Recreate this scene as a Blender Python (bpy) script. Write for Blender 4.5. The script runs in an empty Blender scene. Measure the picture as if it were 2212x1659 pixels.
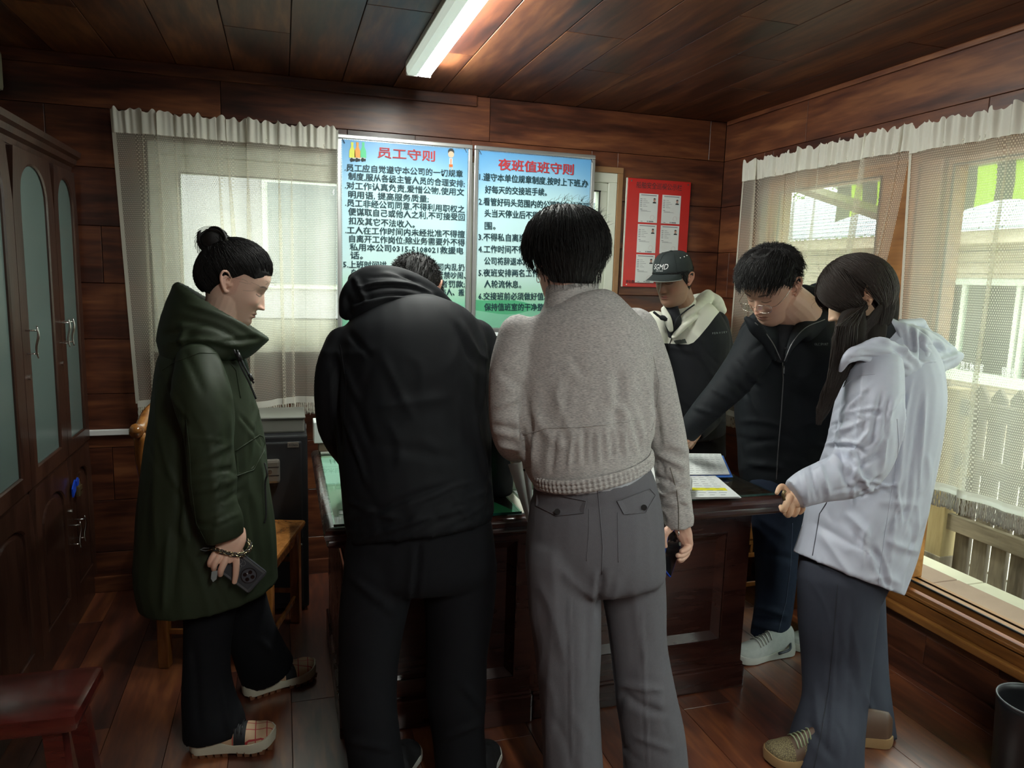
import bpy, bmesh, math, random
import numpy as np
from mathutils import Vector, Matrix
random.seed(7); RNG = np.random.default_rng(11)
C = bpy.context.scene.collection
scene = bpy.context.scene
# ------------------------------------------------------------------ camera
YAW, PIT, ROL, F, CAMZ = 0.30534092, 0.14481326, 0.02963354, 1580.0, 1.5
cf = np.array([math.sin(YAW)*math.cos(PIT), math.cos(YAW)*math.cos(PIT), -math.sin(PIT)])
_r0 = np.array([math.cos(YAW), -math.sin(YAW), 0.0]); _u0 = np.cross(_r0, cf)
cr = math.cos(ROL)*_r0 + math.sin(ROL)*_u0
cu = -math.sin(ROL)*_r0 + math.cos(ROL)*_u0
CAM = np.array([0, 0, CAMZ])
cam = bpy.data.objects.new('camera', bpy.data.cameras.new('camera')); C.objects.link(cam)
M = Matrix.Identity(4)
for i in range(3):
    M[i][0] = cr[i]; M[i][1] = cu[i]; M[i][2] = -cf[i]
M[2][3] = CAMZ
cam.matrix_world = M
cam.data.sensor_width = 36.0; cam.data.lens = F/2212*36.0
cam.data.clip_start = 0.05
scene.camera = cam
# ------------------------------------------------------------------ light and exposure
world = bpy.data.worlds.new('world'); scene.world = world; world.use_nodes = True
bg = world.node_tree.nodes['Background']
bg.inputs['Color'].default_value = (0.96, 0.98, 1.0, 1); bg.inputs['Strength'].default_value = 4.9
sun = bpy.data.objects.new('sun', bpy.data.lights.new('sun', 'SUN')); C.objects.link(sun)
sun.data.energy = 3.0; sun.data.angle = math.radians(12); sun.data.color = (1.0, 0.95, 0.86)
sun.rotation_euler = (math.radians(38), 0, math.radians(215))
scene.view_settings.view_transform = 'Standard'; scene.view_settings.look = 'None'
scene.view_settings.gamma = 1.0; scene.view_settings.use_curve_mapping = False
scene.view_settings.exposure = 0.0
LAMP_STRENGTH = 150.0
# ------------------------------------------------------------------ geometry helpers
def ray(px, py):
    return cr*(px-1106)/F - cu*(py-829.5)/F + cf
def P(px, py, Y):
    d = ray(px, py); return d*(Y/d[1]) + CAM
def PX(px, py, X):
    d = ray(px, py); return d*(X/d[0]) + CAM
def PZ(px, py, z):
    d = ray(px, py); return d*((z-CAMZ)/d[2]) + CAM
def depth(p): return float(np.dot(np.asarray(p)-CAM, cf))
def proj(V):
    V = np.asarray(V)-CAM; w = V@cf
    return np.stack([1106+F*(V@cr)/w, 829.5-F*(V@cu)/w], -1), w

class MB:
    def __init__(s): s.v = []; s.f = []; s.m = []; s.uv = None
    def add(s, vs, fs, m=0):
        b = len(s.v); s.v += [tuple(map(float, v)) for v in vs]
        s.f += [tuple(b+i for i in f) for f in fs]; s.m += [m]*len(fs); return s
    def box(s, x0, x1, y0, y1, z0, z1, c=0.0, m=0):
        if c <= 0:
            vs = [(x, y, z) for x in (x0, x1) for y in (y0, y1) for z in (z0, z1)]
            fs = [(0,1,3,2),(4,6,7,5),(0,4,5,1),(2,3,7,6),(0,2,6,4),(1,5,7,3)]
            return s.add(vs, fs, m)
        c = min(c, (x1-x0)*.45, (y1-y0)*.45, (z1-z0)*.45)
        bm = bmesh.new(); bmesh.ops.create_cube(bm, size=1.0)
        for v in bm.verts:
            v.co = Vector((x0 if v.co.x < 0 else x1, y0 if v.co.y < 0 else y1, z0 if v.co.z < 0 else z1))
        bmesh.ops.bevel(bm, geom=list(bm.edges), offset=c, segments=1 if c < .004 else 2, profile=0.6, affect='EDGES')
        bm.verts.index_update()
        s.add([v.co[:] for v in bm.verts], [tuple(v.index for v in f.verts) for f in bm.faces], m); bm.free()
        return s
    def grid(s, pts, m=0, closeu=False, closev=False, flip=False):
        n, k = pts.shape[:2]; fs = []
        for i in range(n if closeu else n-1):
            for j in range(k if closev else k-1):
                a, b, c, d = i*k+j, ((i+1) % n)*k+j, ((i+1) % n)*k+(j+1) % k, i*k+(j+1) % k
                fs.append((a, d, c, b) if flip else (a, b, c, d))
        return s.add(pts.reshape(-1, 3), fs, m)
    def tube(s, pts, r, n=8, m=0, flat=1.0, caps=True, up=None, closed=False):
        pts = np.asarray(pts, float); N = len(pts)
        r = np.broadcast_to(np.asarray(r, float), (N,))
        T = np.gradient(pts, axis=0) if not closed else np.roll(pts, -1, 0)-np.roll(pts, 1, 0)
        T /= np.linalg.norm(T, axis=1)[:, None]+1e-12
        a = np.cross(T[0], up if up is not None else (0.123, 0.31, 0.94)); a /= np.linalg.norm(a)+1e-12
        R = []
        for i in range(N):
            if up is not None: a = np.cross(T[i], up)
            else: a = a-T[i]*np.dot(a, T[i])
            a = a/(np.linalg.norm(a)+1e-12); b = np.cross(T[i], a)
            th = np.arange(n)*2*math.pi/n
            R.append(pts[i]+r[i]*(np.cos(th)[:, None]*a+flat*np.sin(th)[:, None]*b))
        R = np.array(R)
        base = len(s.v); s.grid(R, m, closev=True, closeu=closed)
        if caps and not closed:
            s.f.append(tuple(base+j for j in range(n))); s.m.append(m)
            s.f.append(tuple(base+(N-1)*n+j for j in reversed(range(n)))); s.m.append(m)
        return s
    def lathe(s, prof, cx, cy, n=32, m=0):
        th = np.arange(n)*2*math.pi/n
        g = np.array([[(cx+r*math.cos(t), cy+r*math.sin(t), z) for t in th] for r, z in prof])
        base = len(s.v); s.grid(g, m, closev=True)
        for k, rev in ((0, True), (len(prof)-1, False)):
            if prof[k][0] > 1e-5:
                ids = [base+k*n+j for j in range(n)]; s.f.append(tuple(ids[::-1] if rev else ids)); s.m.append(m)
        return s
    def prism(s, poly, fn, t0, t1, m=0):
        """extrude a 2d polygon; fn(u,v,t) -> xyz"""
        n = len(poly); vs = [fn(u, v, t0) for u, v in poly]+[fn(u, v, t1) for u, v in poly]
        fs = [tuple(range(n))[::-1], tuple(range(n, 2*n))]+[(i, (i+1) % n, n+(i+1) % n, n+i) for i in range(n)]
        return s.add(vs, fs, m)
    def build(s, name, mats, parent=None, smooth=False, uv=None):
        me = bpy.data.meshes.new(name); me.from_pydata(s.v, [], s.f)
        if not isinstance(mats, (list, tuple)): mats = [mats]
        for mm in mats: me.materials.append(mm)
        me.polygons.foreach_set('material_index', s.m)
        if smooth: me.polygons.foreach_set('use_smooth', [True]*len(s.f))
        if uv is not None:
            l = me.uv_layers.new(name='UVMap'); idx = np.empty(len(me.loops), dtype=np.int32)
            me.loops.foreach_get('vertex_index', idx); l.data.foreach_set('uv', np.asarray(uv, np.float32)[idx].ravel())
        me.update()
        o = bpy.data.objects.new(name, me); C.objects.link(o)
        if parent: o.parent = parent
        if smooth == 'auto':
            bm = bmesh.new(); bm.from_mesh(me); bmesh.ops.recalc_face_normals(bm, faces=bm.faces)
            for e in bm.edges:
                if len(e.link_faces) == 2 and e.calc_face_angle(0) > math.radians(38): e.smooth = False
            bm.to_mesh(me); bm.free()
        else:
            bm = bmesh.new(); bm.from_mesh(me); bmesh.ops.recalc_face_normals(bm, faces=bm.faces); bm.to_mesh(me); bm.free()
        return o
def lookup(o): return o
def tag(o, label, cat, group=None, kind=None):
    if label: o['label'] = label
    if cat: o['category'] = cat
    if group: o['group'] = group
    if kind: o['kind'] = kind
    return o
def empty(name, loc=(0, 0, 0), label=None, cat=None, group=None, rz=0):
    o = bpy.data.objects.new(name, None); C.objects.link(o); o.location = loc; o.rotation_euler = (0, 0, rz)
    o.empty_display_size = .05
    return tag(o, label, cat, group)
def setloc(o, parent):
    """parts built in world coordinates under an empty that stands somewhere"""
    pass
def struct(o): o['kind'] = 'structure'; return o
def stuff(o): o['kind'] = 'stuff'; return o
def place(root, *loc):
    """build-in-world: move the root to its base while children keep their world place"""
    root.location = loc
    for ch in root.children: ch.location = Vector(ch.location)-Vector(loc)
def copy_tree(o, parent=None):
    c = o.copy(); C.objects.link(c)
    if parent: c.parent = parent
    for ch in list(o.children): copy_tree(ch, c)
    return c
# ------------------------------------------------------------------ materials
def new_mat(name):
    m = bpy.data.materials.new(name); m.use_nodes = True
    return m, m.node_tree, m.node_tree.nodes['Principled BSDF']
def setp(b, **k):
    names = {'col': 'Base Color', 'rough': 'Roughness', 'metal': 'Metallic', 'spec': 'Specular IOR Level', 'trans': 'Transmission Weight',
             'sheen': 'Sheen Weight', 'coat': 'Coat Weight', 'ior': 'IOR', 'sub': 'Subsurface Weight', 'alpha': 'Alpha', 'estr': 'Emission Strength', 'ecol': 'Emission Color'}
    for a, v in k.items():
        if a in ('col', 'ecol') and len(v) == 3: v = (*v, 1)
        b.inputs[names[a]].default_value = v
def srgb(r, g, b):
    return tuple((c/255/12.92) if c/255 <= .04045 else ((c/255+.055)/1.055)**2.4 for c in (r, g, b))
def plain(name, col, rough=.5, bump=0, bscale=200, **k):
    m, nt, b = new_mat(name); setp(b, col=col, rough=rough, **k)
    N, L = nt.nodes, nt.links
    tc = N.new('ShaderNodeTexCoord'); nz = N.new('ShaderNodeTexNoise'); nz.inputs['Scale'].default_value = 9
    L.new(tc.outputs['Object'], nz.inputs['Vector'])
    mx = N.new('ShaderNodeMix'); mx.data_type = 'RGBA'; mx.blend_type = 'MULTIPLY'; mx.inputs['Factor'].default_value = .25
    mx.inputs['A'].default_value = (*col, 1); L.new(nz.outputs['Fac'], mx.inputs['B']); L.new(mx.outputs['Result'], b.inputs['Base Color'])
    if bump:
        n2 = N.new('ShaderNodeTexNoise'); n2.inputs['Scale'].default_value = bscale; n2.inputs['Detail'].default_value = 3
        L.new(tc.outputs['Object'], n2.inputs['Vector'])
        bp = N.new('ShaderNodeBump'); bp.inputs['Strength'].default_value = bump; bp.inputs['Distance'].default_value = .002
        L.new(n2.outputs['Fac'], bp.inputs['Height']); L.new(bp.outputs['Normal'], b.inputs['Normal'])
    return m
def wood(name, cols, axis=0, rough=.3, freq=7.0, long=.7, rand=True, coat=0.0, bump=.12, seamcol=None, spec=.5):
    """streaky wood; cols dark->light; grain runs along axis (object space)"""
    m, nt, b = new_mat(name); N, L = nt.nodes, nt.links
    setp(b, rough=rough, coat=coat, spec=spec)
    b.inputs['Coat Roughness'].default_value = .12
    tc = N.new('ShaderNodeTexCoord'); mp = N.new('ShaderNodeMapping')
    sc = [freq]*3; sc[axis] = long; mp.inputs['Scale'].default_value = sc
    geo = N.new('ShaderNodeNewGeometry')
    if rand:
        oi = N.new('ShaderNodeObjectInfo'); ml = N.new('ShaderNodeMath'); ml.operation = 'MULTIPLY'; ml.inputs[1].default_value = 37.0
        L.new(oi.outputs['Random'], ml.inputs[0])
        ad = N.new('ShaderNodeVectorMath'); ad.operation = 'ADD'
        L.new(tc.outputs['Object'], ad.inputs[0]); L.new(ml.outputs[0], ad.inputs[1]); L.new(ad.outputs[0], mp.inputs['Vector'])
    else: L.new(tc.outputs['Object'], mp.inputs['Vector'])
    n1 = N.new('ShaderNodeTexNoise'); n1.inputs['Scale'].default_value = 1.0; n1.inputs['Detail'].default_value = 6; n1.inputs['Distortion'].default_value = .9
    L.new(mp.outputs['Vector'], n1.inputs['Vector'])
    n2 = N.new('ShaderNodeTexNoise'); n2.inputs['Scale'].default_value = 7.0; n2.inputs['Detail'].default_value = 8; n2.inputs['Distortion'].default_value = .3
    L.new(mp.outputs['Vector'], n2.inputs['Vector'])
    mx = N.new('ShaderNodeMath'); mx.operation = 'MULTIPLY_ADD'; mx.inputs[1].default_value = .35
    L.new(n2.outputs['Fac'], mx.inputs[0])
    m2 = N.new('ShaderNodeMath'); m2.operation = 'MULTIPLY'; m2.inputs[1].default_value = .72
    L.new(n1.outputs['Fac'], m2.inputs[0]); L.new(m2.outputs[0], mx.inputs[2])
    rp = N.new('ShaderNodeValToRGB'); rp.color_ramp.elements[0].position = .36; rp.color_ramp.elements[1].position = .70
    n = len(cols); rp.color_ramp.elements[0].color = (*cols[0], 1); rp.color_ramp.elements[1].color = (*cols[-1], 1)
    for i in range(1, n-1):
        e = rp.color_ramp.elements.new(.36+.34*i/(n-1)); e.color = (*cols[i], 1)
    L.new(mx.outputs[0], rp.inputs['Fac']); L.new(rp.outputs['Color'], b.inputs['Base Color'])
    bp = N.new('ShaderNodeBump'); bp.inputs['Strength'].default_value = bump; bp.inputs['Distance'].default_value = .004
    L.new(n2.outputs['Fac'], bp.inputs['Height']); L.new(bp.outputs['Normal'], b.inputs['Normal'])
    rr = N.new('ShaderNodeMapRange'); rr.inputs['To Min'].default_value = rough*.8; rr.inputs['To Max'].default_value = rough*1.35
    L.new(n1.outputs['Fac'], rr.inputs['Value']); L.new(rr.outputs['Result'], b.inputs['Roughness'])
    return m
WC = [(.018, .0065, .004), (.055, .0155, .008), (.115, .035, .014), (.200, .072, .026)]
WF = [(.028, .008, .005), (.080, .020, .010), (.160, .044, .017), (.290, .098, .030)]
mWallX = wood('wall_laminate_lengthwise', WC, 0, .36, 6.0, .8, spec=.45)
mWallY = wood('wall_laminate_sidewall', WC, 1, .40, 6.0, .8, spec=.45)
mCeil = wood('ceiling_laminate', [c for c in WC], 1, .42, 6.0, .8, spec=.4)
mFloor = wood('floor_laminate', WF, 1, .20, 6.0, .9, spec=.7, bump=.05, coat=1.0)
mFloor.node_tree.nodes['Principled BSDF'].inputs['Coat Roughness'].default_value = .36; mFloor.node_tree.nodes['Principled BSDF'].inputs['Coat IOR'].default_value = 1.8
mGap = plain('dark_gap', (.012, .005, .004), .8)
mDesk = wood('desk_mahogany', [(.016, .005, .004), (.034, .010, .007), (.055, .017, .011)], 0, .26, 12, 1.2, coat=.3)
mCab = wood('cabinet_walnut', [(.018, .008, .005), (.040, .016, .010), (.062, .026, .015)], 2, .30, 12, 1.2, coat=.2)
mStool = wood('stool_rosewood', [(.028, .005, .004), (.060, .009, .007), (.095, .016, .010)], 0, .2, 10, 1.5, coat=.6)
mChair = wood('orange_oak', [(.16, .055, .012), (.30, .115, .025), (.42, .18, .045)], 2, .22, 12, 1.5, coat=.5)
mFrameWood = wood('window_wood', [(.18, .065, .014), (.30, .12, .028), (.40, .17, .045)], 1, .35, 12, 1.0)
mTan = plain('tan_trim', srgb(150, 112, 75), .5)
mPVC = plain('white_pvc', srgb(216, 220, 205), .4)
mWhite = plain('white_paint', (.8, .8, .78), .45)
mAlu = plain('aluminium', (.62, .63, .62), .32, metal=.85)
mChrome = plain('chrome', (.75, .74, .70), .18, metal=1.0)
mBlackRub = plain('black_rubber', (.02, .02, .022), .6)
mBlackPl = plain('black_plastic', (.012, .012, .014), .38)
mSafe = plain('black_powder_coat', (.012, .013, .015), .5, bump=.5, bscale=900)
mGreyMetal = plain('grey_steel', srgb(120, 120, 112), .45)
mPaper = plain('white_paper', srgb(226, 230, 228), .75)
mInk = plain('black_ink', (.03, .035, .04), .7)
mTeal = plain('dark_teal_print', srgb(22, 62, 72), .6)
mRedInk = plain('red_print', srgb(196, 52, 60), .6)
def glass(name, tint=(.9, .97, .93), rough=0.0, refl=.5):
    m = bpy.data.materials.new(name); m.use_nodes = True; nt = m.node_tree; N, L = nt.nodes, nt.links
    N.remove(N['Principled BSDF']); out = N['Material Output']
    tr = N.new('ShaderNodeBsdfTransparent'); tr.inputs['Color'].default_value = (*tint, 1)
    gl = N.new('ShaderNodeBsdfGlossy'); gl.inputs['Roughness'].default_value = rough
    fr = N.new('ShaderNodeFresnel'); fr.inputs['IOR'].default_value = 1.5
    ms = N.new('ShaderNodeMixShader'); g0 = N.new('ShaderNodeNewGeometry'); iv = N.new('ShaderNodeMath'); iv.operation = 'SUBTRACT'; iv.inputs[0].default_value = 1.0
    mu = N.new('ShaderNodeMath'); mu.operation = 'MULTIPLY'; L.new(g0.outputs['Backfacing'], iv.inputs[1]); L.new(iv.outputs[0], mu.inputs[0]); L.new(fr.outputs[0], mu.inputs[1])
    L.new(mu.outputs[0], ms.inputs[0]); L.new(tr.outputs[0], ms.inputs[1]); L.new(gl.outputs[0], ms.inputs[2])
    L.new(ms.outputs[0], out.inputs['Surface']); return m
mGlass = glass('window_glass')
mDeskGlass = glass('desk_glass', (.80, .93, .87))
def lace(name, col, base=.34, dens=.85, head=False, trl=.5):
    """openwork lace: woven dashes on a net, real holes, light passes through the thread"""
    m = bpy.data.materials.new(name); m.use_nodes = True; nt = m.node_tree; N, L = nt.nodes, nt.links
    N.remove(N['Principled BSDF']); out = N['Material Output']
    df = N.new('ShaderNodeBsdfDiffuse'); df.inputs['Color'].default_value = (*col, 1)
    tl = N.new('ShaderNodeBsdfTranslucent'); tl.inputs['Color'].default_value = (*col, 1)
    m1 = N.new('ShaderNodeMixShader'); m1.inputs[0].default_value = trl; L.new(df.outputs[0], m1.inputs[1]); L.new(tl.outputs[0], m1.inputs[2])
    if head: L.new(m1.outputs[0], out.inputs['Surface']); return m
    uv = N.new('ShaderNodeUVMap'); uv.uv_map = 'UVMap'
    br = N.new('ShaderNodeTexBrick'); br.offset = .5; br.inputs['Scale'].default_value = 1.0
    br.inputs['Brick Width'].default_value = .0068; br.inputs['Row Height'].default_value = .0088; br.inputs['Mortar Size'].default_value = .0021
    br.inputs['Mortar Smooth'].default_value = .2
    sw = N.new('ShaderNodeSeparateXYZ'); cb = N.new('ShaderNodeCombineXYZ')
    L.new(uv.outputs[0], sw.inputs[0]); L.new(sw.outputs[0], cb.inputs[0]); L.new(sw.outputs[1], cb.inputs[1])
    L.new(cb.outputs[0], br.inputs['Vector'])
    mr = N.new('ShaderNodeMapRange'); mr.inputs['From Min'].default_value = 0; mr.inputs['From Max'].default_value = 1
    mr.inputs['To Min'].default_value = dens; mr.inputs['To Max'].default_value = base
    L.new(br.outputs['Fac'], mr.inputs['Value'])
    tr = N.new('ShaderNodeBsdfTransparent'); m2 = N.new('ShaderNodeMixShader')
    L.new(mr.outputs[0], m2.inputs[0]); L.new(tr.outputs[0], m2.inputs[1]); L.new(m1.outputs[0], m2.inputs[2])
    L.new(m2.outputs[0], out.inputs['Surface']); return m
mLace = lace('lace_net', srgb(230, 225, 211), .35, .93, trl=.6)
mHead = lace('curtain_cotton', srgb(238, 236, 224), head=True, trl=.4)
mFringe = lace('fringe_thread', srgb(205, 200, 185), head=True, trl=.2)
def emis(name, col, s):
    m, nt, b = new_mat(name); setp(b, col=col, ecol=col, estr=s, rough=.4); return m
mTubeOn = emis('lit_diffuser', (.96, 1.0, .94), LAMP_STRENGTH)
mTubeRear = emis('lit_diffuser_rear', (.96, 1.0, .94), LAMP_STRENGTH*.6)
mTubeOff = emis('dim_diffuser', (.80, .90, .78), .55)
# ------------------------------------------------------------------ text
def text(s, origin, ux, uz, width=None, size=None, mats=None, parent=None, name='lettering', bold=.0, ital=0.0, sx=1.0, depth=.0004, res=1):
    """flat lettering: origin = left end on the baseline, ux/uz unit vectors along and up"""
    cu_ = bpy.data.curves.new('t', 'FONT'); cu_.body = s; cu_.resolution_u = res; cu_.size = 1.0; cu_.shear = ital
    o = bpy.data.objects.new('t', cu_); C.objects.link(o); bpy.context.view_layer.update()
    dg = bpy.context.evaluated_depsgraph_get(); me = bpy.data.meshes.new_from_object(o.evaluated_get(dg))
    bpy.data.objects.remove(o)
    n = len(me.vertices); co = np.empty(n*3, np.float32); me.vertices.foreach_get('co', co); co = co.reshape(-1, 3)
    x0, x1 = co[:, 0].min(), co[:, 0].max()
    k = (width/(x1-x0)) if width else size
    ky = size if size else k
    ux, uz = np.asarray(ux, float), np.asarray(uz, float); nn = np.cross(ux, uz)
    W = np.asarray(origin)+(co[:, :1]-x0)*k*sx*ux+co[:, 1:2]*ky*uz+nn*depth
    me.vertices.foreach_set('co', W.astype(np.float32).ravel()); me.materials.clear(); me.materials.append(mats); me.update()
    if bold > 0:
        b0 = bmesh.new(); b0.from_mesh(me); src = list(b0.verts)+list(b0.edges)+list(b0.faces); e = bold*ky
        for q_, (dx, dz) in enumerate(((e, 0), (0, e*.5), (e, e*.5))):
            r_ = bmesh.ops.duplicate(b0, geom=src); d_ = Vector(ux*dx+uz*dz+nn*.00012*(q_+1))
            for g_ in r_['geom']:
                if isinstance(g_, bmesh.types.BMVert): g_.co += d_
        b0.to_mesh(me); b0.free()
    o = bpy.data.objects.new(name, me); C.objects.link(o)
    if parent: o.parent = parent
    return o
# ================================================================== ROOM
XL, XR, YB, YF, ZC = -1.30, 2.33, 3.63, -1.30, 2.37
W1 = (-.553, .62, 1.15, 2.045)      # back window left (x0,x1,z0,z1)
W2 = (.90, 1.69, 1.10, 2.055)       # back window right, behind the notices
WR = (-.45, 3.20, .265, 2.03)      # right wall window (y0,y1,z0,z1)
def slab(name, rects, fn, m):
    mb = MB()
    for r in rects: mb.box(*fn(*r))
    return struct(mb.build(name, m))
def rects_minus(x0, x1, z0, z1, holes):
    out = []; xs = sorted({x0, x1, *[h[0] for h in holes], *[h[1] for h in holes]})
    for a, b in zip(xs, xs[1:]):
        hs = [h for h in holes if h[0] <= a+1e-6 and h[1] >= b-1e-6]
        z = z0
        for h in sorted(hs, key=lambda h: h[2]):
            if h[2] > z: out.append((a, b, z, h[2]))
            z = h[3]
        if z < z1: out.append((a, b, z, z1))
    return out
wb = slab('wall_back', rects_minus(XL-.1, XR+.1, -.1, ZC+.1, [W1, W2]), lambda a, b, z, w: (a, b, YB+.012, YB+.10, z, w), mGap)
wr = slab('wall_right', rects_minus(YF-.1, YB+.012, -.1, ZC+.1, [WR]), lambda a, b, z, w: (XR+.012, XR+.10, a, b, z, w), mGap)
wl = slab('wall_left', [(YF, YB, -.1, ZC+.1)], lambda a, b, z, w: (XL-.10, XL-.012, a, b, z, w), mGap)
wf = slab('wall_front', [(XL-.1, XR+.1, -.1, ZC+.1)], lambda a, b, z, w: (a, b, YF-.10, YF-.012, z, w), mGap)
cl = struct(MB().box(XL-.1, XR+.1, YF-.1, YB+.1, ZC+.012, ZC+.06).build('ceiling', mGap))
fl = struct(MB().box(XL-.1, XR+.1, YF-.1, YB+.1, -.08, -.012).build('floor', mGap))
def planks(parent, name, u0, u1, v0, v1, holes, pitch, length, off, joints, fn, m, gap=.0022, cham=.0015):
    """rows of boards; u along the board, v across"""
    v = off
    while v > v0: v -= pitch
    r = 0
    while v < v1-.004:
        a, b = max(v, v0), min(v+pitch, v1); r += 1
        st = u0-length+joints[r % len(joints)]
        while st < u1:
            p, q = max(st, u0), min(st+length, u1); st += length
            if q-p < .02 or b-a < .01: continue
            for (x0, x1, z0, z1) in rects_minus(p, q, a, b, [(max(h[0], p), min(h[1], q), max(h[2], a), min(h[3], b)) for h in holes if h[0] < q and h[1] > p and h[2] < b and h[3] > a]):
                g = gap/2; gx = g if x0 in (p,) else 0; gy = g if x1 in (q,) else 0
                if x1-x0 < .01 or z1-z0 < .008: continue
                MB().box(*fn(x0+gx, x1-gy, z0+g, z1-g), c=cham).build(name, m, parent)
        v += pitch
planks(wb, 'wall_plank', XL, XR, 0, ZC, [W1, W2], .2465, 1.24, -.057, [.83, .36, 1.05, .55], lambda a, b, z, w: (a, b, YB, YB+.012, z, w), mWallX)
planks(wr, 'wall_plank', YF, YB, 0, ZC, [WR], .2465, 1.24, -.057, [.30, .85, .55, 1.1], lambda a, b, z, w: (XR, XR+.012, a, b, z, w), mWallY)
planks(wl, 'wall_plank', YF, YB, 0, ZC, [], .2465, 1.24, -.057, [.2, .8, .5], lambda a, b, z, w: (XL-.012, XL, a, b, z, w), mWallY)
planks(wf, 'wall_plank', XL, XR, 0, ZC, [], .2465, 1.24, -.057, [.2, .8, .5], lambda a, b, z, w: (a, b, YF-.012, YF, z, w), mWallX)
planks(cl, 'ceiling_plank', YF, YB, XL, XR, [], .2335, 1.55, .042, [1.195, .42, .78], lambda a, b, x, w: (x, w, a, b, ZC, ZC+.012), mCeil, gap=.003)
planks(fl, 'floor_plank', YF, YB, XL, XR, [], .190, 1.21, .008, [.16, .75, .42, .98], lambda a, b, x, w: (x, w, a, b, -.012, 0), mFloor, gap=.0016, cham=.0008)
# trims
struct(MB().box(XL, .92, YB-.018, YB, ZC-.052, ZC, .006).build('trim_1', mWallX))
struct(MB().box(XR-.014, XR, YF, YB-.02, ZC-.022, ZC, .005).build('trim_2', mWallY))
struct(MB().box(XR-.014, XR, YF, YB-.002, 0, .075, .004).build('baseboard_right', mWallY))
struct(MB().box(XL+.45, XR-.016, YB-.014, YB, 0, .075, .004).build('baseboard_back', mWallX))
# ---- windows
def win_frame(name, x0, x1, z0, z1, fw, fn, m, panes=(), dep=(.0, .07), trim=None):
    """frame ring as mesh, panes list of sashes (a0,a1,c0,c1)"""
    mb = MB()
    a, b = dep
    for r in ((x0, x1, z1-fw, z1), (x0, x1, z0, z0+fw), (x0, x0+fw, z0+fw, z1-fw), (x1-fw, x1, z0+fw, z1-fw)): mb.box(*fn(r[0], r[1], r[2], r[3], a, b), c=.003)
    w = struct(mb.build(name, m))
    for (p, q, c, d, sw) in panes:
        s = MB()
        for r in ((p, q, d-sw, d), (p, q, c, c+sw), (p, p+sw, c+sw, d-sw), (q-sw, q, c+sw, d-sw)): s.box(*fn(r[0], r[1], r[2], r[3], a+.012, b-.012), c=.003)
        so = s.build('sash', m, w)
        MB().box(*fn(p+sw-.004, q-sw+.004, c+sw-.004, d-sw+.004, (a+b)/2-.003, (a+b)/2+.003)).build('pane', mGlass, so)
        k = MB()
        for r in ((p+sw-.006, q-sw+.006, d-sw-.003, d-sw+.003), (p+sw-.006, q-sw+.006, c+sw-.003, c+sw+.003), (p+sw-.003, p+sw+.003, c+sw, d-sw), (q-sw-.003, q-sw+.003, c+sw, d-sw)):
            k.box(*fn(r[0], r[1], r[2], r[3], a+.008, a+.014))
        k.build('gasket', mBlackRub, so)
    return w
fb = lambda x0, x1, z0, z1, a, b: (x0, x1, YB-.006+a, YB-.006+b, z0, z1)
w1 = win_frame('window_1', *W1, .055, fb, mPVC, [(-.503, .57, 1.20, 1.99, .075)], (-.004, .075))
MB().box(-.553, .62, YB-.05, YB+.02, 1.12, 1.15, .004).build('sill', mPVC, w1)
w2 = win_frame('window_2', *W2, .05, fb, mPVC, [(.95, 1.64, 1.15, 2.005, .045)], (-.004, .075))
mb = MB()
for r in ((.87, 1.72, 2.055, 2.085), (.87, 1.72, 1.07, 1.10), (.87, .90, 1.10, 2.055), (1.69, 1.72, 1.10, 2.055)): mb.box(r[0], r[1], YB-.016, YB+.01, r[2], r[3], c=.004)
mb.build('casing', mTan, w2)
fr = lambda y0, y1, z0, z1, a, b: (XR-.004+a, XR-.004+b, y0, y1, z0, z1)
w3 = win_frame('window_3', *WR, .05, fr, mFrameWood, [(2.45, 3.15, .345, 1.98, .03), (.62, 2.17, .345, 1.98, .03), (-.40, .36, .345, 1.98, .03)], (-.008, .085))
for y0, y1 in ((2.17, 2.45), (.36, .62)):
    MB().box(XR-.02, XR+.08, y0+.002, y1-.002, .315, 1.98, .006).build('mullion', mFrameWood, w3)
    MB().box(XR-.032, XR-.02, y0+.10, y0+.135, .40, 1.96, .003).build('mullion_bead', mFrameWood, w3)
MB().box(XR-.035, XR+.08, -.45, 3.20, .235, .265, .006).build('sill', mFrameWood, w3)
MB().box(XR-.012, XR+.02, -.45, 3.20, .305, .325, .003).build('frame_bead', mFrameWood, w3)
MB().box(XR+.03, XR+.05, -.40, 3.15, .345, .375, .002).build('track', mBlackRub, w3)
ho = MB().box(XR-.050, XR-.038, 2.33, 2.345, 1.26, 1.40, .004).box(XR-.04, XR-.03, 2.33, 2.345, 1.29, 1.31).box(XR-.04, XR-.018, 2.325, 2.35, 1.27, 1.34, .003).build('handle', plain('brass', (.65, .45, .15), .25, metal=1.0), w3)
# rail on the back wall
t = MB().box(-.86, .10, YB-.022, YB, .742, .768, .003).build('cable_trunking', mWhite)
tag(t, 'narrow white cable trunking running low along the back wood wall', 'trunking')
# electric box high on the wall, top left
t = empty('air_conditioner', (-1.18, 3.3, 2.2), 'beige wall unit end high above the cabinet at the left edge', 'air conditioner')
MB().box(-1.30, -1.066, 2.75, 3.60, 2.185, 2.345, .02).build('casing', plain('beige_plastic', srgb(150, 148, 125), .5), t)
MB().box(-1.27, -1.10, 2.80, 3.55, 2.180, 2.187).build('louvre', mWhite, t); place(t, -1.18, 3.3, 2.185)
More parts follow.
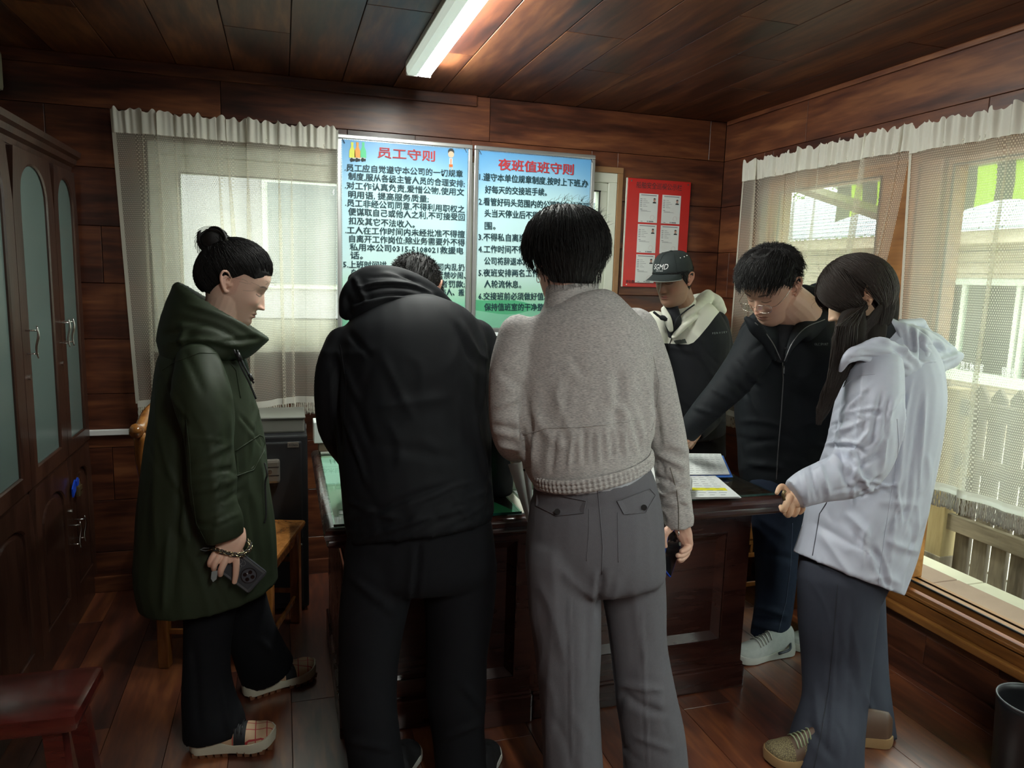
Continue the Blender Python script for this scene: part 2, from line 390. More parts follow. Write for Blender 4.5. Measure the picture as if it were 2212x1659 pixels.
# ---- tube lamp
def lamp(x, y0, y1, label, second_on=False):
    mOn = mTubeRear if second_on else mTubeOn
    t = empty('ceiling_light', (x, (y0+y1)/2, ZC), label, 'light')
    MB().box(x-.054, x+.054, y0-.01, y1+.01, ZC-.022, ZC, .004).build('housing', mWhite, t)
    for i, (cx, mm) in enumerate(((x-.027, mOn if second_on else mTubeOff), (x+.027, mOn))):
        poly = [(-.0245, 0), (.0245, 0), (.0245, -.018), (.018, -.032), (-.018, -.032), (-.0245, -.018)]
        MB().prism(poly, lambda u, v, w, cx=cx: (cx+u, w, ZC-.022+v), y0, y1).build('diffuser', mm, t)
        for ya, yb in ((y0-.008, y0), (y1, y1+.008)): MB().box(cx-.0255, cx+.0255, ya, yb, ZC-.056, ZC-.02, .003).build('end_cap', mWhite, t)
    place(t, x, (y0+y1)/2, ZC)
    return t
lamp(.553, 2.02, 3.17, 'twin strip ceiling light with its right tube lit', False)
lamp(.575, -.9, .25, 'second twin strip ceiling light behind the viewer', True)
# ---- notices
mPoster, nt, b = new_mat('notice_print')
N, L = nt.nodes, nt.links
tc = N.new('ShaderNodeUVMap'); tc.uv_map = 'UVMap'; sx = N.new('ShaderNodeSeparateXYZ'); L.new(tc.outputs[0], sx.inputs[0])
rp = N.new('ShaderNodeValToRGB'); L.new(sx.outputs[1], rp.inputs['Fac'])
cs = [(0, srgb(95, 200, 150)), (.10, srgb(110, 205, 165)), (.20, srgb(180, 225, 200)), (.33, srgb(208, 240, 238)), (.75, srgb(198, 238, 246)), (.90, srgb(140, 195, 230)), (1, srgb(95, 160, 215))]
rp.color_ramp.elements[0].color = (*cs[0][1], 1); rp.color_ramp.elements[1].color = (*cs[-1][1], 1)
for p_, c_ in cs[1:-1]:
    e = rp.color_ramp.elements.new(p_); e.color = (*c_, 1)
sph = N.new('ShaderNodeVectorMath'); sph.operation = 'DISTANCE'; sph.inputs[1].default_value = (.5, .6, 0); L.new(tc.outputs[0], sph.inputs[0])
mr = N.new('ShaderNodeMapRange'); mr.inputs['From Min'].default_value = .35; mr.inputs['From Max'].default_value = .72; L.new(sph.outputs['Value'], mr.inputs['Value'])
gt = N.new('ShaderNodeMapRange'); gt.inputs['From Min'].default_value = .30; gt.inputs['From Max'].default_value = .8; L.new(sx.outputs[1], gt.inputs['Value'])
ml = N.new('ShaderNodeMath'); ml.operation = 'MULTIPLY'; L.new(mr.outputs[0], ml.inputs[0]); L.new(gt.outputs[0], ml.inputs[1])
mx = N.new('ShaderNodeMix'); mx.data_type = 'RGBA'; mx.inputs['B'].default_value = (*srgb(92, 160, 214), 1)
L.new(ml.outputs[0], mx.inputs['Factor']); L.new(rp.outputs['Color'], mx.inputs['A']); L.new(mx.outputs['Result'], b.inputs['Base Color'])
setp(b, rough=.42)
mHill1 = plain('notice_green', srgb(92, 190, 140), .45); mHill2 = plain('notice_pale_green', srgb(140, 212, 178), .45)
mHalo = mPaper
YN = YB-.062
def zoom2(u, v): return 720+u/3.529, 270+v/3.529
def notice(x0, x1, z0, z1, label, lines, title):
    t = empty('notice_board', ((x0+x1)/2, YN, z0), label, 'notice')
    mb = MB(); y0, y1 = YN-.006, YN+.010
    for r in ((x0, x1, z1-.020, z1), (x0, x1, z0, z0+.020), (x0, x0+.020, z0+.02, z1-.02), (x1-.020, x1, z0+.02, z1-.02)): mb.box(r[0], r[1], y0, y1, r[2], r[3], .004)
    mb.build('frame', mAlu, t)
    s = MB().grid(np.array([[(x0+.015, YN, z0+.015), (x0+.015, YN, z1-.015)], [(x1-.015, YN, z0+.015), (x1-.015, YN, z1-.015)]]))
    s.build('print_sheet', mPoster, t, uv=[(0, 0), (0, 1), (1, 0), (1, 1)])
    MB().box(x0+.012, x1-.012, YN+.002, YN+.008, z0+.012, z1-.012).build('backing', mGreyMetal, t)
    # beaded inner edge
    mb = MB(); k = int((x1-x0-.04)/.008)
    for i in range(k):
        x = x0+.022+i*.008
        for z in (z1-.024, z0+.020): mb.box(x, x+.004, YN-.003, YN-.0005, z, z+.004)
    for i in range(int((z1-z0-.04)/.008)):
        z = z0+.022+i*.008
        for x in (x0+.020, x1-.024): mb.box(x, x+.004, YN-.003, YN-.0005, z, z+.004)
    mb.build('beading', mAlu, t)
    # printed hills
    for (c0, c1, h0, h1, mm, dy) in ((.0, 1.0, .16, .06, mHill1, .0006), (.0, 1.0, .075, .12, mHill2, .0009)):
        n = 14; top = [(x0+.02+(x1-x0-.04)*i/n, z0+.02+h0+(h1-h0)*i/n+.018*math.sin(i*.55+h0*30)) for i in range(n+1)]
        poly = [(x1-.02, z0+.02), (x0+.02, z0+.02)]+top
        MB().prism(poly, lambda u, v, w: (u, w, v), YN-dy-.0004, YN-dy).build('printed_hill', mm, t)
    for s_, (a, b_), (c, d), mm, sz, bo in lines:
        A = P(*zoom2(a, b_), YN-.002); Bp = P(*zoom2(c, d), YN-.002)
        ux = Bp-A; wd = np.linalg.norm(ux); ux /= wd; uz = np.cross((0, -1, 0), ux)*-1
        uz = np.array([-ux[2], 0, ux[0]])
        text(s_, A-uz*sz*.40-np.array([0, .0008, 0]), ux, uz, width=wd, size=sz, mats=mm, parent=t, bold=bo)
    return t
K = mTeal
L1 = [('员工守则', (338, 207), (772, 238), mRedInk, .053, .045)]+[(a, b, c, K, .0365, .042) for a, b, c in [
 ('.员工应自觉遵守本公司的一切规章', (85, 322), (985, 372)), ('制度,服从各级主管人员的合理安排;', (115, 388), (1000, 447)), ('.对工作认真负责,爱惜公物,使用文', (87, 457), (995, 512)),
 ('明用语, 提高服务质量;', (115, 527), (725, 563)), ('.员工非经公司同意,不得利用职权之', (90, 590), (1000, 642)), ('便谋取自己或他人之利,不可接受回', (115, 658), (1000, 702)),
 ('扣及其它不法收入。', (117, 727), (620, 757)), ('.工人在工作时间内未经批准不得擅', (90, 798), (1000, 832)), ('自离开工作岗位;除业务需要外不得', (122, 864), (1000, 895)),
 ('私用本公司0315-5108021救援电', (125, 928), (990, 958)), ('话。', (130, 990), (225, 995)), ('5.上班时间讲', (75, 1060), (405, 1067)), ('公司内乱扔', (738, 1078), (998, 1085)),
 ('杂物', (135, 1125), (228, 1127)), ('严禁吵闹、', (790, 1143), (1008, 1146)), ('贴画', (135, 1190), (228, 1190)), ('者罚款;', (815, 1210), (1000, 1212)), ('伤人、搬', (815, 1272), (995, 1274))]]
L2 = [('夜班值班守则', (1257, 298), (1828, 340), mRedInk, .058, .05)]+[(a, b, c, K, .040, .042) for a, b, c in [
 ('1.遵守本单位规章制度,按时上下班,办', (1112, 392), (1940, 447)), ('好每天的交接班手续。', (1155, 490), (1625, 512)), ('2.看管好码头范围内的公司财产,注意码', (1107, 580), (1945, 622)),
 ('头当天停业后不得让', (1152, 670), (1615, 692)), ('围。', (1152, 766), (1235, 768)), ('3.不得私自离岗,', (1105, 851), (1475, 862)), ('4.工作时间不得私', (1105, 944), (1510, 950)),
 ('公司将辞退本人', (1150, 1034), (1490, 1042)), ('5.夜班安排两名工作', (1105, 1124), (1565, 1130)), ('人轮流休息。', (1150, 1210), (1430, 1215)), ('6.交接班前必须做好值班', (1105, 1303), (1650, 1306)), ('保持值班室的干净整', (1150, 1386), (1600, 1388))]]
n1 = notice(P(727, 292, YN)[0], P(1021, 318, YN)[0], 1.222, 2.128, 'framed staff rules notice, left of the pair, with red title', L1, 0)
n2 = notice(P(1025, 318, YN)[0], P(1286, 341, YN)[0], 1.222, 2.128, 'framed night shift rules notice, right of the pair, with red title', L2, 0)
# printed emblem of three bottles and a small child figure
fy = lambda u, v, w: (u, w, v)
for i, (px, col) in enumerate(((144, (.75, .80, .08)), (184, (.85, .35, .05)), (228, (.10, .65, .30)))):
    c = P(*zoom2(px, 190), YN); mm = plain('emblem_ink_%d' % i, col, .5)
    poly = [(c[0]-.014, c[2]-.035), (c[0]+.014, c[2]-.035), (c[0]+.013, c[2]-.005), (c[0]+.005, c[2]+.014), (c[0]+.006, c[2]+.034), (c[0]-.006, c[2]+.034), (c[0]-.005, c[2]+.014), (c[0]-.013, c[2]-.005)]
    MB().prism(poly, fy, YN-.0024, YN-.002).build('emblem', mm, n1)
    MB().prism([(c[0]+.012*math.cos(a*.5236)-.000, c[2]-.045+.008*math.sin(a*.5236)+.003*math.sin(a*2.1)) for a in range(12)], fy, YN-.0030, YN-.0026).build('emblem', mInk, n1)
MB().box(P(*zoom2(128, 255), YN)[0], P(*zoom2(245, 255), YN)[0], YN-.0018, YN-.0014, P(*zoom2(185, 262), YN)[2], P(*zoom2(185, 215), YN)[2]).build('emblem', mPaper, n1)
def disc(cx, cz, rx, rz, y, mm, n=20): return MB().prism([(cx+rx*math.cos(i*2*math.pi/n), cz+rz*math.sin(i*2*math.pi/n)) for i in range(n)], fy, y-.0004, y).build('drawing', mm, n1)
c = P(*zoom2(897, 225), YN); mSk = plain('drawn_skin', srgb(240, 205, 175), .6); mOr = plain('drawn_orange', srgb(225, 120, 50), .6)
disc(c[0], c[2]+.012, .0155, .016, YN-.0014, mInk); disc(c[0], c[2], .0145, .015, YN-.0020, mSk)
MB().box(c[0]-.008, c[0]+.008, YN-.0020, YN-.0014, c[2]-.046, c[2]-.017).build('drawing', mPaper, n1)
MB().box(c[0]-.002, c[0]+.002, YN-.0026, YN-.0020, c[2]-.044, c[2]-.020).build('drawing', mOr, n1)
MB().box(c[0]-.009, c[0]+.009, YN-.0026, YN-.0020, c[2]-.058, c[2]-.046).build('drawing', mOr, n1)
for sx_ in (-.006, .006): MB().box(c[0]+sx_-.002, c[0]+sx_+.002, YN-.0026, YN-.0020, c[2]-.076, c[2]-.058).build('drawing', mSk, n1)
for px, py in ((78, 118), (1008, 190), (1120, 205), (1970, 270)):
    c = P(*zoom2(px, py), YN-.006); MB().tube([c+np.array([-.006, 0, .008]), c, c+np.array([.006, 0, -.012])], .0015, 5).build('clip', mBlackPl, n1 if px < 1050 else n2)
for t_ in (n1, n2): place(t_, *t_.location)
# red board
mRed = plain('red_acrylic', srgb(200, 38, 34), .38)
rb = empty('notice_board', (1.95, YB-.02, 1.47), 'red safety inspection board holding white certificate sheets', 'notice')
rx0, rx1, rz0, rz1 = 1.747, 2.125, 1.468, 2.038
MB().box(rx0, rx1, YB-.014, YB-.004, rz0, rz1, .002).build('board', mRed, rb)
MB().box(rx0-.006, rx0, YB-.014, YB-.003, rz0, rz1, .001).build('board_edge', mPVC, rb)
YR = YB-.0148
A = P(1375, 397, YR); Bp = P(1473, 405, YR)
text('船舶安全巡视公示栏', (A[0], YR, A[2]-.018), (1, 0, 0), (0, 0, 1), width=Bp[0]-A[0], size=.036, mats=mInk, parent=rb, bold=.0)
A = P(1352, 607, YR)
text('单位:唐山湾船舶管理处安全科', (A[0], YR, A[2]-.010), (1, 0, 0), (0, 0, 1), width=.20, size=.02, mats=mInk, parent=rb, bold=.01)
mFace = plain('photo_skin', srgb(190, 150, 135), .6); mGr = plain('grey_print', (.22, .23, .25), .7); mStamp = plain('stamp_ring', srgb(200, 170, 170), .7)
for r in range(3):
    for c_ in range(2):
        x0 = 1.818+c_*.137; z1 = 1.962-r*.160; s = MB().box(x0, x0+.112, YR-.001, YR, z1-.150, z1).build('certificate', mPaper, rb)
        mb = MB(); y0, y1 = YR-.0016, YR-.0011
        mb.box(x0+.010, x0+.102, y0, y1, z1-.010, z1-.006)
        for k in range(5): mb.box(x0+.006, x0+.018, y0, y1, z1-.030-k*.0095, z1-.027-k*.0095); mb.box(x0+.024, x0+.040+.02*((k*7) % 3)/2, y0, y1, z1-.0292-k*.0095, z1-.0275-k*.0095)
        mb.box(x0+.008, x0+.020, y0, y1, z1-.083, z1-.080); mb.box(x0+.012, x0+.050, y0, y1, z1-.088, z1-.0865); mb.box(x0+.012, x0+.072, y0, y1, z1-.0925, z1-.091)
        mb.box(x0+.062, x0+.090, y0, y1, z1-.147, z1-.141); mb.box(x0+.052, x0+.058, y0, y1, z1-.147, z1-.141); mb.box(x0+.014, x0+.026, y0, y1, z1-.146, z1-.1435)
        stuff(mb.build('printed_text', mGr, s))
        th = np.linspace(0, 2*math.pi, 25)[:-1]
        MB().tube([(x0+.082+.012*math.cos(a), y1-.0003, z1-.123+.012*math.sin(a)) for a in th], .0005, 4, closed=True).build('stamp', mStamp, s)
        ph = MB(); cx, cz = x0+.090, z1-.032
        ph.prism([(cx+.0065*math.cos(a), cz+.009*math.sin(a)) for a in th[::2]], fy, y0-.0004, y0).build('portrait', mFace, s)
        MB().prism([(cx+.007*math.cos(a), cz+.005+.006*math.sin(a)) for a in th[:13:2]], fy, y0-.0008, y0-.0004).prism([(cx-.011, cz-.016), (cx+.011, cz-.016), (cx+.008, cz-.009), (cx-.008, cz-.009)], fy, y0-.0008, y0-.0004).build('portrait', mInk, s)
for x, z in ((rx0+.02, rz1-.015), (rx1-.02, rz1-.015), (rx0+.02, rz0+.012)):
    MB().tube([(x, YR+.001, z), (x, YR-.003, z)], .004, 8).build('screw', mChrome, rb)
place(rb, 1.95, YB-.02, 1.468)
for i, (px, py) in enumerate(((1460, 540), (1538, 405), (1525, 541), (920, 212))):
    pass
# ---- curtains
def curtain(label, P0, ux, nrm, w_top, z_top, z_bot, shape, nfold, name='curtain', head=.095, fringe=.075, amp=.018, trimL=True, seed=0, group=None):
    """P0 top-left, ux along, nrm towards the room; shape(s,t)-> (ds along, dz) lets the cloth sweep; s,t in 0..1"""
    r = np.random.default_rng(seed); ux = np.array(ux, float); nrm = np.array(nrm, float)
    ns, nt_ = 480, 30; fp = r.uniform(.04, .96, int(nfold*2.2)); fd_ = r.uniform(-.05, .05, len(fp)); fw_ = r.uniform(.010, .018, len(fp))/w_top; fs_ = r.choice([-1, 1], len(fp)); ph = r.uniform(0, 6.28, 8); fr_ = nfold*np.array([1, 1.7, 2.9, .6]); am = np.array([1, .6, .25, .8])
    def wave(s, k=1.0): return sum(a*np.sin(2*math.pi*f*s+p) for a, f, p in zip(am, fr_, ph))/1.8
    def sharp(s): return np.sign(wave(s))*np.abs(wave(s))**.7
    def surf(S, T, zt, zb):
        ds, dz = shape(S, T)
        z = zt+(zb-zt)*T+dz
        off = amp*(.55+.75*T)*sharp(S)
        for a_, b_, c_, e_ in zip(fp, fd_, fw_, fs_):      # pleats where the cloth doubles over itself
            u = (S-a_-b_*T)/c_; g_ = np.exp(-u*u)*(.35+.65*np.minimum(1, T*3)); ds = ds-2.6*c_*w_top*u*g_; off = off+.007*e_*u*g_+.004*g_
        return np.array(P0)[None, None, :]+(S*w_top+ds)[..., None]*ux+(z-P0[2])[..., None]*np.array([0, 0, 1.0])+(off+.03)[..., None]*nrm
    root = empty(name, P0, label, 'curtain', group)
    S, T = np.meshgrid(np.linspace(0, 1, ns), np.linspace(0, 1, nt_), indexing='ij')
    th = head/(z_top-z_bot)
    G = surf(S, th*.8+T*(1-th*.8), z_top, z_bot)
    du = np.linalg.norm(np.diff(G[:, nt_//2], axis=0), axis=1); uc = np.concatenate([[0], np.cumsum(du)])
    uv = np.stack([np.repeat(uc[:, None], nt_, 1), (z_top-z_bot)*T], -1).reshape(-1, 2)
    MB().grid(G).build('lace_panel', mLace, root, smooth=True, uv=uv)
    # gathered cotton header
    S2, T2 = np.meshgrid(np.linspace(-.004, .9999, 520), np.linspace(0, 1, 10), indexing='ij')
    g = S2*w_top; ru = .006*np.sin(g*120+2*np.sin(g*31))+.004*np.sin(g*251+1.3)+.003*np.sin(g*77)
    H = surf(S2, T2*th, z_top, z_bot); H[..., 2] += (1-T2)*(.008*np.sin(g*95+1.5*np.sin(g*40))+.004*np.sin(g*210))
    H += (ru*(1-abs(T2-.25)*.6)+.006)[..., None]*nrm
    MB().grid(H).build('header', mHead, root, smooth=True)
    # trims
    S3 = np.linspace(0, 1, 400); a = surf(S3[:, None], np.array([[1.0]]), z_top, z_bot)[:, 0]
    mb = MB(); strip = np.stack([a+np.array([0, 0, .012]), a+np.array([0, 0, -.004]), a+np.array([0, 0, -.018])], 1)+.003*nrm
    MB().grid(strip).build('hem_band', mHead, root, smooth=True)
    k = int(w_top*1.25/.0075)
    for i in range(k):
        s = (i+.5)/k; p = a[int(s*399)]+np.array([0, 0, -.016])
        ln = fringe-.016+r.uniform(-.006, .004); tw = r.uniform(0, 6)
        pts = [p+np.array([0, 0, -ln*j/6])+.0012*math.sin(tw+j*1.7)*nrm+ux*.0010*math.cos(tw+j*2.3) for j in range(7)]
        mb.tube(pts, [.0024, .0030, .0027, .0032, .0028, .0032, .0030], 5)
    stuff(mb.build('fringe', mFringe, root, smooth=True))
    if trimL:
        e = surf(np.array([[0.0], [.004]]), np.linspace(0, 1, 60)[None, :], z_top, z_bot)[0]
        MB().grid(np.stack([e-ux*.008, e+ux*.008+.003*nrm], 1)).build('side_band', mFringe, root, smooth=True)
    place(root, *P0)
    return root
curtain('cream lace curtain with long fringe over the window left of the notices', (-.672, YB-.045, 2.150), (1, 0, 0), (0, -1, 0), .925, 2.150, .892,
        lambda S, T: (.045*T*(1-S)-.02*T*S, .010*np.sin(S*9)*T), 4.2, seed=3)
# right wall curtains, u runs from the corner towards the camera (-Y)
curtain('cream lace curtain nearest the room corner on the big right window', (XR-.055, 3.30, 2.108), (0, -1, 0), (-1, 0, 0), 1.03, 2.108, .835,
        lambda S, T: (-.27*np.power(T, 1.5)*np.clip(S, 0, 1)**2.2+.0*T, 0*S), 4.6, seed=5, group='lace curtains on the right window')
curtain('cream lace curtain nearest the viewer on the big right window', (XR-.055, 2.275, 2.095), (0, -1, 0), (-1, 0, 0), 1.35, 2.095, .815,
        lambda S, T: (.06*T*(1-S)+.0*T, -.02*np.sin(S*5)*T+.03*S*T), 3.4, seed=9, group='lace curtains on the right window')
# ================================================================== FURNITURE
# ---- tall cabinet on the left
XF = -.83
cab = empty('cabinet', (-1.06, 2.9, 0), 'tall dark walnut cabinet with arched frosted glass doors at the left', 'cabinet')
MB().box(-1.29, XF-.022, 2.30, 3.60, .09, 1.90, .004).build('body', mCab, cab)
MB().box(-1.29, XF-.012, 2.30, 3.60, 0, .088, .003).build('plinth', mCab, cab)
mb = MB()
prof = [(0, 1.885), (.006, 1.885), (.010, 1.905), (.026, 1.915), (.030, 1.935), (.044, 1.945), (.048, 1.966), (0, 1.972)]
mb.prism([(XF-.025+a, z) for a, z in prof]+[(-1.29, 1.972), (-1.29, 1.885)], lambda u, v, w: (u, w, v), 2.28, 3.615); mb.build('cornice', mCab, cab)
mFrost, nt, b = new_mat('frosted_glass'); setp(b, col=srgb(94, 110, 106), rough=.22, spec=.6)
def arch(y0, y1, z0, zs, rise, n=14):
    pts = [(y0, z0), (y1, z0), (y1, zs)]
    for i in range(1, n):
        t = math.pi*i/n; pts.append(((y0+y1)/2+(y1-y0)/2*math.cos(t), zs+rise*math.sin(t)**.8))
    return pts+[(y0, zs)]
def door(y0, y1, z0, z1, gy0, gy1, gz0, gzs, rise, glazed, name='door'):
    fx = lambda u, v, w: (w, u, v); n = 14
    inner = arch(gy0, gy1, gz0, gzs, rise, n)
    # frame with an arched opening: bridge outer rectangle to the inner outline
    bm = bmesh.new(); X0, X1 = XF-.020, XF
    def loop(pts, x): return [bm.verts.new((x, a, z)) for a, z in pts]
    outer = [(y0, z0), (y1, z0), (y1, gzs)]+[(y1+(y0-y1)*i/n, z1) for i in range(1, n)]+[(y0, gzs)]
    of, ob = loop(outer, X1), loop(outer, X0); inf, inb = loop(inner, X1-.004), loop(inner, X0)
    inm = loop([( (gy0+gy1)/2+(a-(gy0+gy1)/2)*1.06, (gz0+gzs)/2+(z-(gz0+gzs)/2)*1.012) for a, z in inner], X1)
    k = len(outer)
    for i in range(k):
        j = (i+1) % k
        for (p, q) in ((of, inm), (inm, inf), (inf, inb), (ob, of)):
            try: bm.faces.new((p[i], p[j], q[j], q[i]))
            except ValueError: pass
    me = bpy.data.meshes.new(name); bmesh.ops.recalc_face_normals(bm, faces=bm.faces); bm.to_mesh(me); bm.free(); me.materials.append(mCab)
    d = bpy.data.objects.new(name, me); C.objects.link(d); d.parent = cab
    if glazed:
        MB().prism(inner, fx, XF-.014, XF-.010).build('pane', mFrost, d)
    else:
        ins = [((gy0+gy1)/2+(a-(gy0+gy1)/2)*.80, (gz0+gzs)/2+(z-(gz0+gzs)/2)*.93) for a, z in inner]
        MB().prism(inner, fx, XF-.020, XF-.012).build('panel', mCab, d)
        MB().prism(ins, fx, XF-.012, XF-.003).build('raised_panel', mCab, d)
    return d
def bow_handle(parent, y, z, l=.11, w=.034, name='handle', x=None):
    x = XF if x is None else x
    pts = [(x, y, z+l*.38), (x+w*.7, y, z+l*.38), (x+w, y, z+l*.34)]+[(x+w+.006*math.sin(t), y+.004*math.sin(t*2), z+l*.34-l*.68*i/8) for i, t in enumerate(np.linspace(0, math.pi, 9))]+[(x+w*.7, y, z-l*.38), (x, y, z-l*.38)]
    mb = MB().tube([(x-.004, y, z+l*.36), (x+w, y, z+l*.36)], .0028, 6).tube([(x-.004, y, z-l*.36), (x+w, y, z-l*.36)], .0028, 6)
    mb.tube([(x+w+.007*math.sin(math.pi*i/12*2)*.6, y, z+l*.5-l*i/12) for i in range(13)], [.0022+.0028*math.sin(math.pi*i/12) for i in range(13)], 8)
    return mb.build(name, mChrome, parent, smooth=True)
edges = [(2.32, 2.80), (2.804, 3.258), (3.262, 3.598)]
for k, (a, b_) in enumerate(edges):
    gy0, gy1 = a+.085, b_-.085
    if k == 2: gy0, gy1 = a+.062, b_-.062
    d = door(a, b_, .735, 1.878, gy0, gy1, .795, 1.70, .135, True)
    if k == 1: bow_handle(d, a+.035, 1.235); bow_handle(d, b_-.028, 1.235)
    if k == 2: bow_handle(d, a+.028, 1.235)
    if k == 0: bow_handle(d, a+.035, 1.235)
    for yy in ((a+.035, b_-.02) if k == 1 else ()):
        MB().tube([(XF-.002, yy, 1.115), (XF+.008, yy, 1.115)], .009, 12).build('lock', mChrome, d, smooth='auto')
    d = door(a, b_, .105, .725, gy0, gy1, .175, .56, .085, False)
    if k == 1: bow_handle(d, b_-.035, .42)
    if k == 2: bow_handle(d, a+.035, .42)
    if k == 1: MB().tube([(XF-.002, b_-.02, .515), (XF+.008, b_-.02, .515)], .007, 10).build('lock', mChrome, d, smooth='auto')
place(cab, -1.06, 2.9, 0)
mBrass = plain('lock_brass', srgb(120, 105, 75), .35, metal=.7)
pl = empty('padlock', (XF+.02, 3.30, .60), 'small brass padlock hanging on the lower cabinet doors', 'padlock')
MB().box(XF+.010, XF+.026, 3.285, 3.330, .590, .632, .004).build('lock_body', mBrass, pl)
MB().tube([(XF+.018, 3.295, .630), (XF+.018, 3.295, .650)]+[(XF+.018, 3.3075-.0125*math.cos(t), .650+.013*math.sin(t)) for t in np.linspace(0, math.pi, 8)]+[(XF+.018, 3.320, .630)], .0032, 6).build('shackle', mChrome, pl, smooth=True)
MB().box(XF+.0262, XF+.0272, 3.297, 3.322, .608, .614).build('engraving', mChrome, pl); place(pl, XF+.018, 3.30, .59); pl.location.z -= .03
kt = empty('key_tag', (XF+.02, 3.27, .62), 'blue plastic key tag hanging beside the padlock', 'tag')
mBlue = plain('blue_plastic', srgb(25, 70, 190), .35)
MB().prism([(3.225, .605), (3.262, .622), (3.275, .650), (3.262, .668), (3.240, .655), (3.220, .640)], lambda u, v, w: (w, u, v), XF+.012, XF+.018).prism([(3.262, .64), (3.285, .642), (3.292, .662), (3.275, .674), (3.258, .662)], lambda u, v, w: (w, u, v), XF+.019, XF+.024).build('tag_body', mBlue, kt); place(kt, XF+.015, 3.25, .605); kt.location.z -= .03
# ---- stool, bottom left
st = empty('stool', (-.66, 1.93, 0), 'glossy red brown wooden stool in the bottom left corner', 'stool')
ang = -.05
def rot2(x, y, a=ang, cx=-.66, cy=1.93): return (cx+(x-cx)*math.cos(a)-(y-cy)*math.sin(a), cy+(x-cx)*math.sin(a)+(y-cy)*math.cos(a))
mb = MB().box(-.865, -.470, 1.815, 2.055, .402, .450, .021)
mb.v = [(*rot2(x, y), z-.006*(abs(x+.667)/.2)**2*-1) for x, y, z in mb.v]; mb.build('seat', mStool, st, smooth='auto')
for sx_, sy_ in ((-1, -1), (1, -1), (-1, 1), (1, 1)):
    xt, yt = -.667+sx_*.135, 1.935+sy_*.075; xb, yb = xt+sx_*.035, yt+sy_*.03; w = .021
    vs = [(*rot2(xt+a*w, yt+b_*w), .405) for a, b_ in ((-1, -1), (1, -1), (1, 1), (-1, 1))]+[(*rot2(xb+a*w*.85, yb+b_*w*.85), 0) for a, b_ in ((-1, -1), (1, -1), (1, 1), (-1, 1))]
    MB().add(vs, [(0, 1, 2, 3), (7, 6, 5, 4)]+[(i, 4+i, 4+(i+1) % 4, (i+1) % 4) for i in range(4)]).build('leg', mStool, st)
for yy in (-.085, .085):
    mb = MB().box(-.80, -.534, 1.935+yy-.010, 1.935+yy+.010, .145, .175, .003); mb.v = [(*rot2(x, y), z) for x, y, z in mb.v]; mb.build('stretcher', mStool, st)
place(st, -.66, 1.93, 0)
# ---- wooden armchair
def armchair(label, cx, cy, a):
    t = empty('wooden_chair', (cx, cy, 0), label, 'chair')
    ca, sa = math.cos(a), math.sin(a)
    W = lambda p: (cx+p[0]*ca-p[1]*sa, cy+p[0]*sa+p[1]*ca, p[2])
    def B(name, x0, x1, y0, y1, z0, z1, c=.004, m=mChair):
        mb = MB().box(x0, x1, y0, y1, z0, z1, c); mb.v = [W(p) for p in mb.v]; return mb.build(name, m, t)
    def Tb(name, pts, r, n=10, flat=1.0, up=None):
        pts = np.array(pts, float)
        tt = np.linspace(0, len(pts)-1, len(pts)*4); q = np.stack([np.interp(tt, range(len(pts)), pts[:, k]) for k in range(3)], 1)
        for _ in range(3): q[1:-1] = (q[:-2]+2*q[1:-1]+q[2:])/4
        rr = np.interp(tt, range(len(pts)), np.broadcast_to(r, (len(pts),)))
        mb = MB().tube(q, rr, n, flat=flat, up=up); mb.v = [W(p) for p in mb.v]; return mb.build(name, mChair, t, smooth=True)
    B('seat', -.215, .235, -.215, .215, .425, .450, .010)
    for y in (-.205, .185): B('apron', -.20, .20, y, y+.02, .36, .425)
    B('apron', .185, .205, -.19, .19, .36, .425)
    for x, y in ((.195, -.19), (.195, .19), (-.195, -.19), (-.195, .19)):
        B('leg', x-.020, x+.020, y-.020, y+.020, 0, .425, .005)
    for y in (-.20, .18):
        for k, z in enumerate((.13, .27, .33)): B('stretcher', -.18, .18, y+.006, y+.016, z, z+.022)
        for k in range(5): B('lattice_bar', -.15+k*.07, -.138+k*.07, y+.008, y+.014, .285, .335, .001)
    B('stretcher', .188, .200, -.18, .18, .10, .125)
    for y in (-.19, .19): Tb('back_post', [(-.195, y, .43), (-.225, y, .62), (-.255, y*1.02, .80), (-.245, y*1.10, .905)], [.019, .018, .017, .020])
    Tb('crest_rail', [(-.235, -.255, .935), (-.245, -.235, .915), (-.25, -.20, .915), (-.262, -.12, .955), (-.268, 0, .975), (-.262, .12, .955), (-.25, .20, .915), (-.245, .235, .915), (-.235, .255, .935)], [.019, .026, .020, .022, .026, .022, .020, .026, .019])
    B('splat', -.262, -.248, -.055, .055, .45, .96, .004)
    for y in (-.125, .125): Tb('spindle', [(-.215, y, .45), (-.245, y, .70), (-.262, y, .945)], .009)
    place(t, cx, cy, 0)
    return t
armchair('orange wooden chair with scrolled crest rail behind the woman in the green parka', -.205, 2.985, -.28)
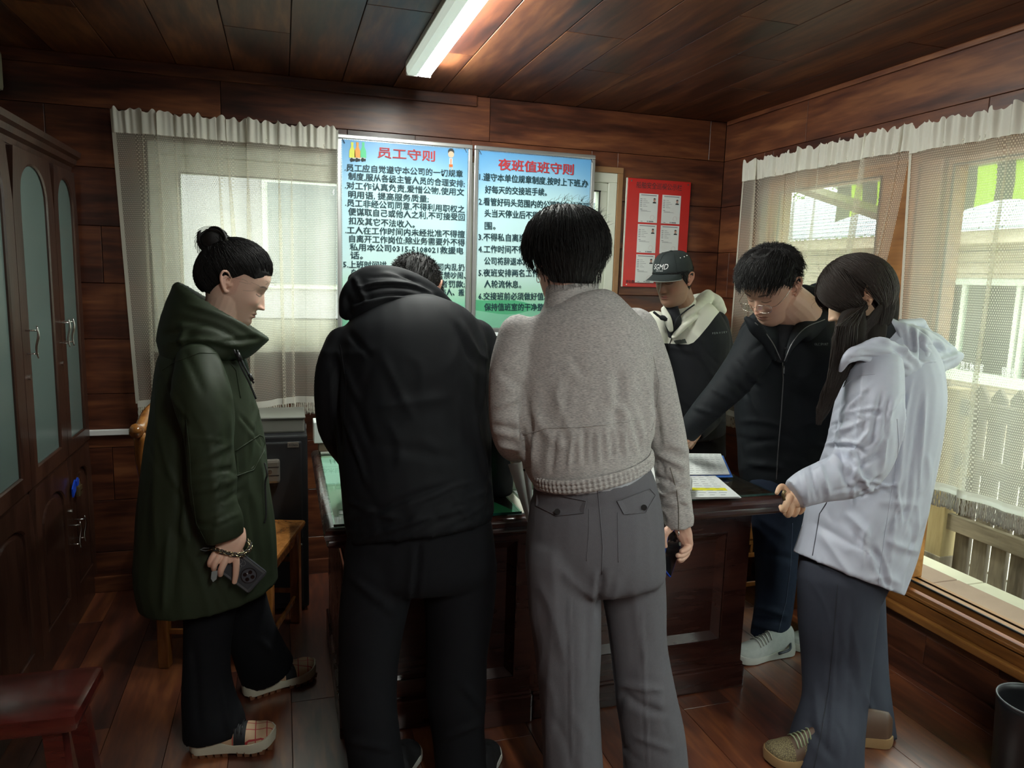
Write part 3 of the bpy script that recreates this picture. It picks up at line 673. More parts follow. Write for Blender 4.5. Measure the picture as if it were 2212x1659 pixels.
# ---- safe and things on it
sf = empty('safe', (-.15, 3.38, 0), 'black steel safe with silver handle plate left of the desk', 'safe')
SX0, SX1, SY, SZ = -.30, .093, 3.19, .800
MB().box(SX0, SX1, SY+.02, 3.56, .02, SZ, .008).build('body', mSafe, sf)
MB().box(SX0+.03, SX1-.025, SY+.004, SY+.03, .34, SZ-.025, .006).build('door', mSafe, sf)
dr = MB().box(SX0+.03, SX1-.025, SY+.004, SY+.03, .05, .315, .006).build('drawer', mSafe, sf)
MB().box(SX0+.03, SX1-.028, SY-.001, SY+.004, .312, .318).build('drawer_edge', mGreyMetal, sf)
mSilver = plain('brushed_silver', srgb(150, 145, 135), .38, metal=.6)
hd = MB().box(-.180, -.022, SY-.030, SY+.004, .605, .708, .012).build('handle_plate', mSilver, sf)
MB().box(-.176, -.026, SY-.0308, SY-.030, .676, .679).box(-.176, -.026, SY-.0308, SY-.030, .640, .643).build('groove', mGap, hd)
MB().tube([(-.062, SY-.030, .660), (-.062, SY-.033, .660)], .008, 14).build('key_hole', mChrome, hd)
bp_ = MB().box(.010, .056, SY+.002, SY+.004, .752, .776, .0005).build('name_plate', mSilver, sf)
text('XChina', (.014, SY+.0015, .759), (1, 0, 0), (0, 0, 1), width=.038, size=.014, mats=mInk, parent=bp_, bold=.02)
for x in (SX0+.03, SX1-.05):
    for y in (SY+.04, 3.52): MB().box(x, x+.03, y, y+.03, 0, .02).build('foot', mBlackRub, sf)
place(sf, -.15, 3.38, 0)
t = empty('metal_box', (-.14, 3.40, SZ), 'plain grey metal box lying on top of the black safe', 'box')
MB().box(-.285, .083, 3.27, 3.50, SZ, SZ+.062, .008).build('case', mGreyMetal, t)
MB().box(-.289, .087, 3.262, 3.504, SZ+.062, SZ+.072, .003).build('lid', mGreyMetal, t); place(t, -.14, 3.40, SZ)
# ---- the desk
DX0, DX1, DY0, DY1, DZ = .108, 1.662, 2.068, 3.06, .772
dk = empty('desk', (.88, 2.6, 0), 'large dark mahogany desk with a moulded edge in the middle of the group', 'desk')
prof = [(-.03, DZ), (-.004, DZ), (.010, DZ-.006), (.018, DZ-.020), (.014, DZ-.034), (.002, DZ-.040), (.004, DZ-.046), (.010, DZ-.052), (.004, DZ-.060), (-.006, DZ-.062), (-.006, DZ-.066), (-.03, DZ-.066)]
mb = MB(); cor = [(DX0, DY0, -1, -1), (DX1, DY0, 1, -1), (DX1, DY1, 1, 1), (DX0, DY1, -1, 1)]
g = np.array([[(x+sx_*(p-.012), y+sy_*(p-.012), z) for p, z in prof] for x, y, sx_, sy_ in cor]); mb.grid(g, closeu=True, closev=True)
mb.box(DX0+.03, DX1-.03, DY0+.03, DY1-.03, DZ-.062, DZ-.001); mb.build('desktop', mDesk, dk, smooth='auto')
BY = 2.19
def desk_panel(x0, x1, y, z0, z1, fr_=.085, name='front_panel', inner=True):
    mb = MB(); d = .022
    f = lambda u, v, w: (u, y+w, v)
    xs, zs = (x0+fr_, x1-fr_), (z0+fr_, z1-fr_)
    for r in ((x0, x1, zs[1], z1), (x0, x1, z0, zs[0]), (x0, xs[0], *zs), (xs[1], x1, *zs)): mb.box(r[0], r[1], y, y+d, r[2], r[3], .0)
    o = mb.build(name, mDesk, dk)
    mb = MB(); e = .028
    R0 = [(xs[0], y+.002, zs[0]), (xs[1], y+.002, zs[0]), (xs[1], y+.002, zs[1]), (xs[0], y+.002, zs[1])]
    R1 = [(xs[0]+e, y+d-.002, zs[0]+e), (xs[1]-e, y+d-.002, zs[0]+e), (xs[1]-e, y+d-.002, zs[1]-e), (xs[0]+e, y+d-.002, zs[1]-e)]
    mb.add(R0+R1, [(i, (i+1) % 4, 4+(i+1) % 4, 4+i) for i in range(4)]+[(4, 5, 6, 7)]); mb.build('recess', mDesk, o)
    th = .004
    mb = MB()
    for r in ((xs[0]-th, xs[1]+th, zs[1], zs[1]+th), (xs[0]-th, xs[1]+th, zs[0]-th, zs[0]), (xs[0]-th, xs[0], *zs), (xs[1], xs[1]+th, *zs)): mb.box(r[0], r[1], y-.003, y+.002, r[2], r[3])
    mb.build('bead', mDesk, o)
desk_panel(.80, 1.622, BY, .098, DZ-.066, .10)
desk_panel(.535, .782, BY-.008, .110, DZ-.066, .060)
desk_panel(.165, .530, BY+.06, .110, DZ-.066, .06)
MB().box(.165, 1.622, BY+.07, 2.98, .10, DZ-.066).build('carcass', mDesk, dk)
MB().box(1.600, 1.622, BY+.022, BY+.07, .10, DZ-.066).box(.782, .80, BY+.0, BY+.07, .10, DZ-.066).box(.52, .535, BY+.01, BY+.07, .10, DZ-.066).build('side_panel', mDesk, dk)
MB().box(.795, 1.636, BY-.012, 3.0, 0, .085, .006).box(.795, 1.630, BY-.006, BY+.03, .085, .098, .004).build('plinth', mDesk, dk)
MB().box(.525, .790, BY-.022, 3.0, 0, .100, .006).box(.528, .787, BY-.016, BY+.03, .100, .112, .004).build('plinth', mDesk, dk)
MB().box(.155, .524, BY+.045, 3.0, 0, .100, .006).build('plinth', mDesk, dk)
MB().tube([(.150, 2.14, .70), (.175, 2.15, .58)], .006, 8).build('rail', mChrome, dk)
GZ = DZ+.0005
gl = MB().box(DX0+.022, .700, DY0+.012, DY1-.03, GZ+.0015, GZ+.0085).build('glass_top', mDeskGlass, dk)
gl2 = MB().box(.740, DX1-.026, DY0+.020, DY1-.03, GZ+.0015, GZ+.0085).build('glass_top', mDeskGlass, dk)
mEdge = plain('glass_edge', srgb(12, 60, 52), .2)
MB().box(DX0+.022, .700, DY0+.0110, DY0+.0118, GZ+.0010, GZ+.0086).build('glass_edge', mEdge, dk); MB().box(.740, DX1-.026, DY0+.019, DY0+.0198, GZ+.001, GZ+.0086).build('glass_edge', mEdge, dk)
place(dk, .88, 2.6, 0)
mCream = plain('cream_board', srgb(205, 205, 190), .7); mMint = plain('mint_board', srgb(75, 170, 125), .6)
def sheet(pts, z, th, m, name, label, cat, group=None):
    n = len(pts); o = MB().prism(pts, lambda u, v, w: (u, v, w), z, z+th).build(name, m); return tag(o, label, cat, group)
sheet([(DX0+.028, DY0+.022), (.42, DY0+.022), (.42, DY1-.05), (DX0+.028, DY1-.05)], GZ, .0006, mCream, 'desk_mat', 'pale grey sheet lying under the desk glass at the left end', 'mat')
sheet([(.50, DY0+.030), (.690, DY0+.030), (.60, 2.34), (.50, 2.40)], GZ+.0006, .0006, mMint, 'green_sheet', 'mint green sheet under the glass beside the gap between the two men', 'sheet')
sheet([(.702, DY0+.02), (.738, DY0+.02), (.738, 2.9), (.702, 2.9)], GZ, .0006, mCream, 'paper_strip', 'beige paper strip lying bare between the two sheets of desk glass', 'paper')
TZ = GZ+.0088
A1 = sheet([(.135, 2.52), (.43, 2.52), (.43, 2.90), (.115+.02, 2.90)], GZ+.0006, .0005, mPaper, 'document', 'white document with faint print under the glass at the left desk end', 'document')
mFaint = plain('faint_print', srgb(150, 160, 158), .7)
mb = MB()
for k in range(4): mb.box(.165+.015*k, .169+.015*k, 2.80, 2.87-.01*(k % 2), GZ+.0011, GZ+.0014)
th_ = np.linspace(0, 2*math.pi, 25)[:-1]
mb.tube([(.225+.020*math.cos(a), 2.62+.035*math.sin(a), GZ+.0013) for a in th_], .0008, 4, closed=True)
stuff(mb.build('printed_text', mFaint, A1))
mGreySheet = plain('grey_tape', srgb(150, 155, 145), .6)
t = sheet([(.135, 2.93), (.43, 2.93), (.43, 3.02), (.135, 3.02)], TZ, .004, mGreySheet, 'ruler_strip', 'translucent grey strip lying across the back of the desk glass', 'strip')
cb = empty('cardboard_box', (.21, 3.0, TZ), 'flat brown cardboard box under the white carton on the desk', 'box')
MB().box(.128, .34, 2.955, 3.04, TZ+.0045, TZ+.040, .002).build('carton', plain('kraft_board', srgb(112, 96, 78), .8), cb); place(cb, .21, 3.0, TZ+.0045)
wbx = empty('white_carton', (.2, 3.0, .82), 'small white carton with dark lettering stacked behind the man in black', 'box')
zc = TZ+.0405
MB().box(.110, .33, 2.950, 3.045, zc, zc+.085, .002).build('carton', mPaper, wbx)
text('本木锚', (.138, 2.9495, zc+.024), (1, 0, 0), (0, 0, 1), width=.075, size=.024, mats=mInk, parent=wbx, bold=.02)
MB().box(.138, .22, 2.9492, 2.9499, zc+.016, zc+.0172).build('printed_line', mInk, wbx); place(wbx, .2, 3.0, zc)
gc = empty('glass_cup', (.19, 3.0, zc+.09), 'small clear cup with dark figures standing on the white carton', 'cup')
MB().lathe([(.026, zc+.086), (.028, zc+.088), (.030, zc+.125), (.028, zc+.125), (.026, zc+.090)], .165, 2.995, 20).build('cup_body', mGlass, gc, smooth=True)
MB().tube([(.165+.0285*math.cos(a), 2.995+.0285*math.sin(a), zc+.105) for a in th_], .002, 4, closed=True).build('band', mInk, gc); place(gc, .165, 2.995, zc+.0855)
# papers on the right half
mYel = plain('highlighter', srgb(226, 220, 40), .7); mTab = plain('table_print', srgb(120, 128, 130), .7); mBlueF = plain('blue_folder', srgb(70, 120, 205), .45)
def quad_sheet(name, c, nrows, m, root, z0=0, thick=.0006, rowm=mTab, hl=None, tilt=None, marg=.06):
    """c: 4 corners (xyz) front-left, front-right, back-right, back-left"""
    c = [np.array(p, float) for p in c]
    bi = lambda u, v: (c[0]*(1-u)+c[1]*u)*(1-v)+(c[3]*(1-u)+c[2]*u)*v
    vs = [p for p in c]+[p-np.array([0, 0, thick]) for p in c]
    o = MB().add(vs, [(0, 1, 2, 3), (7, 6, 5, 4)]+[(i, 4+i, 4+(i+1) % 4, (i+1) % 4) for i in range(4)]).build(name, m, root)
    if nrows:
        mb = MB(); up = np.array([0, 0, .0006])
        for k in range(nrows):
            v = marg+(1-2*marg)*k/(nrows-1)
            for j in range(7):
                u = .07+.125*j; w = .055+.04*((k*5+j*3) % 3)/2
                mb.add([bi(u, v)+up, bi(u+w, v)+up, bi(u+w, v+.012)+up, bi(u, v+.012)+up], [(0, 1, 2, 3)])
        stuff(mb.build('printed_table', rowm, o))
        if hl is not None:
            MB().add([bi(.04, hl)+up*.7, bi(.95, hl)+up*.7, bi(.95, hl+.10)+up*.7, bi(.04, hl+.10)+up*.7], [(0, 1, 2, 3)]).build('highlighted_row', mYel, o)
    return o
def DP(px, py, z): return tuple(PZ(px, py, z))
fo = empty('folder', (1.55, 2.45, TZ), 'open blue folder with a ruled printed page at the back of the papers', 'folder')
z = TZ+.012
quad_sheet('cover', [DP(1470, 1031, z-.004), DP(1583, 1030, z-.004), DP(1562, 984, z+.030), DP(1470, 983, z+.030)], 0, mBlueF, fo, thick=.002)
quad_sheet('page', [DP(1470, 1024, z+.006), DP(1576, 1023, z+.006), DP(1557, 980, z+.042), DP(1470, 979, z+.042)], 11, mPaper, fo, thick=.004)
quad_sheet('cover', [DP(1396, 1000, z), DP(1420, 1000, z), DP(1420, 972, z+.01), DP(1396, 972, z+.01)], 0, mBlueF, fo)
place(fo, 1.55, 2.45, TZ)
pp = empty('paper_stack', (1.35, 2.3, TZ), 'stack of printed tables with a yellow highlighted row at the desk corner', 'papers')
for k in range(6):
    z = TZ+.002+k*.0016; j = (k*37 % 5-2)
    quad_sheet('sheet', [DP(1402+j, 1080-k, z), DP(1602+j-k, 1076-k*.6, z), DP(1536, 1019, z), DP(1415, 1012, z)], 12 if k == 5 else 0, mPaper, pp, hl=.22 if k == 5 else None)
for k in range(5):
    z = TZ+.012+k*.0022
    quad_sheet('loose_sheet', [DP(1395, 1062+k*3, z), DP(1452-k*3, 1078-k*3, z), DP(1440, 1010, z+.004), DP(1392, 1002, z+.003)], 0, mPaper, pp)
# the curled page
th2 = np.linspace(-.3, 4.4, 22); c0 = np.array(DP(1480, 1058, TZ+.036)); ax = np.array([.10, .16, 0]); ax /= np.linalg.norm(ax); sd = np.array([-ax[1], ax[0], 0])
g = np.array([[c0+ax*s-sd*.022*math.cos(t)*(1+.05*t)+np.array([0, 0, .022*math.sin(t)]) for s in np.linspace(-.035, .11, 6)] for t in th2])
MB().grid(g).build('curled_page', mPaper, pp, smooth=True)
place(pp, 1.35, 2.3, TZ)
# ---- waste bin
bn = empty('waste_bin', (2.19, 1.50, 0), 'black plastic waste bin at the right edge under the window', 'bin')
MB().lathe([(.086, 0), (.094, .006), (.105, .235), (.105, .255), (.100, .255), (.098, .235), (.088, .012), (.0, .010)], 2.195, 1.50, 48).build('bucket', mBlackPl, bn, smooth=True)
MB().tube([(2.195+.105*math.cos(a), 1.50+.105*math.sin(a), .256) for a in np.linspace(0, 2*math.pi, 49)[:-1]], .0035, 6, closed=True).build('rim', plain('rim_plastic', (.10, .10, .11), .3), bn, smooth=True)
place(bn, 2.195, 1.50, 0)
# ================================================================== OUTSIDE
mPave = plain('pale_paving', srgb(225, 215, 195), .9); mGran = plain('pink_granite', srgb(178, 148, 132), .85, bump=.4, bscale=300)
mFence = wood('weathered_wood', [(.10, .075, .055), (.19, .15, .11), (.28, .22, .16)], 2, .75, 9, 1.2, spec=.2)
mFenceY = wood('weathered_rail', [(.10, .075, .055), (.19, .15, .11), (.28, .22, .16)], 1, .75, 9, 1.2, spec=.2)
mPost = wood('yellow_post', [(.22, .15, .07), (.33, .24, .12), (.42, .32, .17)], 2, .7, 8, 1.0, spec=.2)
mSiding = wood('siding_wood', [(.36, .28, .19), (.48, .39, .28), (.60, .50, .37)], 1, .7, 6, .8, spec=.2)
mTile, nt, b = new_mat('grey_shingles'); setp(b, col=srgb(168, 172, 182), rough=.8)
mStone = plain('stone_paver', srgb(214, 206, 190), .9); mStone2 = plain('stone_base', srgb(150, 142, 128), .95)
g_ = struct(MB().box(XR+.102, 16, -4, 20, -.30, -.06).build('ground', mStone2)); 
g2 = struct(MB().box(-9, XR+.101, YB+.102, 20, -.30, -.06).build('ground', mStone2))
k = 0
for i in range(9):
    for j in range(16):
        x = 3.62+i*.40; y = 1.3+j*.42+(i % 2)*.2
        MB().box(x, x+.39, y, y+.41, -.06, .0+.004*((i*7+j*3) % 3), .006).build('paving_stone', mStone, g_)
for j in range(7): MB().box(2.44, 2.80, .6+j*.62, .6+j*.62+.612, -.06, .135, .006).build('paving_slab', mPave, g_)
MB().box(2.44, 2.80, -1.2, .59, -.06, .135, .006).build('paving_slab', mPave, g_)
for j in range(5): MB().box(2.805, 3.08, -.3+j*.95, -.3+j*.95+.944, -.06, .125, .005).build('granite_kerb', mGran, g_)
for j in range(5): MB().box(3.084, 3.24, -.1+j*.88, -.1+j*.88+.873, -.06, .10, .005).build('kerb_stone', mPave, g_)
for j in range(5): MB().box(3.244, 3.60, -.1+j*.88, -.1+j*.88+.873, -.06, -.004, .005).build('kerb_stone', mStone2, g_)
fe = empty('picket_fence', (3.4, 2.5, 0), 'weathered wooden picket fence standing just outside the big right window', 'fence')
y = -.3; kk = 0
while y < 4.6:
    if abs(y-2.925) > .07:
        tp = 1.03+.006*math.sin(kk*2.1); w = .040
        MB().prism([(y-w, .02), (y+w, .02), (y+w, tp-.055), (y, tp), (y-w, tp-.055)], lambda u, v, t_: (t_, u, v), 3.385, 3.41).build('picket', mFence, fe)
    y += .1035; kk += 1
for z in (.245, .575, .86): MB().box(3.350, 3.384, -.35, 4.6, z, z+.085, .004).build('rail', mFenceY, fe)
MB().box(3.33, 3.43, 2.875, 2.975, 0, .995, .006).build('post', mPost, fe); MB().box(3.325, 3.435, 2.87, 2.98, 0, .09, .004).build('post_foot', mFence, fe)
for y_ in (2.80, 3.02): MB().prism([(y_-.035, .56), (y_+.035, .56), (y_+.0, .61)], lambda u, v, t_: (t_, u, v), 3.30, 3.384).build('brace', mPost, fe)
place(fe, 3.4, 2.9, 0)
# neighbour house to the right
BX = 7.0
hs = empty('house', (8.5, 6.5, 0), 'log-sided house with grey shingled roof seen through the right window', 'house')
MB().box(BX+.03, BX+3, 2.5, 11.5, 0, 2.1).build('wall', mGap, hs)
WZ0, WZ1 = .60, 1.63
wins = [(3.6, 5.25), (5.70, 6.25), (7.2, 8.6)]
wins = [(4.35, 6.58)]
z = 0.0
while z < 2.0:
    for (a, b_, c_, d_) in rects_minus(2.5, 11.5, z, min(z+.118, 2.02), [(w0, w1_, WZ0, WZ1) for w0, w1_ in wins if WZ0 < z+.118 and WZ1 > z] and [(w0, w1_, max(WZ0, z), min(WZ1, z+.118)) for w0, w1_ in wins if WZ0 < z+.118 and WZ1 > z]):
        if d_-c_ > .01: MB().box(BX, BX+.03, a, b_, c_+.003, d_-.003, .008).build('siding_board', mSiding, hs)
    z += .12
mCloth = plain('white_curtain_cloth', srgb(225, 228, 226), .8)
for (w0, w1_) in wins:
    mb = MB()
    for r in ((w0, w1_, WZ1-.07, WZ1), (w0, w1_, WZ0, WZ0+.05), (w0, w0+.05, WZ0, WZ1), (w1_-.05, w1_, WZ0, WZ1)): mb.box(BX-.03, BX+.05, r[0], r[1], r[2], r[3], .004)
    wo = mb.build('window', mPVC, hs)
    for ym in (5.40, 5.48, 6.10): MB().box(BX-.02, BX+.04, ym, ym+.045, WZ0, WZ1).build('mullion', mPVC, wo)
    MB().box(BX+.0, BX+.006, w0, w1_, WZ0, WZ1).build('pane', mGlass, wo)
    yy = np.linspace(w0+.05, w1_-.05, 160); xx = BX+.09+.018*np.sin(yy*33)+.008*np.sin(yy*71)
    MB().grid(np.array([[(x_, y_, WZ0), (x_, y_, WZ1)] for x_, y_ in zip(xx, yy)])).build('curtain', mCloth, wo, smooth=True)
    MB().box(BX-.07, BX+.02, w0-.08, w1_+.08, WZ0-.06, WZ0, .004).build('sill', mPVC, wo)
    A = PX(2072, 812, BX-.035); Bp = PX(2122, 815, BX-.035)
    text('员工休息室', (BX-.035, A[1], .665), (0, -1, 0), (0, 0, 1), width=A[1]-Bp[1], size=.10, mats=mWhite, parent=wo, bold=.03)
    text('宿舍区', (BX-.035, PX(2168, 810, BX)[1], .665), (0, -1, 0), (0, 0, 1), width=.16, size=.10, mats=mWhite, parent=wo, bold=.03)
MB().box(BX-.35, BX-.31, 2.3, 11.6, 1.97, 2.10, .004).build('fascia', mSiding, hs)
MB().box(BX-.31, BX+.03, 2.3, 11.6, 2.0, 2.02).build('soffit', mSiding, hs)
mb = MB(); rise = math.tan(math.radians(20))
for i in range(16):
    for j in range(38):
        x0 = BX-.40+i*.19; z0 = 2.11+(x0-BX+.40)*rise; y0 = 2.2+j*.25+(i % 2)*.125
        mb.add([(x0, y0+.006, z0+.018), (x0, y0+.244, z0+.018), (x0+.24, y0+.244, z0+.24*rise+.004), (x0+.24, y0+.006, z0+.24*rise+.004), (x0, y0+.006, z0), (x0, y0+.244, z0)], [(0, 1, 2, 3), (4, 5, 1, 0)])
stuff(mb.build('shingles', mTile, hs))
MB().add([(BX-.40, 2.2, 2.105), (BX-.40, 11.7, 2.105), (BX+2.7, 11.7, 2.105+3.1*rise), (BX+2.7, 2.2, 2.105+3.1*rise)], [(0, 1, 2, 3)]).build('roof_deck', mTile, hs)
place(hs, 8.5, 6.5, 0)
# awning hung outside this building
aw = empty('awning', (3.0, 2.2, 2.1), 'green and grey striped awning valance hanging outside the right window', 'awning')
mGreen = lace('awning_green', srgb(168, 205, 60), head=True, trl=.6); mAGrey = lace('awning_grey', srgb(92, 98, 88), head=True, trl=.35)
AX = 3.2
y = 3.75; k = 0; SW = .104
while y > 1.0:
    yy = np.linspace(y, y-SW, 8); ze = 1.888+.035*np.abs(np.sin((yy-3.75)*math.pi/.44))
    xx = AX+.010*np.sin(yy*21)
    gg = np.array([[(x_, q, 2.11), (x_+.01, q, 2.0), (x_+.004, q, z_)] for x_, q, z_ in zip(xx, yy, ze)])
    MB().grid(gg).build('valance_stripe', mGreen if k % 2 else mAGrey, aw, smooth=True)
    gg = np.array([[(2.46, q, 2.62), (AX, q, 2.11)] for q in yy])
    MB().grid(gg).build('canopy_stripe', mGreen if k % 2 else mAGrey, aw)
    y -= SW; k += 1
MB().tube([(AX, 3.78, 2.11), (AX, 1.0, 2.11)], .018, 8).build('front_bar', mWhite, aw)
A = PX(1700, 395, 3.0); Bp = PX(1955, 480, 3.0)
mb = MB().tube([A, Bp], .035, 4).build('arm', plain('pale_beam', srgb(165, 155, 135), .7), aw)
place(aw, 3.0, 2.2, 2.1)
# shrubs and a far house behind the left window
mLeaf = plain('leaf_green', srgb(120, 150, 70), .7)
def tree(x, y, h, r, n, label, seed):
    rg = np.random.default_rng(seed); t = empty('tree', (x, y, 0), label, 'tree')
    MB().tube([(x, y, -.06), (x+.05, y, h*.5), (x, y+.05, h*.8)], [.09, .06, .03], 8).build('trunk', mFence, t)
    c = rg.normal(size=(n, 3)); c /= np.linalg.norm(c, axis=1)[:, None]; c *= (rg.uniform(.3, 1, n)**.4)[:, None]*r; c[:, 2] *= 1.15; c += (x, y, h)
    mb = MB()
    for p in c:
        a, b_ = rg.normal(size=3), rg.normal(size=3); a /= np.linalg.norm(a); b_ = np.cross(a, b_); b_ /= np.linalg.norm(b_); s = rg.uniform(.03, .06)
        mb.add([p-a*s, p+b_*s*.45, p+a*s, p-b_*s*.45], [(0, 1, 2, 3)])
    stuff(mb.build('foliage', mLeaf, t)); place(t, x, y, 0)
tree(12.5, 15.2, 3.6, 1.5, 3500, 'leafy tree rising above the shingled roof beyond the right window', 1)
tree(-2.3, 7.0, 1.9, 1.0, 2600, 'green tree behind the lace at the left window', 2)
h2 = empty('building', (1.5, 9, 0), 'pale grey building behind the lace of the left window', 'building')
mPale = plain('pale_render', srgb(168, 163, 164), .8)
MB().box(-3.2, 6, 8.6, 11, -.06, 3.6).build('wall', mPale, h2)
for x in (-2.6, -.2, 1.6, 3.4):
    wv = MB().box(x, x+.9, 8.57, 8.62, 1.3, 2.5, .01).build('window', mPVC, h2); MB().box(x+.06, x+.84, 8.55, 8.575, 1.36, 2.44).build('pane', plain('dark_pane', srgb(120, 128, 130), .2), wv)
MB().box(-3.4, 6.2, 8.3, 11.2, 3.6, 3.75, .01).build('roof', mTile, h2); place(h2, 1.5, 9, 0)
# ================================================================== FIGURE TOOLS
from mathutils.bvhtree import BVHTree
def crom(K, sub):
    """catmull-rom through rows of K"""
    K = np.asarray(K, float); n = len(K)
    Q = np.vstack([2*K[0]-K[1], K, 2*K[-1]-K[-2]]); out = []
    for i in range(n-1):
        p0, p1, p2, p3 = Q[i:i+4]
        for j in range(sub):
            t = j/sub; out.append(.5*((2*p1)+(-p0+p2)*t+(2*p0-5*p1+4*p2-p3)*t*t+(-p0+3*p1-3*p2+p3)*t**3))
    out.append(K[-1]); return np.array(out)
def limb(mb, keys, n=26, sub=7, sq=2.0, cap='round', capend=None, yoff=0.0):
    """keys: (px, py, Y, width_px, depth ratio) -> lofted closed limb, its width lying across the line of sight"""
    W = []
    for k in keys:
        p = P(k[0], k[1], k[2]+yoff); W.append([*p, k[3]/2*depth(p)/F, k[4] if len(k) > 4 else .85])
    W = crom(W, sub); c = W[:, :3]; T = np.gradient(c, axis=0); T /= np.linalg.norm(T, axis=1)[:, None]
    rings = []; th = np.arange(n)*2*math.pi/n
    cs, sn = np.cos(th), np.sin(th); e = 2/sq
    cx, sy = np.sign(cs)*np.abs(cs)**e, np.sign(sn)*np.abs(sn)**e
    for i in range(len(c)):
        v = c[i]-CAM; v /= np.linalg.norm(v); a = np.cross(T[i], v); a /= np.linalg.norm(a); b = np.cross(a, T[i])
        rx = max(W[i, 3], .002); ry = rx*W[i, 4]
        rings.append((c[i], a, b, rx, ry, T[i]))
    G = []
    def ring(c_, a, b, rx, ry): return c_+cx[:, None]*a*rx+sy[:, None]*b*ry
    def caps(r, sgn):
        c_, a, b, rx, ry, t = r; o = []
        for q in (25, 50, 72): 
            q = math.radians(q); o.append(ring(c_+sgn*t*min(rx, ry)*math.sin(q), a, b, rx*math.cos(q), ry*math.cos(q)))
        return o
    ce = capend or cap
    if cap == 'round': G += caps(rings[0], -1)[::-1]
    G += [ring(*r[:5]) for r in rings]
    if ce == 'round': G += caps(rings[-1], 1)
    base = len(mb.v); mb.grid(np.array(G), closev=True); N = len(G)
    mb.f.append(tuple(base+j for j in range(n))); mb.m.append(0)
    mb.f.append(tuple(base+(N-1)*n+j for j in reversed(range(n)))); mb.m.append(0)
    return mb
def ellip(mb, c, r, ax=None, nu=14, nv=18):
    ax = np.eye(3) if ax is None else np.array(ax)
    u = np.linspace(.02, math.pi-.02, nu); v = np.arange(nv)*2*math.pi/nv
    g = np.array([[np.array(c)+ax.T@np.array([r[0]*math.sin(a)*math.cos(b), r[1]*math.sin(a)*math.sin(b), r[2]*math.cos(a)]) for b in v] for a in u])
    base = len(mb.v); mb.grid(g, closev=True)
    mb.f.append(tuple(base+j for j in range(nv))); mb.m.append(0); mb.f.append(tuple(base+(nu-1)*nv+j for j in reversed(range(nv)))); mb.m.append(0)
def loftrings(mb, R, n=40, closed_ends=True):
    """rings given as (back_px, front_px, Y, halfdepth) ; sideways depth along the line of sight"""
    th = np.arange(n)*2*math.pi/n; G = []
    for bk, fr_, Y, hd in R:
        A, B = P(*bk, Y), P(*fr_, Y); c = (A+B)/2; h = (B-A)/2; v = c-CAM; v[2] = 0; v /= np.linalg.norm(v)
        G.append(c+np.cos(th)[:, None]*h+np.sin(th)[:, None]*v*hd)
    base = len(mb.v); mb.grid(np.array(G), closev=True)
    if closed_ends:
        N = len(G); mb.f.append(tuple(base+j for j in range(n))); mb.m.append(0); mb.f.append(tuple(base+(N-1)*n+j for j in reversed(range(n)))); mb.m.append(0)
    return mb
def fuse(mb, voxel, smooth=3, fac=.5):
    """join overlapping closed shells into one continuous surface -> numpy verts, faces"""
    me = bpy.data.meshes.new('t'); me.from_pydata(mb.v, [], mb.f)
    bm = bmesh.new(); bm.from_mesh(me); bmesh.ops.recalc_face_normals(bm, faces=bm.faces); bm.to_mesh(me); bm.free()
    o = bpy.data.objects.new('t', me); C.objects.link(o)
    r = o.modifiers.new('r', 'REMESH'); r.mode = 'VOXEL'; r.voxel_size = voxel; r.use_smooth_shade = True
    if smooth: s = o.modifiers.new('s', 'SMOOTH'); s.iterations = smooth; s.factor = fac
    dg = bpy.context.evaluated_depsgraph_get(); m2 = bpy.data.meshes.new_from_object(o.evaluated_get(dg))
    bpy.data.objects.remove(o); bpy.data.meshes.remove(me)
    n = len(m2.vertices); V = np.empty(n*3, np.float32); m2.vertices.foreach_get('co', V); V = V.reshape(-1, 3).astype(float)
    k = len(m2.polygons); ls = np.empty(k, np.int32); m2.polygons.foreach_get('loop_total', ls)
    li = np.empty(len(m2.loops), np.int32); m2.loops.foreach_get('vertex_index', li)
    st_ = np.concatenate([[0], np.cumsum(ls)[:-1]]); Fc = [tuple(li[a:a+b]) for a, b in zip(st_, ls)]
    V[:, 2] = np.maximum(V[:, 2], .004)
    bpy.data.meshes.remove(m2); return V, Fc
def normals(V, Fc):
    N = np.zeros_like(V); q = np.array([f for f in Fc if len(f) == 4])
    if len(q):
        n = np.cross(V[q[:, 2]]-V[q[:, 0]], V[q[:, 3]]-V[q[:, 1]])
        for i in range(4): np.add.at(N, q[:, i], n)
    t = [f for f in Fc if len(f) == 3]
    if t:
        t = np.array(t); n = np.cross(V[t[:, 1]]-V[t[:, 0]], V[t[:, 2]]-V[t[:, 0]])
        for i in range(3): np.add.at(N, t[:, i], n)
    return N/(np.linalg.norm(N, axis=1)[:, None]+1e-12)
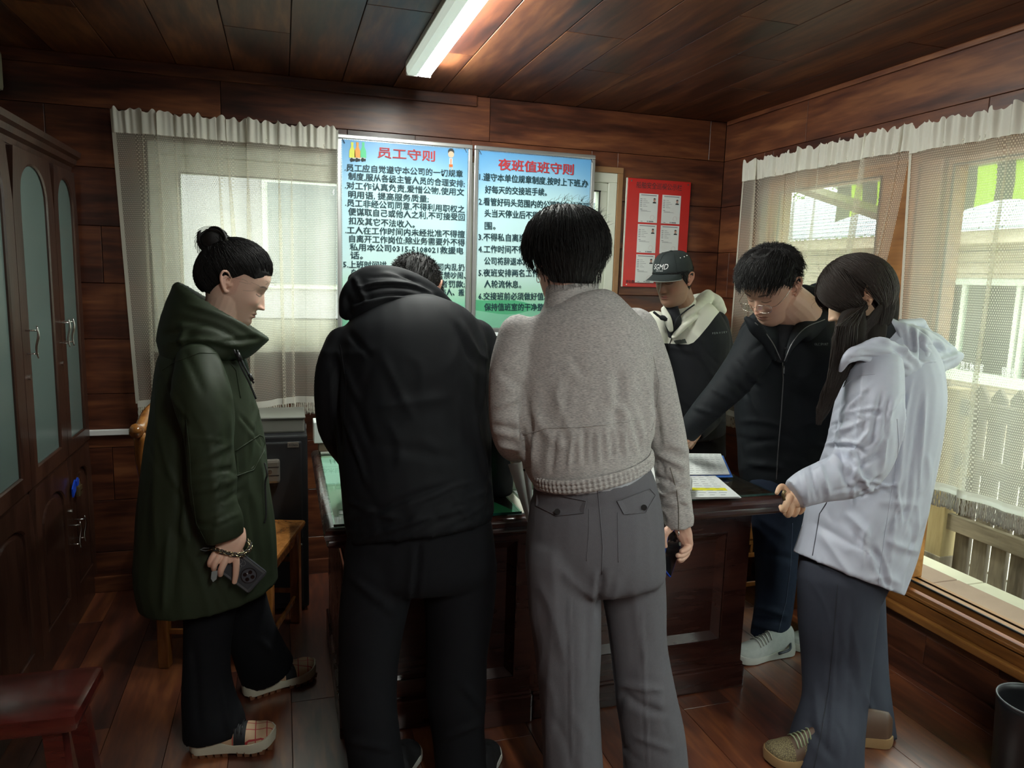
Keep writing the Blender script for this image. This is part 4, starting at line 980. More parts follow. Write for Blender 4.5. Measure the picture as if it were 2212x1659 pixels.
def folds(V, Fc, segs, both=False):
    """segs: (x0,y0,x1,y1,width_px,amp_m[,bend]) creases (amp<0) and ridges pressed into the cloth"""
    N = normals(V, Fc); px, w = proj(V); fc = ((CAM-V)*N).sum(1)/np.linalg.norm(CAM-V, axis=1)
    m = np.clip(fc*4, 0, 1) if not both else 1.0
    D = np.zeros(len(V))
    for s in segs:
        a = np.array(s[:2], float); b = np.array(s[2:4], float); L = np.linalg.norm(b-a)+1e-6; t = (b-a)/L; nn = np.array([-t[1], t[0]])
        r = px-a; u = (r@t)/L; bend = (s[6] if len(s) > 6 else 0)*np.clip(u, 0, 1)*(1-np.clip(u, 0, 1))*4
        d = r@nn-bend; e = np.clip(np.minimum(u+.15, 1.15-u)/.35, 0, 1); e = e*e*(3-2*e)
        ww = s[4]; g = .45*np.exp(-(d/ww)**2)+.65*np.exp(-np.abs(d)/(.75*ww))-.45*np.exp(-((d-1.7*ww)/(1.3*ww))**2)-.25*np.exp(-((d+1.8*ww)/(1.3*ww))**2)
        D += s[5]*e*g
    return V+N*(D*m)[:, None]
def rfolds(n, box, ang, dang, length, width, amp, seed):
    r = np.random.default_rng(seed); o = []
    for i in range(n):
        cx, cy = r.uniform(box[0], box[2]), r.uniform(box[1], box[3]); a = math.radians(ang+r.normal()*dang); l = length*r.uniform(.5, 1.3)/2
        o.append((cx-l*math.cos(a), cy-l*math.sin(a), cx+l*math.cos(a), cy+l*math.sin(a), width*r.uniform(.6, 1.4), amp*r.choice([-1, 1, 1])*r.uniform(.5, 1.1), r.uniform(-.12, .12)*length))
    return o
def ripple(V, Fc, amp, scale, seed=0, stretch=(1, 1, .5)):
    r = np.random.default_rng(seed); N = normals(V, Fc); X = V*np.array(stretch)*scale; D = np.zeros(len(V))
    W = np.stack([np.sin(X@r.normal(size=3)*1.3+r.uniform(0, 6)) for _ in range(3)], 1)
    for _ in range(7):
        k = r.normal(size=3)*r.uniform(.7, 2.0); D += np.sin(X@k+W@r.normal(size=3)*1.2+r.uniform(0, 6))/np.linalg.norm(k)
    D = D/3.2; D = np.sign(D)*np.abs(D)**1.3
    return V+N*(amp*D)[:, None]
def mesh_obj(name, V, Fc, mats, parent=None, mi=None, col=None, smooth=True):
    me = bpy.data.meshes.new(name); me.from_pydata(V.tolist() if hasattr(V, 'tolist') else V, [], Fc)
    for m in (mats if isinstance(mats, (list, tuple)) else [mats]): me.materials.append(m)
    if mi is not None: me.polygons.foreach_set('material_index', np.asarray(mi, np.int32))
    me.polygons.foreach_set('use_smooth', [smooth]*len(me.polygons))
    if col is not None:
        ca = me.color_attributes.new('Col', 'FLOAT_COLOR', 'POINT'); ca.data.foreach_set('color', np.hstack([col, np.ones((len(col), 1))]).astype(np.float32).ravel())
    me.update(); o = bpy.data.objects.new(name, me); C.objects.link(o)
    if parent: o.parent = parent
    return o
def bvh(V, Fc): return BVHTree.FromPolygons([tuple(v) for v in V], Fc)
def hit(tree_, px, py, out=.001):
    d = Vector(ray(px, py)).normalized(); r = tree_.ray_cast(Vector(CAM), d)
    if r[0] is None: return None
    return np.array(r[0])-np.array(d)*out
def path_on(tree_, pts, out=.0012, step=6):
    """lay a px polyline on the surface"""
    o = []
    for (a, b) in zip(pts, pts[1:]):
        n = max(2, int(math.hypot(b[0]-a[0], b[1]-a[1])/step))
        for i in range(n):
            h_ = hit(tree_, a[0]+(b[0]-a[0])*i/n, a[1]+(b[1]-a[1])*i/n, out)
            if h_ is not None: o.append(h_)
    h_ = hit(tree_, *pts[-1], out)
    if h_ is not None: o.append(h_)
    return o
def seam(tree_, pts, r, name, m, parent, out=.0008, n=5):
    q = path_on(tree_, pts, out)
    return MB().tube(q, r, n).build(name, m, parent, smooth=True) if len(q) > 2 else None
def patch(tree_, poly, out, name, m, parent, th=.0015):
    """small flat piece of cloth lying on the garment"""
    q = [hit(tree_, *p, out) for p in poly]; q = [x for x in q if x is not None]
    if len(q) < 3: return None
    v = (np.mean(q, 0)-CAM); v /= np.linalg.norm(v); k = len(q)
    return MB().add([x for x in q]+[x+v*th for x in q], [tuple(range(k)), tuple(range(2*k-1, k-1, -1))]+[(i, (i+1) % k, k+(i+1) % k, k+i) for i in range(k)]).build(name, m, parent)
def fabric(name, col, rough=.8, weave=600, bump=.25, sheen=.0, var=.15, spec=.3, mott=60):
    m, nt, b = new_mat(name); N, L = nt.nodes, nt.links; setp(b, col=col, rough=rough, sheen=sheen, spec=spec)
    tc = N.new('ShaderNodeTexCoord'); nz = N.new('ShaderNodeTexNoise'); nz.inputs['Scale'].default_value = mott; nz.inputs['Detail'].default_value = 6
    L.new(tc.outputs['Object'], nz.inputs['Vector'])
    mp = N.new('ShaderNodeMapRange'); mp.inputs['To Min'].default_value = 1-var; mp.inputs['To Max'].default_value = 1+var; L.new(nz.outputs['Fac'], mp.inputs['Value'])
    vm = N.new('ShaderNodeVectorMath'); vm.operation = 'SCALE'; vm.inputs[0].default_value = col; L.new(mp.outputs[0], vm.inputs['Scale']); L.new(vm.outputs[0], b.inputs['Base Color'])
    n2 = N.new('ShaderNodeTexNoise'); n2.inputs['Scale'].default_value = weave; L.new(tc.outputs['Object'], n2.inputs['Vector'])
    bp = N.new('ShaderNodeBump'); bp.inputs['Strength'].default_value = bump; bp.inputs['Distance'].default_value = .0015; L.new(n2.outputs['Fac'], bp.inputs['Height']); L.new(bp.outputs['Normal'], b.inputs['Normal'])
    return m
# ---- skin material reads the painted complexion (lips, brows); nostril, mouth line and lid crease shade painted in
mSkin, nt, b = new_mat('skin'); N, L = nt.nodes, nt.links
ca = N.new('ShaderNodeVertexColor'); ca.layer_name = 'Col'; L.new(ca.outputs['Color'], b.inputs['Base Color']); setp(b, rough=.48, sub=.12, spec=.4)
b.inputs['Subsurface Radius'].default_value = (.012, .005, .003); b.inputs['Subsurface Scale'].default_value = .3
tc = N.new('ShaderNodeTexCoord'); n2 = N.new('ShaderNodeTexNoise'); n2.inputs['Scale'].default_value = 700; L.new(tc.outputs['Object'], n2.inputs['Vector'])
bp = N.new('ShaderNodeBump'); bp.inputs['Strength'].default_value = .12; bp.inputs['Distance'].default_value = .001; L.new(n2.outputs['Fac'], bp.inputs['Height']); L.new(bp.outputs['Normal'], b.inputs['Normal'])
def hairmat(name, col, rough):
    m, nt, b = new_mat(name); N, L = nt.nodes, nt.links; setp(b, col=col, rough=rough, spec=.35)
    tc = N.new('ShaderNodeTexCoord'); n2 = N.new('ShaderNodeTexNoise'); n2.inputs['Scale'].default_value = 900; n2.inputs['Detail'].default_value = 2; L.new(tc.outputs['Object'], n2.inputs['Vector'])
    bp = N.new('ShaderNodeBump'); bp.inputs['Strength'].default_value = .4; bp.inputs['Distance'].default_value = .001; L.new(n2.outputs['Fac'], bp.inputs['Height']); L.new(bp.outputs['Normal'], b.inputs['Normal']); return m
mHair = hairmat('black_hair', (.009, .008, .008), .6)
mHairB = hairmat('dark_brown_hair', (.020, .012, .009), .58)
mHairM = hairmat('hair_under_mass', (.012, .008, .006), .95)
# ---- head
HT = np.array([  # z, front, back, half width
 [-.012, .052, .002, .022], [-.004, .070, -.022, .036], [.006, .079, -.036, .044], [.02, .085, -.048, .0515], [.04, .086, -.058, .0580], [.06, .087, -.066, .0635],
 [.08, .088, -.077, .0680], [.10, .088, -.087, .0715], [.12, .087, -.093, .0740], [.14, .091, -.097, .0755], [.16, .092, -.098, .0755], [.18, .086, -.092, .0725], [.20, .068, -.077, .0620],
 [.214, .044, -.053, .0440], [.222, .022, -.030, .0250], [.225, .004, -.006, .005]])
EZ = .113   # ear axis height above the chin
class Head:
    def __init__(s, px, py, Y, az, pitch, roll=0, k=1.0, male=True):
        a, p = math.radians(az), math.radians(pitch)
        f = np.array([math.cos(a)*math.cos(p), math.sin(a)*math.cos(p), -math.sin(p)]); r = np.array([math.sin(a), -math.cos(a), 0]); u = np.cross(r, f)
        q = math.radians(roll); r2 = math.cos(q)*r+math.sin(q)*u; u2 = -math.sin(q)*r+math.cos(q)*u
        s.R = np.array([r2, f, u2]); s.c = P(px, py, Y); s.k = k; s.male = male
    def w(s, L): return s.c+(np.asarray(L)-np.array([0, 0, EZ]))*s.k@s.R
    def l(s, V): return (np.asarray(V)-s.c)@s.R.T/s.k+np.array([0, 0, EZ])
def gz(x, c, s_): return np.exp(-((x-c)/s_)**2)
def head_shape(male=True, wide=1.0):
    nz, nt_ = 120, 128; z = np.concatenate([np.linspace(-.012, .2, 95), np.linspace(.2, .225, 26)[1:]])
    f_, b_, h_ = [np.interp(z, HT[:, 0], HT[:, i]) for i in (1, 2, 3)]
    for arr in (f_, b_, h_):
        for _ in range(6): arr[1:-1] = (arr[:-2]+2*arr[1:-1]+arr[2:])/4
    h_ = h_*wide
    th = np.arange(nt_)*2*math.pi/nt_; c, s_ = np.cos(th), np.sin(th)
    e = 2/2.25; X = h_[:, None]*(np.sign(s_)*np.abs(s_)**e)[None]; cc = np.sign(c)*np.abs(c)**e
    mid = (f_+b_)[:, None]*.5*0; Yy = np.where(cc[None] > 0, f_[:, None]*cc[None], -b_[:, None]*cc[None]); Z = np.repeat(z[:, None], nt_, 1)
    fr_ = np.clip((c[None]-.05)*2.2, 0, 1)*np.ones_like(Yy)
    d = np.zeros_like(Yy); ax = np.abs(X)
    nl = np.clip((.121-Z)/.045, 0, 1)*(Z > .066); nl = nl*np.clip((Z-.064)/.007, 0, 1)
    nh = .021 if male else .0175
    d += (.003+nh*nl**1.25)*gz(X, 0, .0070+.0045*nl)*np.clip((.130-Z)/.02, 0, 1)*np.clip((Z-.064)/.006, 0, 1)
    d += .0085*gz(ax, .0125, .0055)*gz(Z, .0755, .006)
    d -= .0085*gz(ax, .030, .015)*gz(Z, .1155, .0095)
    d += .0060*gz(ax, .031, .0115)*gz(Z, .1125, .0075)
    d += .0030*gz(Z, .134, .007)*gz(ax, .025, .022)*(1.3 if male else .7)
    d += .0050*gz(ax, .040, .018)*gz(Z, .084, .018)
    d += .0060*gz(X, 0, .018)*gz(Z, .0520, .0042)+.0062*gz(X, 0, .016)*gz(Z, .0425, .0045)
    d -= .0040*gz(X, 0, .022)*gz(Z, .0475, .0017)
    d -= .0022*gz(X, 0, .018)*gz(Z, .0335, .005); d += .0030*gz(X, 0, .016)*gz(Z, .018, .012)
    Yy = Yy+d*fr_
    return np.stack([X, Yy, Z], -1)
def add_head(mb, H, wide=1.0, jaw=1.0):
    G = head_shape(H.male, wide); G = H.w(G.reshape(-1, 3)).reshape(G.shape); n = G.shape[1]; base = len(mb.v); mb.grid(G, closev=True)
    mb.f.append(tuple(base+j for j in range(n))); mb.m.append(0); mb.f.append(tuple(base+(G.shape[0]-1)*n+j for j in reversed(range(n)))); mb.m.append(0)
    for sd in (-1, 1):   # ears
        o = np.array([sd*(.0725*wide), -.004, .108]); bk = np.array([sd*.42, -.90, 0]); bk /= np.linalg.norm(bk); up = np.array([sd*.08, -.22, .97]); up /= np.linalg.norm(up)
        E_ = lambda u, v, w=0: H.w(o+bk*u+up*v+np.array([sd, .42, 0])*w)
        hx = [(.002, .002), (.001, .016), (.004, .027), (.013, .034), (.024, .031), (.029, .020), (.028, .006), (.022, -.007), (.014, -.018), (.007, -.023), (.002, -.017)]
        mb.tube(crom([E_(u, v, .0045) for u, v in hx], 4), np.interp(np.linspace(0, 1, 41), [0, .3, .7, .85, 1], [.0030, .0040, .0035, .0050, .0042])*H.k, 8)
        mb.tube(crom([E_(u, v, .003) for u, v in ((.012, .022), (.020, .016), (.020, .002), (.014, -.008), (.008, -.010))], 4), .0030*H.k, 7)
        mb.tube(crom([E_(u, v, 0) for u, v in ((.003, .022), (.012, .012), (.014, 0), (.008, -.014))], 5), [.0072*H.k]*8+[.0085*H.k]*8, 10, flat=.4)
        mb.tube([E_(-.004, 0, -.006), E_(.006, .002, -.001), E_(.012, .004, 0)], [.012*H.k, .010*H.k, .008*H.k], 10)
        mb.tube([E_(.000, -.004, .003), E_(.004, -.003, .0045)], .0035*H.k, 8)
def skin_col(V, H, base, lips=(.42, .12, .10), brow=(.02, .015, .012), browt=1.0, stub=0.0, lash=1.0):
    col = np.tile(np.array(base, float), (len(V), 1)); L = H.l(V); x, y, z = L.T; ax = np.abs(x); fr_ = (y > .045) & (ax < .075)
    def mixc(mask, c, k=1.0):
        m = np.clip(mask*k, 0, 1)[:, None]; col[:] = col*(1-m)+np.array(c)*m
    blush = gz(ax, .042, .016)*gz(z, .083, .016)*(y > .02); mixc(blush*.22, (.55, .16, .12)); mixc(gz(x, 0, .014)*gz(z, .080, .012)*fr_*.18, (.55, .16, .12))
    er = (ax > .068*1.0)*gz(z, .113, .04)*(y < .02)*(y > -.05); mixc(er*.22, (.6, .15, .10))
    mixc(fr_*(gz(z, .0515, .0036)*(ax < .021-.0*ax)*np.clip((.022-ax)/.006, 0, 1)), lips, .85); mixc(fr_*gz(z, .0425, .0042)*np.clip((.019-ax)/.006, 0, 1), lips, .85)
    mixc(fr_*gz(z, .0475, .0011)*np.clip((.023-ax)/.003, 0, 1), (.10, .03, .025), .9)  # shade between the closed lips, painted into the colour
    zb = .1345+.004*np.sin((ax-.012)/.034*2.4)-.10*np.clip(ax-.038, 0, 1); mixc(fr_*np.exp(-((z-zb)/.0032)**4)*np.clip((ax-.012)/.004, 0, 1)*np.clip((.050-ax)/.006, 0, 1), brow, .85*browt)
    ze = .1115-.0035*(1-((ax-.031)/.015)**2); mixc(fr_*np.exp(-((z-ze)/.0014)**2)*(np.abs(ax-.031) < .0155), (.015, .010, .008), .95*lash)
    zc_ = ze+.0065; mixc(fr_*np.exp(-((z-zc_)/.0009)**2)*(np.abs(ax-.031) < .014), (.25, .09, .06), .5)  # shade of the eyelid crease, painted into the colour
    mixc(fr_*gz(ax, .0065, .0032)*gz(z, .0672, .0022), (.09, .02, .015), .9)  # nostril shade, painted as dark spots
    if stub: mixc(stub*np.clip((.060-z)/.01, 0, 1)*(y > .0)*(z > -.01), (.10, .08, .075), .35)
    return np.clip(col, 0, 1)
# ---- hair
def scalp(H, th, z, off, wide=1.0):
    f_, b_, h_ = [np.interp(z, HT[:, 0], HT[:, i]) for i in (1, 2, 3)]; h_ = h_*wide
    c, s_ = np.cos(th), np.sin(th); e = 2/2.2; C_ = np.sign(c)*np.abs(c)**e; S_ = np.sign(s_)*np.abs(s_)**e
    X = (h_+off)*S_; Y_ = np.where(C_ > 0, (f_+off)*C_, (-b_+off)*-(-C_)); Y_ = np.where(C_ > 0, (f_+off)*C_, (b_-off)*-C_)
    return np.stack([X, Y_, z+off*np.clip((z-.17)/.05, 0, 1)], -1)
def hair_cap(H, line, off, wide=1.0, name='hair', m=None, parent=None, nth=120, nz=40, seed=0, rough_=.0015):
    """line(th)->lower edge z ; off(th, t)->thickness above the scalp ; closed shell"""
    r = np.random.default_rng(seed); th = np.arange(nth)*2*math.pi/nth; zl = line(th); T = np.linspace(0, 1, nz)
    Z = zl[None]+(.2245-zl[None])*np.sin(T*math.pi/2)[:, None]**1.0; TH = np.repeat(th[None], nz, 0)
    O = off(TH, T[:, None]*np.ones_like(TH))*np.clip(T[:, None]*5+.25, 0, 1)
    O = O+rough_*(np.sin(TH*23+Z*60)+.7*np.sin(TH*41-Z*90)+.5*np.sin(TH*67))
    G = scalp(H, TH, Z, O, wide); G2 = scalp(H, TH, Z, np.full_like(O, -.004), wide)
    mb = MB(); A = H.w(np.concatenate([G2[::-1], G]).reshape(-1, 3)).reshape(2*nz, nth, 3); base = 0; mb.grid(A, closev=True)
    mb.f.append(tuple(range(nth))); mb.m.append(0); mb.f.append(tuple((2*nz-1)*nth+j for j in reversed(range(nth)))); mb.m.append(0)
    return mb
def strands(mb, roots, paths, r0=.0009, n=3):
    for q, rr in paths:
        k = len(q); mb.tube(q, np.linspace(1, .35, k)*rr, n, caps=False)
def short_hair(H, parent, line, lenf, flow, n=1500, lift=.012, m=None, wide=1.0, seed=1, thick=.010, seg=6, r0=.0010, name='hair', capoff=None, zmax=.224, crown=0):
    """cap plus a coat of locks combed along flow(local pos)->direction"""
    r = np.random.default_rng(seed); mb = hair_cap(H, line, capoff or (lambda th, t: thick*.75+0*t), wide=wide, seed=seed)
    ell = np.array([.0765*wide, .0965, .098]); cc = np.array([0, -.003, .128])
    for i in range(n):
        th = r.uniform(0, 2*math.pi); zl = float(line(np.array([th]))[0]); u = r.uniform(0, 1)**.8; z = zl+(zmax-zl)*math.sin(u*math.pi/2)
        co_ = (capoff or (lambda a_, t_: thick*.75+0*t_))(np.array([th]), np.array([u]))[0]
        p = scalp(H, np.array([th]), np.array([z]), np.array([co_+r.uniform(-.001, .003)]), wide)[0]
        L = lenf(th, z)*r.uniform(.6, 1.15); d0 = np.array(flow(p), float)+r.normal(size=3)*.16; q = [p]; v = d0/np.linalg.norm(d0)
        base_s = np.linalg.norm((p-cc)/ell)
        for j in range(seg):
            st_ = L/seg; f_ = np.array(flow(q[-1]), float); v = v*.6+.4*f_/(np.linalg.norm(f_)+1e-9)+r.normal(size=3)*.05; v /= np.linalg.norm(v)
            p = q[-1]+v*st_; s_ = np.linalg.norm((p-cc)/ell); tgt = base_s+(lift*(j+1)/seg*r.uniform(.3, 1.2))/.09
            if p[2] > .055: p = cc+(p-cc)*(tgt/s_)
            q.append(p)
        mb.tube(H.w(np.array(q)), np.linspace(1, .3, len(q))*r0*H.k*r.uniform(.7, 1.3), 3, caps=False)
    for i in range(crown):      # crown locks combed forward over the whorl
        x0, y0 = r.uniform(-.045, .045), r.uniform(-.075, -.015); v0 = r.normal()*.3; q = []
        for j in range(6):
            x_, y_ = x0*(1+.2*j/5)+v0*.012*j/5, y0+.060*j/5; h_ = max(.05, 1-(x_/ell[0])**2-((y_+.003)/ell[1])**2)**.5
            q.append([x_, y_, .128+ell[2]*h_*1.0+thick*.9+.006+.004*math.sin(j*.9)+r.uniform(-.001, .001)])
        mb.tube(H.w(np.array(q)), np.linspace(1, .3, 6)*r0*H.k, 3, caps=False)
    return mb.build(name, m or mHair, parent, smooth=True)
# ---- shoes
def shoe(parent, heel, toe, w, style, label, z0=0.0, up=None, lift=0.0):
    """heel, toe: world ground points"""
    heel, toe = np.array(heel, float), np.array(toe, float); L = np.linalg.norm(toe-heel); f = (toe-heel)/L; sd = np.cross(f, (0, 0, 1)); sd /= np.linalg.norm(sd); u = np.cross(sd, f)
    W = lambda x, y, z: heel+f*x*L+sd*y*w+u*z
    xs = np.linspace(0, 1, 22); hw = np.interp(xs, [0, .03, .1, .3, .5, .72, .88, .97, 1], [.10, .24, .33, .33, .35, .46, .42, .24, .06])
    st, chunk = style['sole'], style.get('chunk', 1.0); m_sole, m_up, m_out = style['msole'], style['mup'], style.get('mout')
    def oval(z, k, bulge=0, xk=1.0): return [W((x-.5)*xk+.5, y*k*hw_, z+bulge*x) for x, hw_, y in [(xs[i], hw[i], 1) for i in range(22)]+[(xs[i], hw[i], -1) for i in reversed(range(22))]]
    root = empty('shoe', tuple(heel), None, None)
    root['label'] = label; root.parent = parent
    toe_up = style.get('toeup', .012)
    def sec(z, k, xk=1.0):
        a = []
        for i in list(range(22)): a.append((xs[i], hw[i]*k))
        for i in reversed(range(22)): a.append((xs[i], -hw[i]*k))
        return np.array([W((x-.5)*xk+.5, y, (z(x) if callable(z) else z)+toe_up*max(0, (x-.75)/.25)**2) for x, y in a])
    o0 = style.get('out', .006)
    heelz = style.get('heelz', st*1.3); midz = st
    top = lambda x: np.interp(x, [0, .3, .5, .75, 1], [heelz, heelz*.95, midz*.85, midz, midz*1.15])
    mid = lambda x: o0+(top(x)-o0)*.55
    rings = [sec(o0*.8, .93, .97), sec(o0, 1.0), sec(mid, 1.04, 1.015), sec(top, .99), sec(lambda x: top(x)+.001, .80, .9)]
    g = np.array(rings); mb = MB().grid(g, closev=True); n = g.shape[1]; mb.f.append(tuple(range(n))); mb.m.append(0); mb.f.append(tuple(4*n+j for j in reversed(range(n)))); mb.m.append(0)
    mb.build('sole', m_sole, root, smooth='auto')
    if m_out is not None:
        mb = MB()
        g = np.array([sec(0.0, .90, .95), sec(o0, .97, .995)])
        if style.get('lugs'):
            for k in range(11):
                x0 = .04+k*.087; 
                if .42 < x0 < .50: continue
                h_ = np.interp(x0+.03, xs, hw); z1 = o0+.004+toe_up*max(0, (x0-.75)/.25)**2
                for s_ in (-1, 1): mb.add([W(x0, s_*h_*.99, z1), W(x0+.070, s_*h_*.99, z1), W(x0+.062, s_*h_*.93, z1-o0-.003), W(x0+.008, s_*h_*.93, z1-o0-.003), W(x0, s_*h_*.2, z1), W(x0+.07, s_*h_*.2, z1), W(x0+.062, s_*h_*.2, z1-o0-.003), W(x0+.008, s_*h_*.2, z1-o0-.003)],
                     [(0, 1, 2, 3), (4, 7, 6, 5), (0, 4, 5, 1), (3, 2, 6, 7), (0, 3, 7, 4), (1, 5, 6, 2)])
        else:
            mb.grid(g, closev=True); mb.f.append(tuple(range(n))); mb.m.append(0); mb.f.append(tuple(n+j for j in reversed(range(n)))); mb.m.append(0)
        stuff(mb.build('outsole', m_out, root)) if style.get('lugs') else mb.build('outsole', m_out, root)
    # upper: cross sections along the length
    ht = np.interp(xs, [0, .05, .25, .42, .60, .78, .92, 1.0], [.060, .082, .088, .080, .056, .036, .026, .008])*style.get('hk', 1.0)
    U = []; th = np.linspace(0, math.pi, 15)
    for i in range(22):
        bz = top(xs[i])-.004+toe_up*max(0, (xs[i]-.75)/.25)**2
        U.append([W((xs[i]-.5)*.97+.5, hw[i]*.95*math.cos(t)*(1-.28*math.sin(t)**2*(xs[i] < .5)), bz+ht[i]*math.sin(t)**.85) for t in th])
    U = np.array(U); mb = MB().grid(U); k = 15
    mb.f.append(tuple(range(k))); mb.m.append(0); mb.f.append(tuple(21*k+j for j in reversed(range(k)))); mb.m.append(0)
    if style.get('toecap'):
        fi = len(mb.f); kk = 0
        for i in range(21):
            for j in range(14):
                if xs[i] > .66: mb.m[kk] = 1
                elif .36 < xs[i] < .48 and (j < 3 or j > 10): mb.m[kk] = 1
                kk += 1
    mb.build('upper', [m_up, style.get('toecap', m_up)], root, smooth=True)
    if style.get('lace') is not None:
        for q, x in enumerate(np.linspace(.44, .64, 5)):
            i = np.interp(x, xs, np.arange(22)); a = U[int(i)]; pts = [a[j]+np.array([0, 0, .004]) for j in (3, 5, 7, 9, 11)]
            MB().tube(pts, .0028, 6).build('lace', style['lace'], root, smooth=True)
    for ch in root.children: ch.location = Vector(ch.location)-Vector(root.location)
    return root
# ---- hands
def hand_mesh(mb, fingers, palm):
    """fingers: list of px chains [(px,py,Y,w)...]; palm: limb keys"""
    for kx in palm: limb(mb, kx, n=14, sub=4, sq=2.3)
    for f_ in fingers: limb(mb, [(*k[:4], .95) if len(k) == 4 else k for k in f_], n=12, sub=5)
def finish_person(label, Bmb_low, Bhi, H, base, **kw):
    """one continuous body mesh: low-res core plus finer head, neck and hands"""
    V, Fc = fuse(Bmb_low, .016, 2); cols = np.tile(np.array(base, float), (len(V), 1))
    for mbh, vx, sm, isheadd in Bhi:
        v, f_ = fuse(mbh, vx, sm, .4); c_ = skin_col(v, H, base, **kw) if isheadd else np.tile(np.array(base, float)*np.array([1.02, .95, .92]), (len(v), 1))
        o = len(V); V = np.vstack([V, v]); Fc = Fc+[tuple(int(i)+o for i in q) for q in f_]; cols = np.vstack([cols, c_])
    ob = mesh_obj('person', V, Fc, mSkin, None, col=cols)
    tag(ob, label, 'person'); return ob
def garment(name, limbs, voxel, smooth, parent, m, fl=(), rip=None, extra=None, cut=None):
    mb = MB()
    for l_ in limbs:
        kw = dict(capend='flat'); 
        if isinstance(l_, dict): kw = {k: v for k, v in l_.items() if k != 'k'}; l_ = l_['k']
        limb(mb, l_, **kw)
    if extra: extra(mb)
    V, Fc = fuse(mb, voxel, smooth)
    if rip: V = ripple(V, Fc, *rip)
    for f_ in fl: V = folds(V, Fc, f_)
    mi = None; mats = m
    if cut: mi = cut(V, Fc)
    o = mesh_obj(name, V, Fc, mats, parent, mi=mi)
    return o, bvh(V, Fc)
# ================================================================== PEOPLE
SK1 = (.80, .54, .42); SK2 = (.56, .33, .235); SKD = (.37, .20, .13)
mPants = fabric('black_trouser_cloth', (.0055, .006, .008), .85, weave=900, spec=.2)
def hairline(front, temple, side, nape):
    xs_ = np.array([0, .55, 1.0, 1.35, 1.75, 2.3, math.pi]); ys_ = np.array([front, front-.004, temple, side+.012, side-.03, nape+.004, nape])
    return lambda th: np.interp(np.abs((np.asarray(th)+math.pi) % (2*math.pi)-math.pi), xs_, ys_)
# ---------------------------------------------------------------- woman in the green parka
H1 = Head(507, 612, 2.43, -4, 23, 0, 1.03, male=False)
low = MB(); limb(low, [(440, 760, 2.42, 150, .9), (445, 900, 2.42, 150, .9), (445, 1050, 2.42, 150), (450, 1200, 2.42, 150), (455, 1280, 2.42, 140)])
limb(low, [(455, 1260, 2.36, 70), (450, 1420, 2.33, 60), (455, 1590, 2.31, 45)]); limb(low, [(520, 1270, 2.5, 70), (560, 1400, 2.54, 55), (575, 1470, 2.58, 45)])
limb(low, [(440, 790, 2.26, 60), (455, 980, 2.24, 50), (470, 1090, 2.22, 42), (500, 1165, 2.20, 36)]); limb(low, [(440, 790, 2.60, 60), (450, 1000, 2.62, 45), (490, 1150, 2.62, 40)])
hd = MB(); add_head(hd, H1); limb(hd, [(498, 640, 2.43, 92, 1.05), (478, 690, 2.43, 88, 1.05), (455, 760, 2.42, 110, 1.1)], n=24)
YH = 2.185
hn = MB(); hand_mesh(hn, [
 [(505, 1190, YH, 17), (510, 1212, YH-.005, 15), (509.5, 1238, YH-.006, 13.5), (506.5, 1257, YH-.002, 11)],
 [(492, 1190, YH, 17), (486, 1211, YH-.014, 15.5), (478, 1230, YH-.014, 14), (476, 1241, YH, 12)],
 [(482, 1188, YH, 17), (471, 1206, YH-.014, 15), (463, 1221, YH-.012, 13.5), (462, 1229, YH, 12)],
 [(474, 1186, YH, 15), (461, 1200, YH-.010, 13), (454, 1213, YH-.008, 12), (453, 1221, YH, 10)],
 [(515, 1185, YH+.01, 16), (522, 1200, YH+.035, 14), (517, 1218, YH+.045, 12)]],
 [[(514, 1148, YH+.02, 32, .8), (513, 1166, YH+.01, 36, .7), (498, 1184, YH+.002, 50, .42), (482, 1197, YH-.002, 52, .32)]])
w1p = finish_person('young woman in a long dark green hooded parka looking down, phone in her hand', low, [(hd, .0022, 1, True), (hn, .0016, 2, False)], H1, SK1, lips=(.45, .13, .11), browt=.9)
lnW = hairline(.178, .152, .142, .055)
def flow_bun(bun):
    return lambda p: (np.array(bun)-np.asarray(p))*1.0+np.array([0, 0, .0])
bunL = H1.l(P(468, 530, 2.43))
def bun_hair():
    mb = hair_cap(H1, lnW, lambda th, t: .003+.004*np.sin(t*math.pi)*(np.cos(th) < 0)+.001*t, seed=3, rough_=.0004)
    r = np.random.default_rng(5); ell = np.array([.0765, .0965, .098]); cc = np.array([0, -.003, .128])
    for i in range(1100):
        th = r.uniform(0, 2*math.pi); z = float(lnW(np.array([th]))[0])+r.uniform(0, .012)
        p = scalp(H1, np.array([th]), np.array([z]), np.array([.004]))[0]; q = []
        e = np.array(bunL)+r.normal(size=3)*.010; jit = r.uniform(0, .004)
        for j in range(9):
            t = j/8; s_ = p*(1-t)+e*t; n_ = np.linalg.norm((s_-cc)/ell)
            if t < .93: s_ = cc+(s_-cc)/n_*(1.06+.13*min(1, t*3)+.04*math.sin(t*2.5)+jit*5)
            q.append(s_)
        mb.tube(H1.w(np.array(q)), np.linspace(.5, 1, 9)*.0011, 3, caps=False)
    for i in range(90):   # flyaway hairs
        th = r.uniform(-2.9, 2.9); z = r.uniform(.12, .21); p = scalp(H1, np.array([th]), np.array([z]), np.array([.014]))[0]; d = (p-cc)/np.linalg.norm(p-cc); v = r.normal(size=3)*.6-np.array([0, 1, 0])
        q = [p+v*.012*t+d*.010*math.sin(t*2.5) for t in np.linspace(0, 1.4, 6)]; mb.tube(H1.w(np.array(q)), .00022, 3, caps=False)
    return mb.build('hair', mHair, w1p, smooth=True)
bun_hair()
r_ = np.random.default_rng(9); mb = MB(); bc = np.array(P(464, 522, 2.43))
ax3 = [cr, cu, cf]
ellip(mb, bc, (.040, .034, .038))
